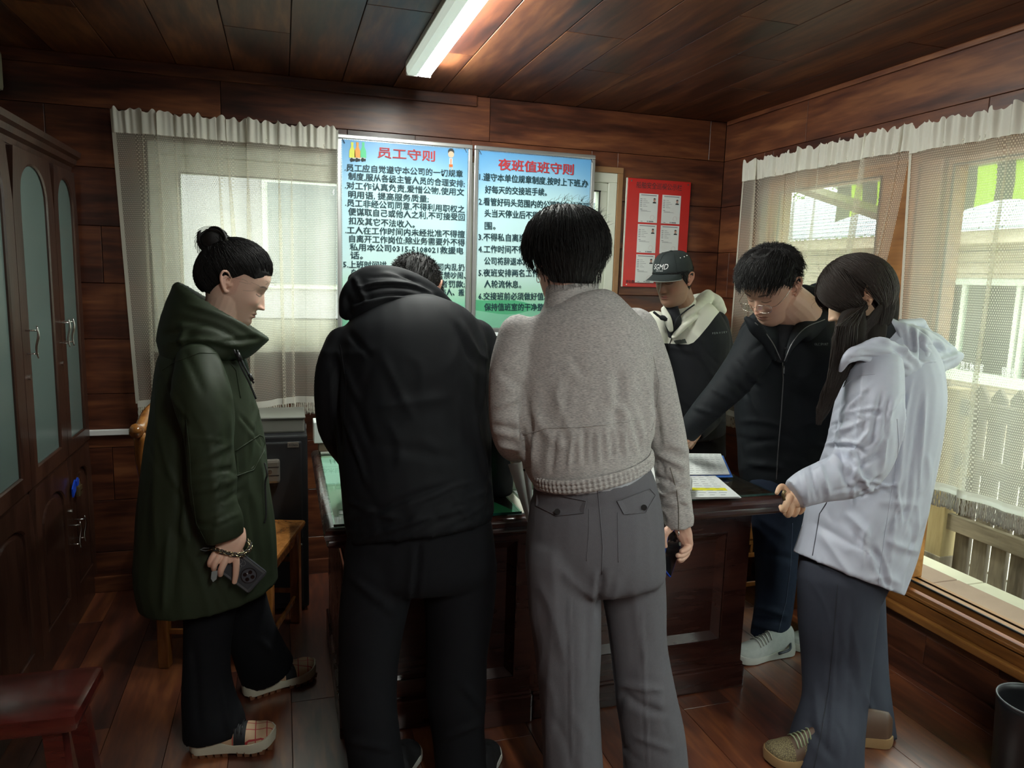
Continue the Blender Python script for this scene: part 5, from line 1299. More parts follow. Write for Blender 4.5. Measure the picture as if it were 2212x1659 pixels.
for i in range(46):   # coiled locks of the bun
    a0 = r_.uniform(0, 6.28); tl = r_.uniform(-.6, .6); R_ = r_.uniform(.028, .044); ph = r_.uniform(0, 6.28)
    pts = []
    for t in np.linspace(0, 2.6, 12):
        a = a0+t; pts.append(bc+(cr*math.cos(a)+cu*math.sin(a)*.9)*R_*(1-.10*t/2.6)+cf*(.024*math.sin(a*.7+ph))+cu*tl*.012)
    mb.tube(pts, np.concatenate([[.001], np.full(10, r_.uniform(.0025, .0055)), [.0008]]), 6)
for i in range(14):
    a0 = r_.uniform(1.6, 3.6); pts = [bc+(cr*math.cos(a0+t)*(.045+.02*t)+cu*math.sin(a0+t)*(.045+.018*t)) for t in np.linspace(0, .9, 8)]; mb.tube(pts, .0008, 4)
mb.build('hair_bun', mHair, w1p, smooth=True)
mb = MB(); sc = np.array(P(486, 534, 2.42)); th = np.linspace(0, 2*math.pi, 61)[:-1]; da = np.array(cr)*.45-np.array(cu)*.89; db = np.cross(da, cf)
mb.tube([sc+db*.026*math.cos(t)+np.array(cf)*.028*math.sin(t)+da*.003*math.sin(t*9) for t in th], [.0085+.0030*math.sin(t*13)+.0015*math.sin(t*29) for t in th], 10, closed=True)
mb.build('scrunchie', fabric('dark_satin', (.020, .020, .014), .4), w1p, smooth=True)
mParka = fabric('green_parka_cloth', srgb(41, 50, 34), .62, weave=1200, bump=.12, var=.07, spec=.3)
fl = [(398, 905, 412, 1175, 5, -.010, 6), (520, 900, 575, 970, 4, -.006), (497, 890, 500, 1010, 5, .004), (415, 1000, 500, 960, 7, .006), (412, 1030, 506, 1010, 6, -.006), (420, 1065, 505, 1040, 7, .007), (440, 1110, 520, 1060, 6, -.005), (430, 1145, 515, 1110, 4, .004),
      (350, 800, 340, 1200, 14, .008, 8), (385, 880, 372, 1290, 12, -.007, -6), (560, 980, 585, 1200, 8, .006), (540, 1080, 560, 1240, 9, -.006), (400, 760, 440, 850, 8, -.004), (470, 770, 500, 870, 8, .005), (365, 1150, 352, 1320, 8, .006), (540, 830, 560, 960, 6, -.004)]
coat, cb1 = garment('parka', [
 [(440, 742, 2.42, 120, 1.1), (438, 775, 2.42, 178, 1.22), (440, 850, 2.42, 205, 1.12), (446, 950, 2.42, 240, 1.0), (445, 1050, 2.42, 262, .95), (448, 1150, 2.42, 282, .92), (448, 1232, 2.42, 290, .92), (455, 1278, 2.42, 284, .92)],
 [(428, 785, 2.27, 96, 1), (436, 850, 2.225, 122, .95), (449, 905, 2.21, 112, .95), (453, 965, 2.20, 98, .95), (459, 1030, 2.195, 100, .95), (463, 1085, 2.19, 92, .95), (476, 1130, 2.185, 96, .9), (487, 1166, 2.18, 78, .8)],
 [(430, 790, 2.60, 90, 1), (440, 900, 2.64, 110, .9), (450, 1040, 2.64, 92, .9), (480, 1150, 2.62, 80, .9)]],
 .0075, 5, w1p, mParka, [fl, rfolds(26, (330, 800, 570, 1280), 80, 14, 150, 8, .0035, 2), rfolds(9, (415, 900, 500, 1140), -15, 20, 70, 5, .004, 4)], (.004, 9, 3, (1, 1, .4)))
hmb = MB(); loftrings(hmb, [((402, 740), (490, 752), 2.42, .075), ((398, 640), (560, 720), 2.42, .098), ((387, 606), (577, 727), 2.42, .112), ((372, 612), (585, 733), 2.42, .128), ((345, 680), (560, 752), 2.42, .158), ((336, 735), (532, 772), 2.42, .165), ((345, 772), (505, 775), 2.42, .150), ((372, 790), (480, 782), 2.42, .11)], 44)
V, Fc = fuse(hmb, .0065, 3)
V = ripple(V, Fc, .004, 10, 8, (1, 1, 1.2)); V = folds(V, Fc, [(372, 740, 500, 745, 7, .012, -8), (385, 690, 520, 735, 8, -.010, -10), (410, 660, 545, 715, 7, .007, -6), (350, 725, 440, 700, 7, -.007), (395, 700, 395, 765, 8, .007), (470, 740, 560, 730, 5, -.007)])
mesh_obj('hood', V, Fc, mParka, w1p)
seam(cb1, [(402, 905), (410, 985), (412, 1040), (424, 1130), (446, 1172)], .0012, 'sleeve_seam', mParka, w1p)
seam(cb1, [(350, 800), (372, 785), (430, 762), (480, 764), (510, 800), (520, 860)], .0014, 'yoke_seam', mParka, w1p)
seam(cb1, [(508, 975), (560, 940), (574, 945), (570, 975), (548, 1015), (512, 1028)], .0022, 'pocket_flap_edge', mParka, w1p)
patch(cb1, [(510, 980), (560, 944), (572, 948), (568, 976), (546, 1012), (513, 1024)], .004, 'pocket_flap', mParka, w1p, .003)
for pts in ([(505, 755), (520, 790), (540, 830), (553, 862)], [(512, 756), (528, 792), (548, 828)]):
    q = [P(x, y, 2.26) for x, y in pts]; MB().tube(crom(q, 4), .0028, 6).build('drawcord', mBlackRub, w1p, smooth=True)
MB().tube([P(512, 762, 2.25), P(520, 778, 2.25)], .007, 8).build('cord_lock', mBlackPl, w1p, smooth=True); MB().tube([P(538, 808, 2.25), P(545, 822, 2.25)], .006, 8).build('cord_lock', mBlackPl, w1p, smooth=True)
q = [P(572, 1000, 2.30), P(577, 1025, 2.29), P(573, 1045, 2.3), P(575, 1110, 2.3), P(571, 1130, 2.3)]; MB().tube(crom(q, 5), .0030, 6).build('drawcord', mBlackRub, w1p, smooth=True)
trs, _ = garment('trousers', [[(458, 1270, 2.37, 120), (450, 1350, 2.35, 104), (446, 1440, 2.33, 98), (452, 1510, 2.315, 112), (461, 1556, 2.305, 128), (465, 1586, 2.30, 132, .8)],
 [(518, 1270, 2.48, 100), (540, 1360, 2.52, 100), (562, 1415, 2.56, 110), (578, 1448, 2.60, 116, .8)]], .008, 4, w1p, mPants, [[(480, 1480, 500, 1600, 7, .006), (420, 1400, 430, 1580, 9, -.005), (560, 1380, 620, 1440, 8, .006)]], (.003, 9, 4))
mCreamS = plain('cream_sole', srgb(196, 192, 172), .5); mGum = plain('gum_rubber', srgb(120, 78, 52), .6); mBlkMesh = fabric('black_mesh', (.015, .016, .018), .7)
mPlaid, nt, b = new_mat('tan_plaid'); N, L = nt.nodes, nt.links; setp(b, rough=.7)
tc = N.new('ShaderNodeTexCoord'); ch = N.new('ShaderNodeTexBrick'); ch.inputs['Scale'].default_value = 1; ch.offset = 0; ch.inputs['Brick Width'].default_value = .034; ch.inputs['Row Height'].default_value = .030; ch.inputs['Mortar Size'].default_value = .0016
ch.inputs['Color1'].default_value = (*srgb(178, 148, 118), 1); ch.inputs['Color2'].default_value = (*srgb(165, 135, 108), 1); ch.inputs['Mortar'].default_value = (*srgb(150, 40, 42), 1); L.new(tc.outputs['Object'], ch.inputs['Vector']); L.new(ch.outputs['Color'], b.inputs['Base Color'])
ST1 = dict(sole=.044, heelz=.058, out=.014, msole=mCreamS, mup=mBlkMesh, mout=mGum, lugs=True, toecap=mPlaid, lace=mBlackPl, hk=.85, toeup=.012)
g0, g1 = PZ(412, 1626, 0), PZ(596, 1608, 0); shoe(w1p, g0, g1, .125, ST1, 'chunky cream soled trainer with plaid toe, nearer one')
g0, g1 = PZ(526, 1508, 0), PZ(680, 1456, 0); shoe(w1p, g0, g1, .120, ST1, 'chunky cream soled trainer with plaid toe, farther one')
# phone, strap
mPh = plain('phone_case_grey', srgb(60, 64, 70), .45); mPhP = plain('phone_case_print', srgb(150, 155, 155), .5); mLens = plain('lens_glass', (.004, .004, .006), .06, spec=.8); mRingG = plain('camera_disc', srgb(92, 98, 108), .35, metal=.4)
def slab_px(name, corners, Yc, th, m, parent, r=.006, ydep=None):
    q = [P(x, y, (ydep[i] if ydep else Yc)) for i, (x, y) in enumerate(corners)]; q = np.array(q); e1, e2 = q[1]-q[0], q[3]-q[0]; n_ = np.cross(e1, e2); n_ /= np.linalg.norm(n_)
    if np.dot(n_, q[0]-CAM) > 0: n_ = -n_
    pts = []; k = .08
    for i in range(4):
        a, b_, c_ = q[(i-1) % 4], q[i], q[(i+1) % 4]; va, vc = (a-b_)/np.linalg.norm(a-b_), (c_-b_)/np.linalg.norm(c_-b_)
        for t in np.linspace(0, 1, 5): pts.append(b_+va*r*(1-t)**2+vc*r*t**2)
    pts = np.array(pts); m_ = len(pts); cen = pts.mean(0)
    R = [cen+(pts-cen)*.985-n_*th, pts-n_*th*.85, pts-n_*th*.15, cen+(pts-cen)*.985]
    mb = MB().grid(np.array(R), closev=True); mb.f.append(tuple(range(m_))); mb.m.append(0); mb.f.append(tuple(3*m_+j for j in reversed(range(m_)))); mb.m.append(0)
    return mb.build(name, m, parent, smooth='auto'), q, n_
ph1 = empty('phone', P(520, 1235, YH+.012), 'grey patterned phone with round camera disc in the hand of the woman in green', 'phone')
YP = YH+.006
o, q, n_ = slab_px('case', [(578, 1238), (537, 1283), (447, 1216), (487, 1168)], YP, .011, mPh, ph1, r=.010)
def on(u, v): return q[0]*(1-u)*(1-v)+q[3]*u*(1-v)+q[1]*(1-u)*v+q[2]*u*v   # u along length from the camera end, v across
eu, ev = (q[3]-q[0]), (q[1]-q[0]); eu_, ev_ = eu/np.linalg.norm(eu), ev/np.linalg.norm(ev)
def disc3(c, r, h0, h1, name, m, n=28):
    th = np.arange(n)*2*math.pi/n; ring = [c+eu_*r*math.cos(t)+ev_*r*math.sin(t) for t in th]
    mb = MB().add([p+n_*h0 for p in ring]+[p+n_*h1 for p in ring], [tuple(range(n))[::-1], tuple(range(n, 2*n))]+[(i, (i+1) % n, n+(i+1) % n, n+i) for i in range(n)]); return mb.build(name, m, ph1)
cc_ = on(.24, .47); disc3(cc_, .0235, 0, .0022, 'camera_ring', mBlackPl); disc3(cc_, .0205, .0022, .0028, 'camera_disc', mRingG)
for a in (20, 110, 200, 290): disc3(cc_+eu_*.0115*math.cos(math.radians(a))+ev_*.0115*math.sin(math.radians(a)), .0058, .0028, .0036, 'lens', mLens); 
disc3(cc_+eu_*.013*math.cos(.9)-ev_*.013*math.sin(.9)*.2, .0018, .0028, .0034, 'flash', mWhite)
for mg in (.05, .085):
    pts = [on(.02+mg*.5, mg), on(.02+mg*.5, 1-mg), on(.95, 1-mg), on(.95, mg)]; MB().tube([p+n_*.0006 for p in pts], .0005, 4, closed=True).build('printed_border', mPhP, ph1)
r_ = np.random.default_rng(4)
for i in range(9):
    c = on(.48+.06*(i % 3), .28+.14*(i//3)); th = np.linspace(0, 5, 14); MB().tube([c+eu_*(.004+.0012*t)*math.cos(t+i)+ev_*(.004+.0012*t)*math.sin(t+i)+n_*.0006 for t in th], .0004, 3).build('printed_flourish', mPhP, ph1)
place(ph1, *ph1.location)
chn = empty('wrist_strap', P(500, 1195, YH-.02), 'chunky gold and black chain phone strap around the hand of the woman in green', 'strap')
mGold = plain('pale_gold', (.55, .50, .33), .18, metal=1.0); mBlkR = plain('black_cord', (.02, .02, .02), .5)
pth = crom([P(452, 1188, YH+.005), P(460, 1186, YH-.010), P(472, 1190, YH-.022), P(486, 1194, YH-.024), P(500, 1197, YH-.024), P(514, 1199, YH-.020), P(527, 1196, YH-.014), P(537, 1189, YH-.004), P(541, 1180, YH+.008), P(538, 1172, YH+.022), P(532, 1167, YH+.034)], 3)
for i in range(len(pth)-1):
    c = (pth[i]+pth[i+1])/2; t = pth[min(i+1, len(pth)-1)]-pth[i-1 if i else 0]; t /= np.linalg.norm(t); s_ = np.cross(t, cf) if i % 2 else np.array(cf)-t*np.dot(cf, t); s_ /= np.linalg.norm(s_)
    th = np.linspace(0, 2*math.pi, 13)[:-1]; MB().tube([c+t*.0078*math.cos(a)+s_*.0058*math.sin(a) for a in th], .0019, 6, closed=True).build('chain_link', mGold if i % 3 != 1 else mBlkR, chn, smooth=True)
MB().tube(pth, .0024, 6).build('cord', mBlkR, chn, smooth=True)
mTail = fabric('grey_stripe_ribbon', (.25, .28, .28), .6)
MB().prism([(0, 0), (.018, .004), (.014, -.022), (.004, -.030), (-.002, -.020)], lambda u, v, w: P(457, 1235, YH-.006)+cr*u+cu*v+cf*w, 0, .002).build('ribbon_tail', mTail, chn)
MB().tube([P(452, 1188, YH), P(443, 1190, YH-.004), P(432, 1187, YH-.006), P(440, 1184, YH-.002), P(452, 1184, YH)], .0018, 5).build('clasp', mBlkR, chn)
place(chn, *chn.location)
# ---------------------------------------------------------------- man in the black jacket, back view
H2 = Head(893, 632, 2.33, 66, 50, 0, 1.02)
low = MB(); limb(low, [(880, 690, 2.2, 150, .7), (890, 800, 2.1, 200, .6), (900, 950, 2.02, 200, .6), (905, 1150, 1.94, 210, .7)])
limb(low, [(830, 1180, 1.94, 110), (800, 1400, 1.93, 80), (815, 1640, 1.93, 60)]); limb(low, [(985, 1180, 1.94, 110), (985, 1400, 1.93, 80), (1000, 1640, 1.93, 60)])
hd = MB(); add_head(hd, H2); limb(hd, [(890, 650, 2.30, 100, 1), (882, 690, 2.22, 110, 1)], n=22)
hn = MB(); hand_mesh(hn, [[(1092, 1062, 2.42, 14), (1098, 1078, 2.47, 12), (1100, 1084, 2.50, 10)], [(1084, 1066, 2.42, 14), (1086, 1082, 2.48, 12), (1086, 1086, 2.51, 10)], [(1076, 1066, 2.42, 13), (1076, 1080, 2.47, 12), (1075, 1084, 2.49, 10)], [(1070, 1062, 2.41, 12), (1068, 1074, 2.45, 11), (1067, 1079, 2.47, 9)], [(1092, 1054, 2.40, 13), (1104, 1062, 2.42, 12), (1108, 1072, 2.44, 10)]],
 [[(1078, 1040, 2.34, 30, .8), (1080, 1054, 2.40, 38, .5), (1082, 1066, 2.43, 38, .4)]])
m2p = finish_person('stout man in a black hooded jacket bending over the desk, seen from behind', low, [(hd, .0026, 1, True), (hn, .0022, 2, False)], H2, SK2)
short_hair(H2, m2p, hairline(.18, .158, .12, .045), lambda th, z: .012, lambda p: (0, -.2, -.6), n=3200, lift=.008, thick=.006, seg=3, r0=.0011, seed=12)
mBlkJ = fabric('black_jacket_cloth', (.0055, .0065, .0085), .7, weave=1300, bump=.1, var=.06, spec=.2)
fl = [(745, 900, 790, 1040, 6, .007), (760, 860, 800, 960, 9, -.006), (750, 1080, 860, 1120, 6, .006, 5), (770, 1130, 960, 1050, 7, -.006, -6), (800, 1160, 1000, 1100, 7, .007, -4), (850, 1175, 940, 1120, 6, .005), (1058, 860, 1050, 1120, 7, -.006, -6), (1030, 900, 1065, 1060, 6, .006, 6), (1000, 700, 1060, 790, 9, .007, 8),
      (985, 700, 1020, 780, 7, -.006), (730, 760, 770, 860, 8, .006), (755, 720, 800, 770, 6, -.005), (1040, 700, 1035, 900, 6, .006, -10), (728, 800, 735, 960, 6, -.012, 4), (820, 880, 960, 860, 14, .005), (820, 960, 980, 990, 12, -.004)]
jk, cb2 = garment('jacket', [
 [(884, 655, 2.22, 130, .7), (886, 690, 2.18, 245, .68), (890, 735, 2.13, 318, .70), (890, 800, 2.08, 336, .74), (893, 880, 2.04, 338, .76), (897, 960, 2.00, 330, .78), (902, 1050, 1.96, 324, .78), (908, 1120, 1.94, 322, .78), (912, 1150, 1.93, 306, .80)],
 [(742, 745, 2.13, 80, 1), (724, 800, 2.10, 84, 1), (722, 870, 2.09, 84, 1), (738, 930, 2.14, 92, 1), (775, 990, 2.26, 84, 1), (800, 1010, 2.40, 70, 1)],
 [(1025, 735, 2.12, 95, 1), (1046, 800, 2.10, 84, 1), (1058, 880, 2.12, 84, 1), (1068, 960, 2.18, 78, 1), (1074, 1030, 2.26, 66, 1), (1078, 1068, 2.34, 56, 1)]],
 .0078, 5, m2p, mBlkJ, [fl, rfolds(18, (740, 700, 1060, 1140), 70, 35, 130, 11, .0030, 7), rfolds(12, (760, 1060, 1060, 1160), -20, 12, 130, 6, .004, 5)], (.004, 8, 6, (1, 1, .6)))
seam(cb2, [(1040, 690), (1052, 740), (1048, 830), (1056, 920)], .0006, 'armhole_seam', mBlkJ, m2p)
seam(cb2, [(735, 745), (748, 830), (742, 920)], .0006, 'armhole_seam', mBlkJ, m2p)
hmb = MB()
for kx in ([(748, 676, 2.16, 36, .9), (762, 640, 2.17, 58, .9), (792, 612, 2.18, 66, .9), (840, 604, 2.19, 62, .9), (890, 618, 2.20, 60, .9), (930, 640, 2.20, 54, .9), (968, 664, 2.20, 34, .9)],
           [(768, 608, 2.20, 40, .9), (800, 590, 2.20, 32, .9), (845, 586, 2.21, 26, .9)],
           [(768, 682, 2.13, 44, .8), (805, 672, 2.12, 86, .7), (860, 668, 2.12, 90, .7), (930, 676, 2.13, 70, .7), (985, 690, 2.15, 34, .7)],
           [(800, 640, 2.16, 80, .6), (860, 638, 2.17, 80, .6), (920, 655, 2.17, 60, .6)], [(778, 650, 2.16, 84, .7), (830, 645, 2.15, 110, .6), (890, 652, 2.15, 86, .6), (940, 672, 2.16, 46, .6)]): limb(hmb, kx, n=22)
V, Fc = fuse(hmb, .0062, 5); V = ripple(V, Fc, .004, 12, 5, (1, 1, 1.5))
V = folds(V, Fc, [(760, 655, 960, 660, 5, -.009, -22), (775, 622, 930, 632, 4, .008, -16), (770, 690, 980, 690, 5, .007, -14), (765, 600, 790, 650, 6, .006), (800, 600, 900, 610, 4, -.006, -8), (748, 640, 760, 690, 6, -.006), (830, 645, 940, 665, 4, .005, -10)])
mesh_obj('hood', V, Fc, mBlkJ, m2p)
tr2, _ = garment('trousers', [
 [(905, 1110, 1.93, 300, .62), (908, 1170, 1.93, 318, .62), (908, 1230, 1.925, 325, .58), (908, 1262, 1.925, 300, .5)],
 [(826, 1220, 1.93, 160, .95), (808, 1320, 1.93, 146, .95), (797, 1420, 1.93, 130, .95), (795, 1520, 1.93, 122, .95), (808, 1610, 1.93, 116, .95), (818, 1690, 1.93, 118, .95)],
 [(990, 1220, 1.93, 166, .95), (992, 1320, 1.93, 150, .95), (986, 1420, 1.93, 132, .95), (986, 1500, 1.93, 130, .95), (990, 1590, 1.93, 112, .95), (1000, 1690, 1.93, 116, .95)]],
 .009, 4, m2p, mPants, [[(905, 1180, 895, 1300, 6, -.010), (760, 1250, 860, 1330, 9, .006), (770, 1340, 860, 1280, 8, -.005), (945, 1600, 1045, 1560, 7, .008), (1000, 1480, 1050, 1540, 8, .007), (750, 1600, 850, 1620, 8, .006)]], (.003, 8, 9))
mWhS = plain('white_sole', srgb(205, 208, 200), .5)
ST2 = dict(sole=.026, out=.004, msole=mWhS, mup=mBlkMesh, mout=mBlackRub, hk=.95, toeup=.01)
for px, a in ((858, .35), (1046, .30)):
    g0 = PZ(px, 1706, 0); shoe(m2p, g0, g0+np.array([math.sin(a), math.cos(a), 0])*.29*.62+np.array([0, .0, 0]), .11, ST2, None)
# ---------------------------------------------------------------- person in the grey jacket, back view
H3 = Head(1222, 556, 1.83, 104, 14, 0, 1.0, male=False)
low = MB(); limb(low, [(1235, 680, 1.8, 130, .7), (1250, 790, 1.79, 190, .6), (1262, 940, 1.77, 180, .6), (1280, 1100, 1.76, 200, .7)])
limb(low, [(1215, 1180, 1.76, 110), (1230, 1400, 1.76, 80), (1240, 1700, 1.76, 60)]); limb(low, [(1355, 1180, 1.76, 110), (1385, 1400, 1.76, 80), (1420, 1700, 1.76, 60)])
limb(low, [(1390, 760, 1.80, 60), (1432, 910, 1.80, 50), (1455, 1040, 1.80, 44), (1468, 1135, 1.80, 34)]); limb(low, [(1105, 760, 1.80, 60), (1098, 930, 1.80, 50), (1112, 970, 1.95, 40), (1118, 985, 2.02, 32)])
hd = MB(); add_head(hd, H3); limb(hd, [(1228, 590, 1.83, 96, 1), (1234, 640, 1.82, 90, 1), (1238, 690, 1.80, 120, .9)], n=22)
YG = 1.80
hn = MB(); hand_mesh(hn, [
 [(1484, 1158, YG, 19), (1489, 1176, YG+.004, 17), (1480, 1187, YG-.012, 14), (1472, 1191, YG-.020, 11)],
 [(1484, 1164, YG+.012, 18), (1488, 1184, YG+.012, 15), (1476, 1198, YG-.004, 13), (1464, 1200, YG-.018, 11)],
 [(1482, 1168, YG+.02, 17), (1485, 1192, YG+.018, 14), (1476, 1206, YG+.004, 12), (1467, 1209, YG-.012, 10)],
 [(1479, 1172, YG+.03, 15), (1481, 1196, YG+.028, 12), (1474, 1209, YG+.016, 11), (1468, 1212, YG+.004, 9)],
 [(1448, 1140, YG-.004, 18), (1437, 1152, YG-.010, 17), (1434, 1168, YG-.008, 14), (1437, 1180, YG-.004, 11)]],
 [[(1468, 1120, YG, 38, .8), (1470, 1138, YG+.004, 42, .7), (1478, 1156, YG+.010, 36, .8), (1483, 1170, YG+.014, 28, 1.0)]])
hn2 = MB(); hand_mesh(hn2, [[(1120, 992, 2.04, 14), (1128, 1000, 2.06, 12), (1136, 1006, 2.05, 10)], [(1116, 996, 2.05, 13), (1122, 1008, 2.07, 11), (1130, 1016, 2.06, 10)], [(1113, 998, 2.06, 13), (1117, 1012, 2.08, 11), (1124, 1022, 2.07, 9)], [(1112, 998, 2.07, 12), (1114, 1014, 2.09, 10), (1119, 1024, 2.08, 8)], [(1122, 986, 2.03, 13), (1134, 990, 2.02, 12), (1143, 996, 2.01, 10)]],
 [[(1112, 972, 1.98, 30, .8), (1115, 984, 2.02, 34, .6), (1118, 996, 2.05, 32, .5)]])
g3p = finish_person('slim person with short black hair in a cropped grey jacket, seen from behind', low, [(hd, .0024, 1, True), (hn, .0018, 2, False), (hn2, .002, 2, False)], H3, (.70, .46, .36))
def off3(th, t): return .014+.010*np.sin(t*math.pi)+.002*np.cos(th*3)
short_hair(H3, g3p, hairline(.165, .135, .072, .030), lambda th, z: .07 if z > .15 else (.045 if z > .10 else .026), lambda p: ((p[0]*4, (p[1]+.03)*4, -.5) if p[2] > .15 else (-p[0]*2.2, -p[1]*1.5, -1)), n=3800, lift=.004, thick=.02, seg=7, r0=.0010, seed=21, capoff=off3)
mb = MB(); r_ = np.random.default_rng(33)    # crown cowlick and loose tips
for i in range(130):
    p = scalp(H3, np.array([r_.uniform(2.2, 4.4)]), np.array([r_.uniform(.17, .222)]), np.array([.028]))[0]; d = r_.normal(size=3)*.5+np.array([0, -.4, .7]); d /= np.linalg.norm(d); dn = np.array([r_.normal()*.5, -.6, -.3])
    q = [p+d*.018*t+dn*.018*t*t for t in np.linspace(0, 1, 6)]; mb.tube(H3.w(np.array(q)), np.linspace(1, .3, 6)*.0005, 3, caps=False)
mb.build('cowlick', mHair, g3p, smooth=True)
e0 = hit(bvh([H3.w(np.array([0, 0, 0]))]*3, [(0, 1, 2)]), 0, 0) if False else None
ep = P(1163, 600, 1.77); th = np.linspace(0, 2*math.pi, 21)[:-1]
MB().tube([ep+cr*.004*math.cos(t)+cu*.008*math.sin(t)-cu*.004 for t in th], .0013, 6, closed=True).build('earring', mChrome, g3p, smooth=True)
mGreyJ, nt, b = new_mat('grey_melange'); N, L = nt.nodes, nt.links; setp(b, rough=.92, spec=.15)
tc = N.new('ShaderNodeTexCoord'); mp = N.new('ShaderNodeMapping'); mp.inputs['Scale'].default_value = (130, 130, 800); L.new(tc.outputs['Object'], mp.inputs['Vector'])
nz = N.new('ShaderNodeTexNoise'); nz.inputs['Scale'].default_value = 1; nz.inputs['Detail'].default_value = 5; L.new(mp.outputs[0], nz.inputs['Vector'])
rp = N.new('ShaderNodeValToRGB'); rp.color_ramp.elements[0].position = .33; rp.color_ramp.elements[1].position = .66; rp.color_ramp.elements[0].color = (*srgb(150, 147, 146), 1); rp.color_ramp.elements[1].color = (*srgb(204, 200, 196), 1)
L.new(nz.outputs['Fac'], rp.inputs['Fac']); L.new(rp.outputs['Color'], b.inputs['Base Color'])
bp = N.new('ShaderNodeBump'); bp.inputs['Strength'].default_value = .35; bp.inputs['Distance'].default_value = .002; L.new(nz.outputs['Fac'], bp.inputs['Height']); L.new(bp.outputs['Normal'], b.inputs['Normal'])
fl = [(1160, 900, 1150, 1010, 7, .008), (1200, 940, 1190, 1020, 6, -.007), (1235, 945, 1228, 1010, 5, .007), (1262, 930, 1262, 1000, 5, -.007), (1290, 935, 1292, 1000, 5, .007), (1318, 925, 1325, 990, 5, -.007), (1345, 930, 1352, 985, 5, .007), (1375, 910, 1385, 980, 6, -.006), (1405, 920, 1400, 970, 5, .005),
      (1125, 900, 1135, 990, 6, -.014), (1412, 820, 1425, 960, 6, -.013), (1340, 800, 1330, 950, 13, -.007), (1200, 700, 1350, 690, 18, .004), (1420, 980, 1480, 1010, 7, .007), (1420, 1030, 1486, 1060, 6, -.006), (1430, 1070, 1480, 1040, 6, .006), (1425, 1000, 1450, 1050, 5, -.006), (1440, 1090, 1495, 1080, 7, .005), (1070, 880, 1120, 860, 7, .007), (1065, 920, 1120, 930, 7, -.007), (1075, 960, 1120, 970, 6, .008), (1080, 800, 1130, 840, 9, -.005)]
jk3, cb3 = garment('jacket', [
 [(1226, 625, 1.815, 98, 1), (1230, 648, 1.81, 120, .95), (1238, 672, 1.80, 220, .75), (1243, 710, 1.79, 292, .68), (1250, 770, 1.785, 318, .66), (1255, 850, 1.78, 312, .68), (1262, 930, 1.775, 300, .72), (1268, 974, 1.77, 286, .74), (1279, 1011, 1.765, 262, .82)],
 [(1120, 722, 1.79, 88, 1), (1100, 790, 1.785, 84, 1), (1095, 860, 1.785, 80, 1), (1100, 920, 1.80, 84, 1), (1108, 955, 1.86, 76, 1), (1116, 972, 1.95, 56, 1)],
 [(1372, 712, 1.79, 96, 1), (1403, 790, 1.79, 90, 1), (1424, 870, 1.79, 86, 1), (1442, 950, 1.79, 82, 1), (1450, 1010, 1.795, 76, 1), (1455, 1060, 1.80, 72, 1), (1464, 1110, 1.80, 66, 1), (1467, 1135, 1.80, 60, 1)]],
 .0068, 4, g3p, mGreyJ, [fl, rfolds(22, (1120, 780, 1420, 960), 80, 18, 110, 11, .0035, 11), rfolds(10, (1415, 960, 1490, 1120), 35, 25, 60, 6, .004, 12)], (.0035, 8, 14, (1, 1, .5)))
# elastic hem and collar
mb = MB(); c0, c1 = np.array(P(1278, 993, 1.765)), np.array(P(1282, 1021, 1.765)); dpt = depth(c0); rx = 135*dpt/F; a_ = P(1380, 970, 1.765)-P(1180, 1024, 1.765); a_ /= np.linalg.norm(a_); bdir = np.cross(a_, c1-c0); bdir /= np.linalg.norm(bdir)
n = 300; th = np.arange(n)*2*math.pi/n; G = []
for t, k in ((0, .97), (.12, 1.0), (.30, 1.005), (.36, .985), (.42, 1.005), (.62, 1.005), (.68, .985), (.74, 1.0), (.92, .99), (1, .95), (1, .90)):
    w_ = 1+.012*np.sin(th*75)*(.3 if t in (0, 1) else 1); G.append((c0*(1-t)+c1*t)+np.outer(np.cos(th)*rx*k*w_, a_)+np.outer(np.sin(th)*rx*.86*k*w_, bdir))
mb.grid(np.array(G), closev=True); mb.build('elastic_hem', mGreyJ, g3p, smooth=True)
cmb = MB(); loftrings(cmb, [((1188, 640), (1290, 610), 1.80, .050), ((1185, 630), (1292, 606), 1.80, .066), ((1178, 655), (1296, 640), 1.80, .074), ((1175, 690), (1310, 668), 1.80, .08)], 40)
V, Fc = fuse(cmb, .005, 3); mesh_obj('collar', V, Fc, mGreyJ, g3p)
seam(cb3, [(1412, 770), (1425, 830), (1418, 890), (1408, 930)], .0009, 'armhole_seam', mGreyJ, g3p); seam(cb3, [(1130, 940), (1180, 925), (1270, 922), (1330, 915), (1410, 900)], .0012, 'back_seam', mGreyJ, g3p)
seam(cb3, [(1448, 1010), (1462, 1060), (1466, 1100), (1466, 1143)], .0014, 'cuff_zip', mSilver, g3p)
zp = P(1466, 1145, 1.775); MB().tube([zp, zp-cu*.010, zp-cu*.017], [.0012, .0028, .0012], 8).build('zip_pull', mChrome, g3p, smooth=True)
mb = MB(); mb2 = fabric('white_cotton', srgb(200, 204, 212), .9)
limb(mb, [(1270, 1000, 1.765, 254, .80), (1280, 1034, 1.765, 254, .80)], n=60, cap='flat'); mb.build('undershirt', mb2, g3p, smooth=True)
mGreyT = fabric('charcoal_wool', srgb(104, 103, 108), .9, weave=700, bump=.35, var=.08, spec=.15, mott=120)
fl = [(1300, 1235, 1290, 1330, 7, -.014), (1215, 1230, 1290, 1290, 12, .006, 8), (1165, 1260, 1215, 1420, 13, .006, -8), (1335, 1250, 1320, 1310, 9, .005), (1230, 1290, 1235, 1650, 3, .0035), (1385, 1300, 1400, 1650, 3, .0035), (1350, 1500, 1440, 1540, 9, -.007, 8), (1340, 1480, 1430, 1490, 9, .007), (1370, 1590, 1450, 1620, 8, .005), (1190, 1350, 1180, 1640, 12, .005), (1270, 1330, 1265, 1500, 9, -.004)]
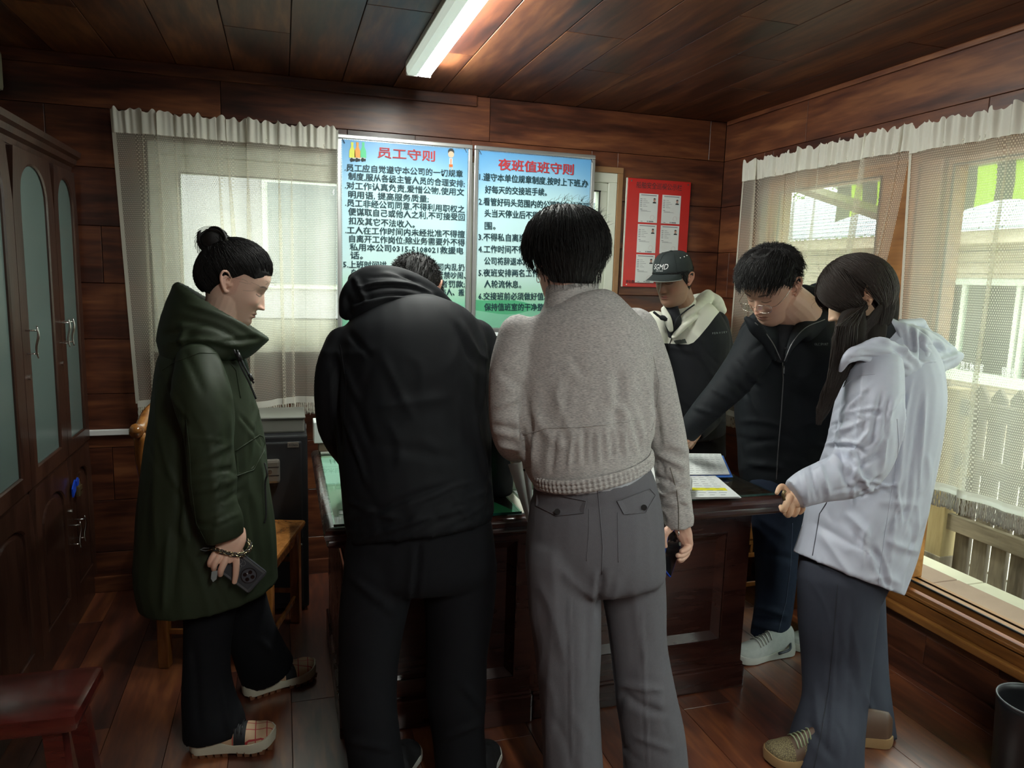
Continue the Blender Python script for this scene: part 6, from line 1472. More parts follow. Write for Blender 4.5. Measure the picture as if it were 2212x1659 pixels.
tr3, cb3t = garment('trousers', [
 [(1275, 1034, 1.765, 256, .80), (1281, 1064, 1.765, 274, .74), (1285, 1120, 1.76, 292, .74), (1285, 1190, 1.76, 300, .72), (1286, 1245, 1.76, 300, .62), (1287, 1265, 1.76, 280, .5)],
 [(1216, 1200, 1.76, 156, .95), (1219, 1300, 1.76, 160, .95), (1226, 1400, 1.76, 146, .95), (1230, 1500, 1.76, 130, .95), (1236, 1600, 1.76, 128, .95), (1240, 1720, 1.76, 134, .95)],
 [(1358, 1200, 1.76, 152, .95), (1371, 1300, 1.76, 134, .95), (1380, 1400, 1.76, 122, .95), (1394, 1500, 1.76, 132, .95), (1412, 1600, 1.76, 138, .95), (1420, 1720, 1.76, 142, .95)]],
 .0075, 4, g3p, mGreyT, [fl, rfolds(10, (1150, 1250, 1290, 1650), 85, 12, 160, 10, .003, 15), rfolds(8, (1340, 1300, 1440, 1650), 80, 14, 140, 10, .003, 16)], (.0025, 7, 17))
seam(cb3t, [(1290, 1045), (1296, 1110), (1302, 1180), (1300, 1240)], .0012, 'centre_seam', mGreyT, g3p); seam(cb3t, [(1150, 1052), (1220, 1050), (1290, 1046), (1345, 1038), (1398, 1022)], .0014, 'waistband_seam', mGreyT, g3p)
patch(cb3t, [(1286, 1020), (1297, 1019), (1298, 1046), (1287, 1047)], .004, 'belt_loop', mGreyT, g3p, .003)
for pl_ in ([(1159, 1061), (1266, 1082), (1261, 1108), (1202, 1114), (1158, 1092)], [(1333, 1082), (1404, 1056), (1416, 1070), (1395, 1107), (1348, 1111)]):
    patch(cb3t, pl_, .0035, 'pocket_flap', mGreyT, g3p, .003); seam(cb3t, pl_+[pl_[0]], .0010, 'flap_stitching', mGreyT, g3p, out=.0035)
for px, py in ((1204, 1105), (1391, 1096)):
    c = hit(cb3t, px, py, .006); 
    if c is not None: MB().tube([c, c-cf*.003], .0075, 20).build('button', mBlackPl, g3p, smooth='auto')
for pts in ([(1272, 1100), (1272, 1150), (1267, 1212)], [(1334, 1108), (1335, 1160), (1336, 1215)]): seam(cb3t, pts, .0008, 'pocket_stitching', mGreyT, g3p)
for px, a in ((1262, .25), (1425, .35)):
    g0 = PZ(px, 1735, 0); shoe(g3p, g0, g0+np.array([math.sin(a), math.cos(a), 0])*.17, .09, ST2, None)
# phone of the grey person, papers
ph2 = empty('phone', P(1460, 1190, YG), 'black phone in a blue case in the hand of the person in grey', 'phone')
o, q, n_ = slab_px('case', [(1446, 1137), (1477, 1160), (1449, 1249), (1431, 1226)], YG, .011, mBlue, ph2, r=.007, ydep=[1.790, 1.812, 1.812, 1.790])
cen = q.mean(0); q2 = cen+(q-cen)*.93+n_*.0004
MB().add(list(q2)+list(q2+n_*.0006), [(4, 5, 6, 7), (0, 4, 7, 3), (1, 5, 4, 0), (2, 6, 5, 1), (3, 7, 6, 2)]).build('glass_back', plain('phone_glass', (.01, .01, .012), .08, spec=.7), ph2)
eu_, ev_ = (q[3]-q[0])/np.linalg.norm(q[3]-q[0]), (q[1]-q[0])/np.linalg.norm(q[1]-q[0])
for u, v in ((.10, .45), (.22, .45), (.10, .8), (.22, .8)):
    c = q[0]+(q[3]-q[0])*u+(q[1]-q[0])*v; th = np.arange(18)*2*math.pi/18; ring = [c+eu_*.0055*math.cos(t)+ev_*.0055*math.sin(t)+n_*.0008 for t in th]
    MB().add(ring+[p+n_*.0022 for p in ring], [tuple(range(18, 36))]+[(i, (i+1) % 18, 18+(i+1) % 18, 18+i) for i in range(18)]).build('lens', mGreyMetal if v > .6 else mLens, ph2)
place(ph2, *ph2.location)
doc = empty('document', P(1130, 1040, 1.98), 'rolled white documents held low in the left hand of the person in grey', 'papers')
for k, (A_, B_, C_, D_, yy) in enumerate((((1097, 1003), (1128, 996), (1144, 1122), (1140, 1130), 2.00), ((1100, 1006), (1136, 999), (1146, 1118), (1142, 1126), 1.985), ((1128, 1000), (1146, 1010), (1150, 1070), (1144, 1108), 1.96))):
    g = []
    for v in np.linspace(0, 1, 10):
        l_, r2_ = np.array(A_)*(1-v)+np.array(D_)*v, np.array(B_)*(1-v)+np.array(C_)*v
        g.append([P(*(l_*(1-u)+r2_*u), yy-.012*math.sin(u*math.pi)+.004*k) for u in np.linspace(0, 1, 6)])
    MB().grid(np.array(g)).build('page', mPaper, doc, smooth=True)
MB().tube([P(1131, 1017, 1.95), P(1137, 1012, 1.95), P(1142, 1007, 1.95)], .004, 6).build('binder_clip', mBlackPl, doc); place(doc, *doc.location)
# ---------------------------------------------------------------- man in the cap
H4 = Head(1455, 603, 3.06, 205, 14, 0, 1.0)
low = MB(); limb(low, [(1478, 690, 3.16, 100, .7), (1482, 800, 3.18, 120, .7), (1490, 960, 3.2, 110, .8)]); limb(low, [(1460, 960, 3.22, 60), (1465, 1100, 3.22, 50), (1462, 1245, 3.22, 36)]); limb(low, [(1520, 960, 3.22, 60), (1522, 1100, 3.22, 50), (1515, 1245, 3.22, 36)])
hd = MB(); add_head(hd, H4); limb(hd, [(1462, 630, 3.10, 60, 1), (1474, 665, 3.14, 62, 1), (1480, 700, 3.16, 80, .9)], n=22)
hn = MB(); hand_mesh(hn, [[(1490, 952, 2.82, 8), (1484, 957, 2.78, 7), (1480, 960, 2.75, 6)], [(1494, 955, 2.82, 8), (1487, 961, 2.78, 7), (1483, 965, 2.75, 6)], [(1497, 957, 2.82, 8), (1491, 964, 2.78, 7), (1487, 968, 2.76, 6)], [(1500, 957, 2.83, 7), (1495, 965, 2.80, 6), (1492, 969, 2.78, 5)], [(1490, 947, 2.84, 8), (1483, 948, 2.82, 7), (1478, 951, 2.80, 6)]], [[(1508, 935, 2.9, 17, .8), (1500, 945, 2.86, 19, .6), (1494, 953, 2.82, 19, .5)]])
c4p = finish_person('man in a dark cap and white and black jacket standing behind the desk', low, [(hd, .0024, 1, True), (hn, .0022, 1, False)], H4, SKD, stub=.3)
short_hair(H4, c4p, hairline(.18, .155, .10, .045), lambda th, z: .014, lambda p: (0, -.3, -.6), n=900, lift=.003, thick=.005, seg=3, r0=.001, seed=31, zmax=.16)
mCapF = fabric('cap_cotton', srgb(40, 46, 46), .8, weave=900, bump=.3)
mb = MB(); nth, nz_ = 64, 18; th = np.arange(nth)*2*math.pi/nth; G = []
for i in range(nz_):
    t = i/(nz_-1); z = .150+.092*math.sin(t*math.pi/2); k = math.cos(t*math.pi/2)**.55; G.append([( (.0835*k)*math.sin(a), .000+(.104*k)*math.cos(a)-.002, z+.010*math.cos(a)*(1-t)) for a in th])
G2 = [[(x*.96, y*.96, z-.003) for x, y, z in row] for row in G[::-1]]
G = np.array(G2+G); G = H4.w(G.reshape(-1, 3)).reshape(G.shape)
cap = MB().grid(G, closev=True).build('cap', mCapF, c4p, smooth=True)
bm_ = MB(); nb = 26; top_, bot_ = [], []
for i in range(nb):
    u = -1+2*i/(nb-1); a = u*1.18; inner = np.array([.083*math.sin(a), .102*math.cos(a), .158]); Lb = .078*(1-abs(u)**3.2*.96)
    row = [inner+np.array([0, Lb*v*.96, -.012*v-.026*(inner[0]/.083)**2*(.3+.7*v)]) for v in np.linspace(0, 1, 7)]; top_.append(row)
T_ = np.array(top_); B_ = T_-np.array([0, 0, .0035]); mb = MB(); W_ = H4.w
A_ = np.concatenate([T_, B_[:, ::-1]], 1); A_ = W_(A_.reshape(-1, 3)).reshape(A_.shape); mb.grid(A_, closev=True); mb.build('cap_brim', mCapF, cap, smooth=True)
MB().tube(W_(T_[:, -1]+np.array([0, .0006, -.0017])), .0016, 5).build('brim_piping', plain('grey_piping', (.35, .36, .33), .6), cap, smooth=True)
ellip(mb := MB(), W_(np.array([0, -.002, .2435])), (.007, .007, .004)); mb.build('cap_button', mCapF, cap, smooth=True)
for a in (-.0, .9, -.9, 2.2, -2.2):
    q_ = [W_(np.array([(.0850*math.cos(t*math.pi/2)**.55)*math.sin(a), (.1055*math.cos(t*math.pi/2)**.55)*math.cos(a)-.002, .150+.0935*math.sin(t*math.pi/2)+.010*math.cos(a)*(1-t)])) for t in np.linspace(0, .97, 12)]
    MB().tube(q_, .0008, 4).build('cap_seam', mCapF, cap)
for a in (1.25, 1.55, 1.85):
    t = .52; c = W_(np.array([(.0845*math.cos(t*math.pi/2)**.55)*math.sin(-a), (.105*math.cos(t*math.pi/2)**.55)*math.cos(a)-.002, .150+.093*math.sin(t*math.pi/2)])); ellip(mb := MB(), c, (.0025, .0025, .0025), nu=6, nv=8); mb.build('eyelet', mWhite, cap)
# lettering wrapped on the cap front
def wrap_text(s_, a_c, z_c, size, m, parent, R0=(.0855, .1060), shear=.3, bold=.0):
    o = text(s_, (0, 0, 0), (1, 0, 0), (0, 1, 0), size=1.0, mats=m, parent=parent, bold=bold, ital=shear, res=3); me = o.data
    n = len(me.vertices); co = np.empty(n*3, np.float32); me.vertices.foreach_get('co', co); co = co.reshape(-1, 3); cx_ = (co[:, 0].min()+co[:, 0].max())/2
    out = []
    for x, y, _ in co:
        a = a_c+(cx_-x)*size/.098; z = z_c+y*size; t = np.arcsin(np.clip((z-.155)/.0935, 0, .97))/(math.pi/2); k = math.cos(t*math.pi/2)**.55
        out.append(W_(np.array([(R0[0]*k)*math.sin(a), (R0[1]*k)*math.cos(a)-.002, z+.004])))
    me.vertices.foreach_set('co', np.array(out, np.float32).ravel()); me.update(); return o
wrap_text('SGMD', -.05, .176, .034, mWhite, cap, bold=.0); wrap_text('performance', .0, .168, .0085, mWhite, cap)
mWhF = fabric('white_fleece', srgb(222, 222, 208), .9, weave=600, bump=.3); mBkF = fabric('black_fleece', (.014, .015, .018), .85, weave=600, bump=.3)
mTwo = fabric('white_and_black_fleece', srgb(222, 222, 208), .9, weave=600, bump=.3); nt = mTwo.node_tree; N, L = nt.nodes, nt.links; b = N['Principled BSDF']
at = N.new('ShaderNodeAttribute'); at.attribute_name = 'panel'; g_t = N.new('ShaderNodeMath'); g_t.operation = 'GREATER_THAN'; g_t.inputs[1].default_value = 0; L.new(at.outputs['Fac'], g_t.inputs[0])
mxx = N.new('ShaderNodeMix'); mxx.data_type = 'RGBA'; mxx.inputs['A'].default_value = (*srgb(222, 222, 208), 1); mxx.inputs['B'].default_value = (.012, .013, .016, 1); L.new(g_t.outputs[0], mxx.inputs['Factor']); L.new(mxx.outputs['Result'], b.inputs['Base Color'])
jk4, cb4 = garment('jacket', [
 [(1470, 668, 3.14, 78, .9), (1478, 690, 3.15, 150, .7), (1480, 730, 3.16, 186, .65), (1482, 800, 3.17, 172, .7), (1484, 880, 3.18, 160, .75), (1486, 935, 3.19, 156, .8)],
 [(1545, 700, 3.14, 58, 1), (1557, 760, 3.12, 54, 1), (1558, 830, 3.10, 52, 1), (1540, 890, 3.02, 46, 1), (1518, 925, 2.93, 36, 1), (1506, 938, 2.90, 28, 1)], [(1415, 700, 3.14, 56, 1), (1405, 800, 3.08, 52, 1), (1418, 900, 2.95, 42, 1)]],
 .0065, 4, c4p, mTwo, [[(1425, 745, 1500, 760, 6, .004), (1540, 820, 1575, 870, 6, .006), (1510, 870, 1570, 900, 6, .006), (1480, 700, 1520, 740, 7, .006), (1500, 690, 1480, 740, 5, -.005), (1440, 800, 1480, 900, 8, .005)], rfolds(12, (1420, 760, 1570, 920), 60, 30, 60, 6, .0035, 41)], (.003, 9, 18))
me_ = jk4.data; n_v = len(me_.vertices); co_ = np.empty(n_v*3, np.float32); me_.vertices.foreach_get('co', co_); px_, _w = proj(co_.reshape(-1, 3))
lim_ = np.interp(px_[:, 0], [1400, 1425, 1460, 1487, 1498, 1510, 1530, 1545, 1562, 1580], [741, 741, 743, 744, 740, 728, 704, 684, 664, 640])
a_p = me_.attributes.new('panel', 'FLOAT', 'POINT'); a_p.data.foreach_set('value', (px_[:, 1]-lim_).astype(np.float32))
hmb = MB()
for kx in ([(1433, 668, 3.03, 12, 1), (1442, 690, 3.02, 18, 1), (1449, 712, 3.02, 12, 1)], [(1455, 728, 3.03, 10, 1), (1478, 700, 3.04, 22, 1), (1500, 672, 3.08, 32, .9), (1522, 648, 3.14, 34, .9), (1530, 636, 3.20, 24, .9)], [(1530, 640, 3.2, 26, 1), (1545, 655, 3.17, 36, .8), (1560, 672, 3.14, 22, .8)], [(1440, 690, 3.25, 30, 1), (1490, 660, 3.27, 40, 1), (1530, 645, 3.22, 30, 1)]): limb(hmb, kx, n=18)
V, Fc = fuse(hmb, .005, 4); V = folds(V, Fc, [(1470, 700, 1540, 650, 3.5, -.006, 4), (1500, 690, 1550, 660, 3, .005)]); mesh_obj('hood', V, Fc, mWhF, c4p)
cmb = MB(); limb(cmb, [(1450, 664, 3.06, 30, .8), (1454, 700, 3.05, 36, .6), (1448, 728, 3.05, 10, .6)], n=16); V, Fc = fuse(cmb, .005, 2); mesh_obj('black_tshirt', V, Fc, mBkF, c4p)
for pts in ([(1452, 728), (1446, 745), (1440, 775)],): seam(cb4, pts, .0022, 'zip', mBlackPl, c4p)
for pts, nm in (([(1412, 674), (1425, 684), (1440, 690), (1448, 702)], 'placket'), ([(1500, 658), (1478, 674), (1462, 690), (1454, 712)], 'placket')):
    MB().tube(crom([P(x, y, 3.015) for x, y in pts], 4), [.006]*5+[.012]*4+[.010]*4 if nm == 'placket' and pts[0][0] < 1450 else .0035, 7).build(nm, mBkF, c4p, smooth=True)
patch(cb4, [(1455, 736), (1480, 732), (1484, 741), (1460, 744)], .004, 'chest_tag', plain('dark_tag', (.06, .075, .06), .5), c4p, .002)
def cloth_text(tr_, s_, a, b_, size, m, parent, bold=0, out=.002):
    A_, B2 = hit(tr_, *a, out), hit(tr_, *b_, out)
    if A_ is None or B2 is None: return
    ux = B2-A_; wd = np.linalg.norm(ux); ux /= wd; v = (A_+B2)/2-CAM; uz = np.cross(ux, v); uz /= np.linalg.norm(uz); uz = uz if uz[2] > 0 else -uz
    text(s_, A_, ux, uz, width=wd, size=size, mats=m, parent=parent, bold=bold)
cloth_text(cb4, 'F E R O S E Y', (1539, 722), (1571, 719), .012, mFaint, c4p, out=.012)
tr4, _ = garment('trousers', [[(1490, 925, 3.19, 150, .75), (1490, 985, 3.2, 150, .7)], [(1460, 970, 3.22, 74), (1463, 1100, 3.22, 60), (1462, 1246, 3.22, 52)], [(1520, 970, 3.22, 74), (1520, 1100, 3.22, 60), (1515, 1246, 3.22, 52)]], .010, 3, c4p, mPants, [[(1500, 930, 1550, 960, 5, .006), (1510, 900, 1555, 930, 5, -.006)]], (.003, 9, 19))
for px in (1462, 1515):
    g0 = PZ(px, 1262, 0); shoe(c4p, g0+np.array([.03, .05, 0]), g0+np.array([-.05, -.12, 0]), .10, ST2, None)
# ---------------------------------------------------------------- man with glasses
H5 = Head(1667, 620, 2.33, 197, 34, 3, 1.10)
low = MB(); limb(low, [(1715, 700, 2.42, 130, .7), (1705, 820, 2.45, 170, .7), (1690, 1030, 2.45, 150, .8)]); limb(low, [(1680, 1010, 2.44, 80), (1676, 1200, 2.42, 60), (1662, 1375, 2.41, 44)]); limb(low, [(1762, 1010, 2.48, 80), (1768, 1200, 2.47, 60), (1772, 1375, 2.43, 44)])
limb(low, [(1625, 740, 2.38, 50), (1560, 850, 2.36, 36), (1490, 935, 2.38, 26)])
hd = MB(); add_head(hd, H5, 1.07); limb(hd, [(1688, 648, 2.34, 96, 1), (1718, 682, 2.39, 112, 1), (1738, 720, 2.42, 130, .9)], n=24)
hn = MB(); YQ = 2.42
hand_mesh(hn, [[(1436, 968, YQ+.03, 12), (1420, 978, YQ+.04, 11), (1409, 985, YQ+.04, 9)], [(1438, 974, YQ+.02, 12), (1422, 986, YQ+.03, 11), (1411, 992, YQ+.03, 9)], [(1441, 978, YQ+.01, 12), (1427, 991, YQ+.02, 11), (1417, 997, YQ+.02, 9)], [(1445, 980, YQ, 11), (1433, 993, YQ+.01, 10), (1425, 999, YQ+.01, 8)], [(1450, 960, YQ+.03, 12), (1437, 960, YQ+.05, 11), (1427, 964, YQ+.06, 9)]], [[(1482, 935, YQ, 26, .8), (1464, 955, YQ, 28, .6), (1446, 970, YQ+.02, 32, .45)]])
g5p = finish_person('heavy man with glasses in a dark zipped jacket looking down at the papers', low, [(hd, .0022, 1, True), (hn, .0022, 1, False)], H5, SK2, browt=1.0, stub=.12, lips=(.36, .13, .10))
short_hair(H5, g5p, hairline(.180, .158, .128, .055), lambda th, z: .062 if abs(th if th < math.pi else th-2*math.pi) < 1.3 and z > .165 else (.05 if z > .175 else .018), lambda p: ((p[0]*2.5, .9, -.35) if p[1] > -.02 else (p[0]*2, .2, -.6)), n=3400, lift=.010, thick=.014, seg=6, r0=.0012, seed=51, wide=1.07, crown=420, capoff=lambda th, t: .004+.018*np.clip(t*1.6-.1, 0, 1))
mFrm = plain('silver_frame', (.55, .50, .45), .2, metal=1.0); gs = empty('eyeglasses', H5.w(np.array([0, .12, .112])), 'thin silver rimmed eyeglasses low on the nose of the heavy man', 'glasses')
W5 = H5.w; mGl2 = glass('spectacle_glass', (.93, .96, .95))
for s_ in (-1, 1):
    th = np.linspace(0, 2*math.pi, 29)[:-1]; e_ = .6
    rim = [np.array([s_*(.034+.0255*np.sign(math.cos(t))*abs(math.cos(t))**e_), .1080-.010*(abs(math.cos(t))*(math.cos(t) > 0))+.0, .099+.0150*np.sign(math.sin(t))*abs(math.sin(t))**e_]) for t in th]
    MB().tube([W5(p) for p in rim], .0009, 6, closed=True).build('rim', mFrm, gs, smooth=True); MB().add([W5(p) for p in rim], [tuple(range(28))]).build('lens', mGl2, gs)
    MB().tube(crom([W5(np.array([s_*.0595, .0975, .103])), W5(np.array([s_*.074, .085, .105])), W5(np.array([s_*.0805, .040, .112])), W5(np.array([s_*.0815, .000, .124])), W5(np.array([s_*.079, -.015, .118])), W5(np.array([s_*.077, -.022, .105]))], 4), .0011, 6).build('temple_arm', mFrm, gs, smooth=True)
MB().tube([W5(np.array([-.0095, .108, .103])), W5(np.array([0, .1125, .106])), W5(np.array([.0095, .108, .103]))], .0010, 6).build('bridge', mFrm, gs, smooth=True)
place(gs, *gs.location)
mJ5 = fabric('dark_softshell', (.009, .011, .0135), .72, weave=1300, bump=.1, var=.06, spec=.2)
fl = [(1590, 780, 1640, 830, 6, .008), (1570, 810, 1620, 860, 6, -.007), (1540, 840, 1590, 870, 5, .007), (1610, 830, 1640, 900, 7, .007), (1600, 910, 1690, 920, 7, .006, -5), (1605, 960, 1680, 950, 7, -.005), (1610, 1000, 1690, 1010, 7, .006), (1620, 760, 1650, 740, 6, -.005), (1500, 880, 1560, 900, 5, .006)]
jk5, cb5 = garment('jacket', [
 [(1738, 668, 2.42, 118, .9), (1728, 700, 2.43, 200, .75), (1718, 745, 2.44, 246, .7), (1712, 820, 2.45, 238, .72), (1704, 890, 2.45, 226, .76), (1698, 960, 2.45, 204, .78), (1692, 1020, 2.45, 188, .8), (1690, 1045, 2.45, 172, .8)],
 [(1640, 735, 2.38, 92, 1), (1608, 790, 2.36, 84, 1), (1568, 840, 2.35, 72, 1), (1530, 880, 2.35, 62, 1), (1500, 915, 2.36, 54, 1), (1480, 940, 2.38, 46, 1)],
 [(1790, 740, 2.50, 90, 1), (1800, 860, 2.50, 84, 1), (1790, 980, 2.48, 70, 1)]],
 .0075, 4, g5p, mJ5, [fl, rfolds(16, (1600, 780, 1780, 1030), 40, 40, 80, 8, .003, 53)], (.003, 9, 54))
cmb = MB()
for kx in ([(1612, 688, 2.29, 12, 1), (1632, 708, 2.27, 30, .7), (1655, 738, 2.27, 22, .6), (1676, 778, 2.28, 8, .6)], [(1788, 668, 2.42, 30, .8), (1762, 690, 2.34, 46, .6), (1730, 715, 2.28, 36, .6), (1708, 748, 2.27, 18, .6), (1696, 782, 2.28, 8, .6)], [(1744, 640, 2.46, 34, 1), (1766, 633, 2.43, 46, 1), (1790, 646, 2.38, 60, 1)], [(1782, 652, 2.37, 58, .8), (1764, 690, 2.33, 56, .7), (1736, 720, 2.30, 44, .7)], [(1700, 668, 2.5, 60, .8), (1750, 650, 2.5, 70, .8)], [(1640, 690, 2.42, 40, 1), (1690, 660, 2.5, 60, 1), (1745, 645, 2.5, 50, 1)]): limb(cmb, kx, n=18)
V, Fc = fuse(cmb, .0055, 4); mesh_obj('collar', V, Fc, mJ5, g5p)
tmb = MB(); limb(tmb, [(1700, 700, 2.36, 70, .9), (1690, 735, 2.335, 60, .8), (1686, 775, 2.325, 26, .7)], n=20); V, Fc = fuse(tmb, .006, 3); mesh_obj('black_shirt', V, Fc, mBkF, g5p)
mZip = plain('zip_teeth', (.22, .22, .22), .35, metal=.7)
for pts in ([(1690, 780), (1692, 820), (1687, 900), (1680, 980), (1677, 1036)],): seam(cb5, pts, .0022, 'zip', mZip, g5p)
for pts, yy in (([(1631, 697), (1650, 715), (1670, 742), (1687, 778)], 2.255), ([(1782, 690), (1740, 708), (1712, 740), (1694, 780)], 2.26)): MB().tube(crom([P(x, y, yy) for x, y in pts], 5), .0018, 6).build('zip', mZip, g5p, smooth=True)
zc_ = hit(cb5, 1693, 790, .004)
if zc_ is not None: MB().tube([zc_, zc_-cu*.012, zc_-cu*.03], [.003, .004, .003], 8).build('zip_pull', mZip, g5p, smooth=True)
bt = P(1697, 753, 2.275); ellip(mb := MB(), bt, (.004, .003, .004), nu=8, nv=10); mb.build('shirt_button', mBlackPl, g5p, smooth=True)
cloth_text(cb5, 'OLC SPORT', (1759, 746), (1789, 746), .013, mFaint, g5p)
mJean = fabric('dark_denim', (.012, .020, .040), .85, weave=1000, bump=.3, var=.25)
tr5, cb5t = garment('jeans', [[(1690, 1020, 2.45, 160, .85), (1690, 1075, 2.45, 158, .8)], [(1674, 1050, 2.44, 128, .95), (1678, 1110, 2.43, 112, .95), (1677, 1190, 2.42, 92, .95), (1675, 1270, 2.42, 84, .95), (1668, 1330, 2.41, 80, .95), (1658, 1378, 2.41, 74, .95)],
 [(1762, 1040, 2.48, 104, .95), (1768, 1200, 2.47, 80, .95), (1772, 1372, 2.43, 68, .95)]], .0085, 3, g5p, mJean, [[(1632, 1310, 1700, 1330, 6, .009), (1625, 1335, 1695, 1345, 5, -.008), (1628, 1350, 1690, 1365, 6, .008), (1640, 1190, 1715, 1210, 8, -.005), (1640, 1120, 1700, 1160, 9, .005)]], (.003, 9, 55))
seam(cb5t, [(1712, 1130), (1708, 1220), (1698, 1300), (1680, 1370)], .0012, 'side_seam', plain('denim_thread', (.10, .13, .20), .8), g5p)
mGreyK = fabric('light_grey_knit', srgb(176, 180, 176), .85, weave=500, bump=.4); ST5 = dict(sole=.030, heelz=.040, out=.003, msole=mWhS, mup=mGreyK, mout=None, lace=mWhS, hk=1.0, toeup=.014)
g0, g1 = PZ(1712, 1408, 0), PZ(1578, 1430, 0); sh5 = shoe(g5p, g0, g1, .115, ST5, 'light grey running shoe with thick white sole')
MB().tube(crom([PZ(1706, 1388, .06)+np.array([0, -.004, 0]), PZ(1695, 1396, .05)+np.array([0, -.030, 0]), PZ(1672, 1404, .045)+np.array([0, -.030, 0])], 4), .005, 6).build('heel_stripe', plain('slate_stripe', (.06, .07, .09), .5), g5p, smooth=True)
g0 = PZ(1800, 1398, 0); shoe(g5p, g0, g0+np.array([-.20, .05, 0]), .105, ST5, None)
# ---------------------------------------------------------------- young woman in the lilac jacket
H6 = Head(1851, 640, 1.97, 153, 26, 0, 1.02, male=False)
low = MB(); limb(low, [(1905, 760, 1.97, 120, .8), (1900, 900, 1.97, 140, .8), (1870, 1100, 1.95, 140, .8), (1840, 1230, 1.93, 140, .8)]); limb(low, [(1815, 1220, 1.92, 90), (1806, 1400, 1.88, 60), (1790, 1600, 1.84, 44), (1780, 1680, 1.83, 40)]); limb(low, [(1850, 1220, 1.98, 90), (1868, 1420, 1.92, 60), (1885, 1560, 1.86, 44)])
limb(low, [(1890, 820, 1.82, 60), (1880, 960, 1.80, 46), (1800, 1030, 1.78, 36), (1720, 1070, 1.79, 30)])
hd = MB(); add_head(hd, H6); limb(hd, [(1860, 665, 1.98, 84, 1), (1885, 710, 1.99, 84, 1), (1905, 760, 1.98, 110, .9)], n=22)
YL = 1.79
hn = MB(); hand_mesh(hn, [
 [(1704, 1070, YL+.01, 16), (1692, 1052, YL+.022, 14), (1684, 1054, YL+.020, 12), (1678, 1065, YL+.014, 9)],
 [(1706, 1074, YL, 17), (1697, 1092, YL-.008, 15), (1692, 1103, YL-.004, 13), (1687, 1095, YL+.014, 11)],
 [(1714, 1080, YL, 16), (1709, 1099, YL-.010, 14), (1703, 1113, YL-.004, 12), (1696, 1109, YL+.012, 10)],
 [(1722, 1084, YL+.002, 15), (1722, 1100, YL-.008, 13), (1716, 1112, YL, 11), (1709, 1110, YL+.014, 9)],
 [(1730, 1086, YL+.004, 14), (1734, 1098, YL-.004, 12), (1728, 1107, YL+.006, 10), (1721, 1106, YL+.016, 8)]],
 [[(1738, 1060, YL, 34, .8), (1722, 1072, YL, 38, .6), (1712, 1080, YL, 40, .45)]])
l6p = finish_person('young woman with long dark hair in a pale lilac hooded jacket and wide trousers', low, [(hd, .0022, 1, True), (hn, .0016, 2, False)], H6, (.68, .46, .31), browt=.6)
# long hair: cap, curtain of locks over the shoulder, back locks into the hood
mb = hair_cap(H6, lambda th: np.interp(np.abs((th+math.pi) % (2*math.pi)-math.pi), [0, .5, .9, 1.2, 1.5, 2.0, math.pi], [.180, .172, .150, .128, .120, .03, .0]), lambda th, t: .004+.005*np.sin(t*math.pi)*(np.cos(th) < .3), seed=7, rough_=.0005)
r_ = np.random.default_rng(61); ell = np.array([.0765, .0965, .098])*1.0; cc = np.array([0, -.003, .128])
def long_lock(p, e, kf, tail, rr):
    q = []
    for j in range(8):
        t = j/7; s_ = p*(1-t)+e*t; n_ = np.linalg.norm((s_-cc)/ell); s_ = cc+(s_-cc)/n_*(kf+.06*math.sin(t*3)); q.append(s_)
    W = list(H6.w(np.array(q)))+tail; W = crom(np.array(W), 2); mb.tube(W, np.interp(np.linspace(0, 1, len(W)), [0, .2, .75, 1], [.6, 1, .9, .2])*rr, 3, caps=False)
for i in range(2700):
    sd = -1 if r_.uniform() < .62 else 1      # her left side faces the viewer
    y_ = r_.uniform(-.085, .088); p = np.array([sd*r_.uniform(0, .010), y_, 0]); p[2] = .128+.098*math.sqrt(max(0, 1-((y_+.003)/.0965)**2))
    g_ = (y_+.085)/.173+r_.normal()*.05       # 0 back .. 1 front
    kf = 1.20+r_.uniform(0, .05)
    if g_ > .62:                              # front: sweeps down before the ear, hangs over the chest
        e_th = sd*(1.05+.45*(1-g_)/.38+r_.uniform(-.04, .04)); e = np.array([.082*math.sin(e_th), .095*math.cos(e_th), .085+r_.uniform(-.01, .01)])
        if sd < 0:
            u = r_.uniform(-1, 1); tail = [np.array(P(1829+u*24, 705, 1.866+r_.uniform(-.012, .012))), np.array(P(1822+u*27, 760, 1.852+r_.uniform(-.008, .012))), np.array(P(1806+u*20, 820, 1.848+r_.uniform(-.008, .01))), np.array(P(1782+u*10, 870+r_.uniform(-20, 20), 1.85)), np.array(P(1768+u*6, 905+r_.uniform(-25, 14), 1.852))]
        else: u = r_.uniform(-1, 1); tail = [np.array(P(1806+u*10, 760, 2.03)), np.array(P(1800+u*12, 840, 2.02))]
    elif g_ > .45:                            # tucked behind the ear
        e_th = sd*(1.95+r_.uniform(-.06, .1)); e = np.array([.080*math.sin(e_th), .095*math.cos(e_th), .06+r_.uniform(0, .02)])
        u = r_.uniform(-1, 1); tail = [np.array(P(1866+u*24, 722, 1.885 if sd < 0 else 2.06)), np.array(P(1850+u*24, 770, 1.868 if sd < 0 else 2.06)), np.array(P(1818+u*10, 815+r_.uniform(-10, 25), 1.856 if sd < 0 else 2.05))]
    else:                                     # back: falls into the hood
        e_th = sd*(2.0+1.1*(1-g_/.45)+r_.uniform(-.05, .05)); e = np.array([.080*math.sin(e_th), .096*math.cos(e_th), .045+r_.uniform(-.01, .02)])
        W0 = H6.w(cc+(e-cc)/np.linalg.norm((e-cc)/ell)*kf); tail = [W0+np.array([.002, 0, -.03]), W0+np.array([-.006, .0, -.062])]
    long_lock(p, e, kf, tail, .0012*r_.uniform(.7, 1.2))
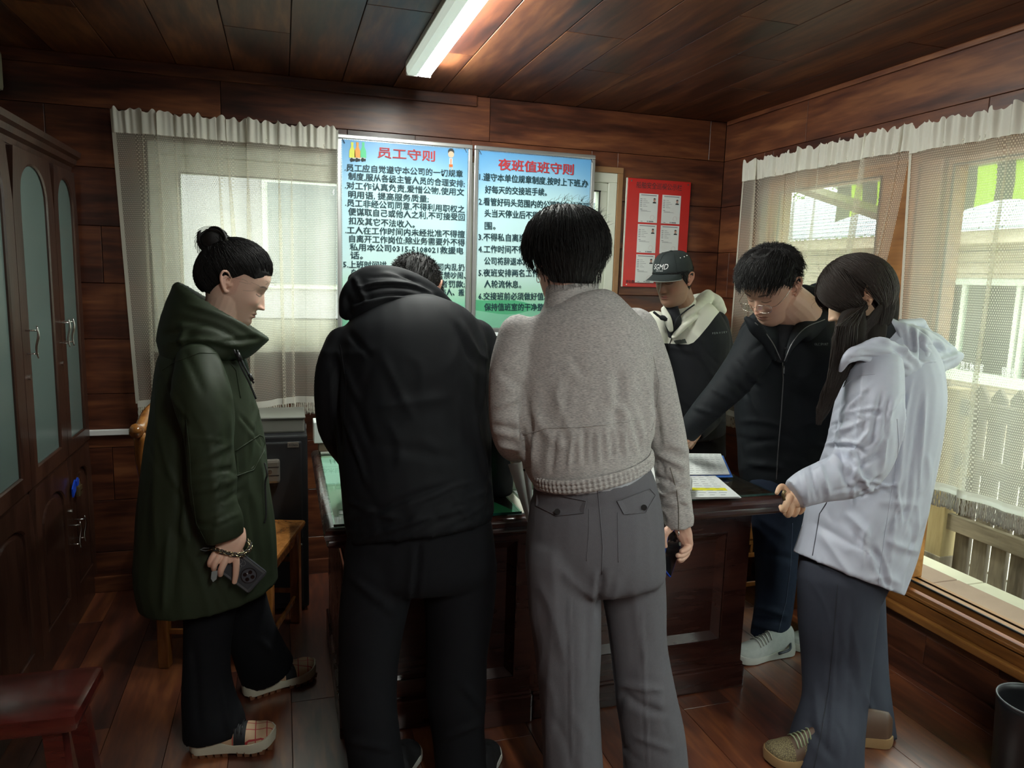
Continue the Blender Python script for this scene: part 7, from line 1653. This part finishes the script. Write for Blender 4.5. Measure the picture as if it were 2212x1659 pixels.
for i in range(120):
    th = r_.uniform(-2.8, 2.8); z = r_.uniform(.13, .215); p = scalp(H6, np.array([th]), np.array([z]), np.array([.020]))[0]; v = r_.normal(size=3); d = (p-cc)/np.linalg.norm(p-cc)
    mb.tube(H6.w(np.array([p+v*.010*t+d*.010*math.sin(t*2.2) for t in np.linspace(0, 1.4, 6)])), .00022, 3, caps=False)
mb.build('hair', mHairB, l6p, smooth=True)
mb = MB()
limb(mb, [(1846, 672, 1.915, 50, .6), (1838, 712, 1.90, 66, .6), (1824, 765, 1.88, 60, .6), (1804, 815, 1.862, 34, .5), (1786, 862, 1.86, 16, .5)], n=20)
limb(mb, [(1892, 610, 1.98, 84, 1), (1902, 660, 1.98, 74, 1), (1902, 700, 1.98, 66, 1), (1895, 735, 1.98, 60, 1)], n=20); limb(mb, [(1878, 680, 1.93, 70, .7), (1868, 722, 1.92, 84, .7), (1850, 772, 1.91, 60, .7)], n=20)
V, Fc = fuse(mb, .006, 6); V = ripple(V, Fc, .003, 30, 9, (1, 1, .12)); mesh_obj('hair_mass', V, Fc, mHairM, l6p)
mLil = fabric('lilac_shell_cloth', srgb(186, 190, 204), .48, weave=1300, bump=.08, var=.03, spec=.4)
fl = [(1865, 800, 1850, 960, 8, .007), (1905, 850, 1880, 960, 7, -.009), (1925, 870, 1905, 1010, 6, .010), (1790, 985, 1880, 1060, 7, .011, -8), (1812, 965, 1835, 1060, 7, -.011), (1835, 970, 1865, 1050, 7, .010), (1770, 1000, 1790, 1070, 6, .009), (1752, 1005, 1765, 1080, 5, -.008), (1735, 1015, 1745, 1085, 5, .007), (1880, 930, 1830, 990, 7, .010), (1900, 980, 1850, 1010, 6, -.010), (1800, 930, 1830, 905, 7, -.010), (1845, 860, 1800, 960, 9, .006), (1960, 860, 1920, 1240, 7, .006), (1985, 880, 1950, 1160, 6, -.006), (1998, 860, 1985, 1050, 5, .006), (1912, 950, 1920, 860, 6, -.009), (1760, 1130, 1900, 1210, 10, -.006), (1830, 1110, 1880, 1160, 9, .008), (1780, 1160, 1840, 1250, 9, .006), (1900, 1030, 1860, 1070, 5, -.012)]
jk6, cb6 = garment('jacket', [
 [(1915, 745, 1.97, 120, .9), (1925, 775, 1.97, 178, .95), (1928, 830, 1.965, 208, .95), (1918, 900, 1.96, 220, .92), (1902, 980, 1.955, 222, .92), (1880, 1060, 1.95, 232, .90), (1864, 1120, 1.94, 236, .90), (1852, 1172, 1.93, 234, .92), (1829, 1238, 1.92, 232, .92)],
 [(1893, 800, 1.84, 110, 1), (1886, 860, 1.81, 124, .95), (1878, 930, 1.79, 128, .95), (1862, 990, 1.78, 120, .95), (1828, 1025, 1.775, 104, .95), (1788, 1038, 1.775, 90, .95), (1748, 1052, 1.78, 80, .95), (1716, 1068, 1.785, 66, .9)],
 [(1930, 800, 2.10, 90, 1), (1910, 920, 2.12, 90, 1), (1860, 1030, 2.1, 76, 1), (1800, 1060, 2.06, 60, 1)]],
 .0058, 2, l6p, mLil, [fl, rfolds(20, (1780, 860, 1900, 1060), -35, 30, 70, 5, .007, 63), rfolds(16, (1760, 1080, 1960, 1270), 70, 35, 90, 7, .006, 64), rfolds(10, (1930, 850, 2010, 1200), 100, 8, 160, 6, .005, 66)], (.0035, 10, 65, (1, 1, .6)))
seam(cb6, [(1938, 905), (1942, 960), (1930, 1040), (1912, 1150), (1900, 1240), (1895, 1284)], .0012, 'side_seam', mLil, l6p); seam(cb6, [(1786, 1085), (1770, 1110), (1762, 1160), (1755, 1200)], .0016, 'pocket_zip', plain('slate_zip', (.10, .11, .14), .5), l6p)
seam(cb6, [(1822, 835), (1850, 812), (1890, 808)], .0012, 'shoulder_seam', mLil, l6p)
hmb = MB()
for kx in ([(1815, 800, 1.84, 12, 1), (1832, 772, 1.82, 26, .8), (1868, 758, 1.82, 48, .7), (1912, 768, 1.83, 62, .7), (1960, 785, 1.86, 62, .8), (2010, 790, 1.90, 50, .9), (2050, 776, 1.94, 38, .9), (2078, 766, 1.96, 10, .9)],
           [(1925, 700, 1.93, 24, 1), (1945, 722, 1.92, 60, .8), (1965, 750, 1.91, 80, .8), (1990, 775, 1.92, 60, .8)],
           [(1985, 700, 2.06, 26, 1), (1990, 730, 2.04, 50, 1), (2015, 752, 2.02, 60, 1), (2045, 764, 2.0, 44, 1)],
           [(1880, 760, 2.10, 50, .8), (1940, 740, 2.10, 70, .8), (1990, 760, 2.06, 60, .8)], [(1938, 706, 1.96, 30, 1), (1962, 700, 2.0, 24, 1), (1986, 700, 2.04, 26, 1)], [(1925, 745, 1.98, 96, .9), (1965, 756, 1.97, 108, .9), (2010, 768, 1.96, 82, .9), (2046, 770, 1.96, 46, .9)]): limb(hmb, kx, n=22)
V, Fc = fuse(hmb, .0062, 3); V = ripple(V, Fc, .005, 12, 68, (1, 1, 1))
V = folds(V, Fc, [(1988, 715, 1992, 780, 6, -.014), (1992, 782, 2070, 766, 5, .010, 6), (2000, 745, 2060, 760, 7, -.012), (1900, 730, 1985, 790, 5, .010, -8), (1840, 775, 1960, 800, 5, -.009, -12), (1850, 755, 1950, 770, 4, .007, -6), (1940, 710, 1955, 770, 6, .008), (1965, 700, 1975, 760, 6, -.008), (2020, 735, 2050, 760, 5, .010)])
mesh_obj('hood', V, Fc, mLil, l6p)
tmb = MB(); limb(tmb, [(1880, 690, 1.99, 84, 1), (1898, 722, 1.98, 96, 1), (1905, 750, 1.98, 100, 1)], n=22); V, Fc = fuse(tmb, .006, 3); mesh_obj('black_collar', V, Fc, mBkF, l6p)
MB().tube(crom([P(1992, 805, 1.85), P(1988, 815, 1.85), P(1983, 826, 1.86)], 4), .003, 6).build('drawcord', mBlackRub, l6p, smooth=True)
wp = [P(1696, 1060, YL-.012), P(1691, 1068, YL-.014), P(1694, 1080, YL-.014)]
MB().tube(crom(wp, 4), .0045, 10).build('watch', mBrass, l6p, smooth=True)
for c in ((1715, 1093), (1719, 1088)):
    p = P(*c, YL-.002); th = np.linspace(0, 2*math.pi, 17)[:-1]
MB().tube([P(1709, 1094, YL-.001)+np.array([0, 0, 0])+cr*.0085*math.cos(t)+(np.array(cf)*.0085)*math.sin(t) for t in th], .0014, 6, closed=True).build('ring', mChrome, l6p, smooth=True)
mNavy = fabric('slate_trouser_cloth', srgb(50, 53, 64), .8, weave=900, bump=.15, var=.05)
tr6, cb6t = garment('trousers', [[(1830, 1215, 1.93, 190, .9), (1812, 1270, 1.92, 176, .9)],
 [(1813, 1250, 1.91, 172, .9), (1808, 1340, 1.89, 160, .9), (1806, 1430, 1.87, 142, .9), (1802, 1520, 1.82, 132, .9), (1786, 1600, 1.765, 148, .9), (1776, 1668, 1.735, 166, .9)],
 [(1850, 1260, 1.98, 110, .9), (1862, 1370, 1.95, 96, .9), (1872, 1460, 1.89, 88, .9), (1880, 1540, 1.83, 92, .9), (1884, 1592, 1.80, 98, .85)]], .0078, 3, l6p, mNavy, [[(1810, 1260, 1790, 1640, 4, .004), (1745, 1560, 1800, 1640, 10, -.007), (1760, 1480, 1770, 1600, 10, .006), (1840, 1300, 1830, 1600, 9, -.005), (1870, 1500, 1900, 1590, 7, .006)], rfolds(10, (1740, 1300, 1860, 1640), 85, 10, 150, 9, .003, 70)], (.003, 8, 71))
seam(cb6t, [(1809, 1262), (1800, 1380), (1790, 1480), (1775, 1580), (1758, 1659)], .0012, 'side_seam', plain('slate_thread', (.02, .022, .03), .8), l6p)
mTanS = plain('tan_sole', srgb(156, 124, 84), .6); mBrL = plain('brown_leather', srgb(92, 68, 52), .5)
mMono, nt, b = new_mat('beige_monogram_canvas'); N, L = nt.nodes, nt.links; setp(b, rough=.8)
tc = N.new('ShaderNodeTexCoord'); vz = N.new('ShaderNodeTexVoronoi'); vz.feature = 'DISTANCE_TO_EDGE'; vz.inputs['Scale'].default_value = 150; L.new(tc.outputs['Object'], vz.inputs['Vector'])
rp = N.new('ShaderNodeValToRGB'); rp.color_ramp.elements[0].position = .05; rp.color_ramp.elements[0].color = (*srgb(70, 56, 40), 1); rp.color_ramp.elements[1].position = .10; rp.color_ramp.elements[1].color = (*srgb(118, 106, 74), 1); L.new(vz.outputs['Distance'], rp.inputs['Fac']); L.new(rp.outputs['Color'], b.inputs['Base Color'])
mSage = plain('sage_lace', srgb(150, 158, 125), .7)
ST6 = dict(sole=.030, heelz=.036, out=.002, msole=mTanS, mup=mBrL, mout=None, toecap=mMono, lace=mSage, hk=1.0, toeup=.010)
g1 = PZ(1650, 1645, 0); shoe(l6p, g1+np.array([.238, -.045, 0]), g1, .115, ST6, 'brown and beige canvas sneaker with tan sole, nearer one')
g0, g1 = PZ(1925, 1608, 0), PZ(1728, 1585, 0); shoe(l6p, g0, g1, .112, ST6, 'brown and beige canvas sneaker with tan sole, farther one')
# chair behind the heavy man
armchair('orange wooden chair standing behind the legs of the heavy man by the window', 2.085, 2.90, math.pi)
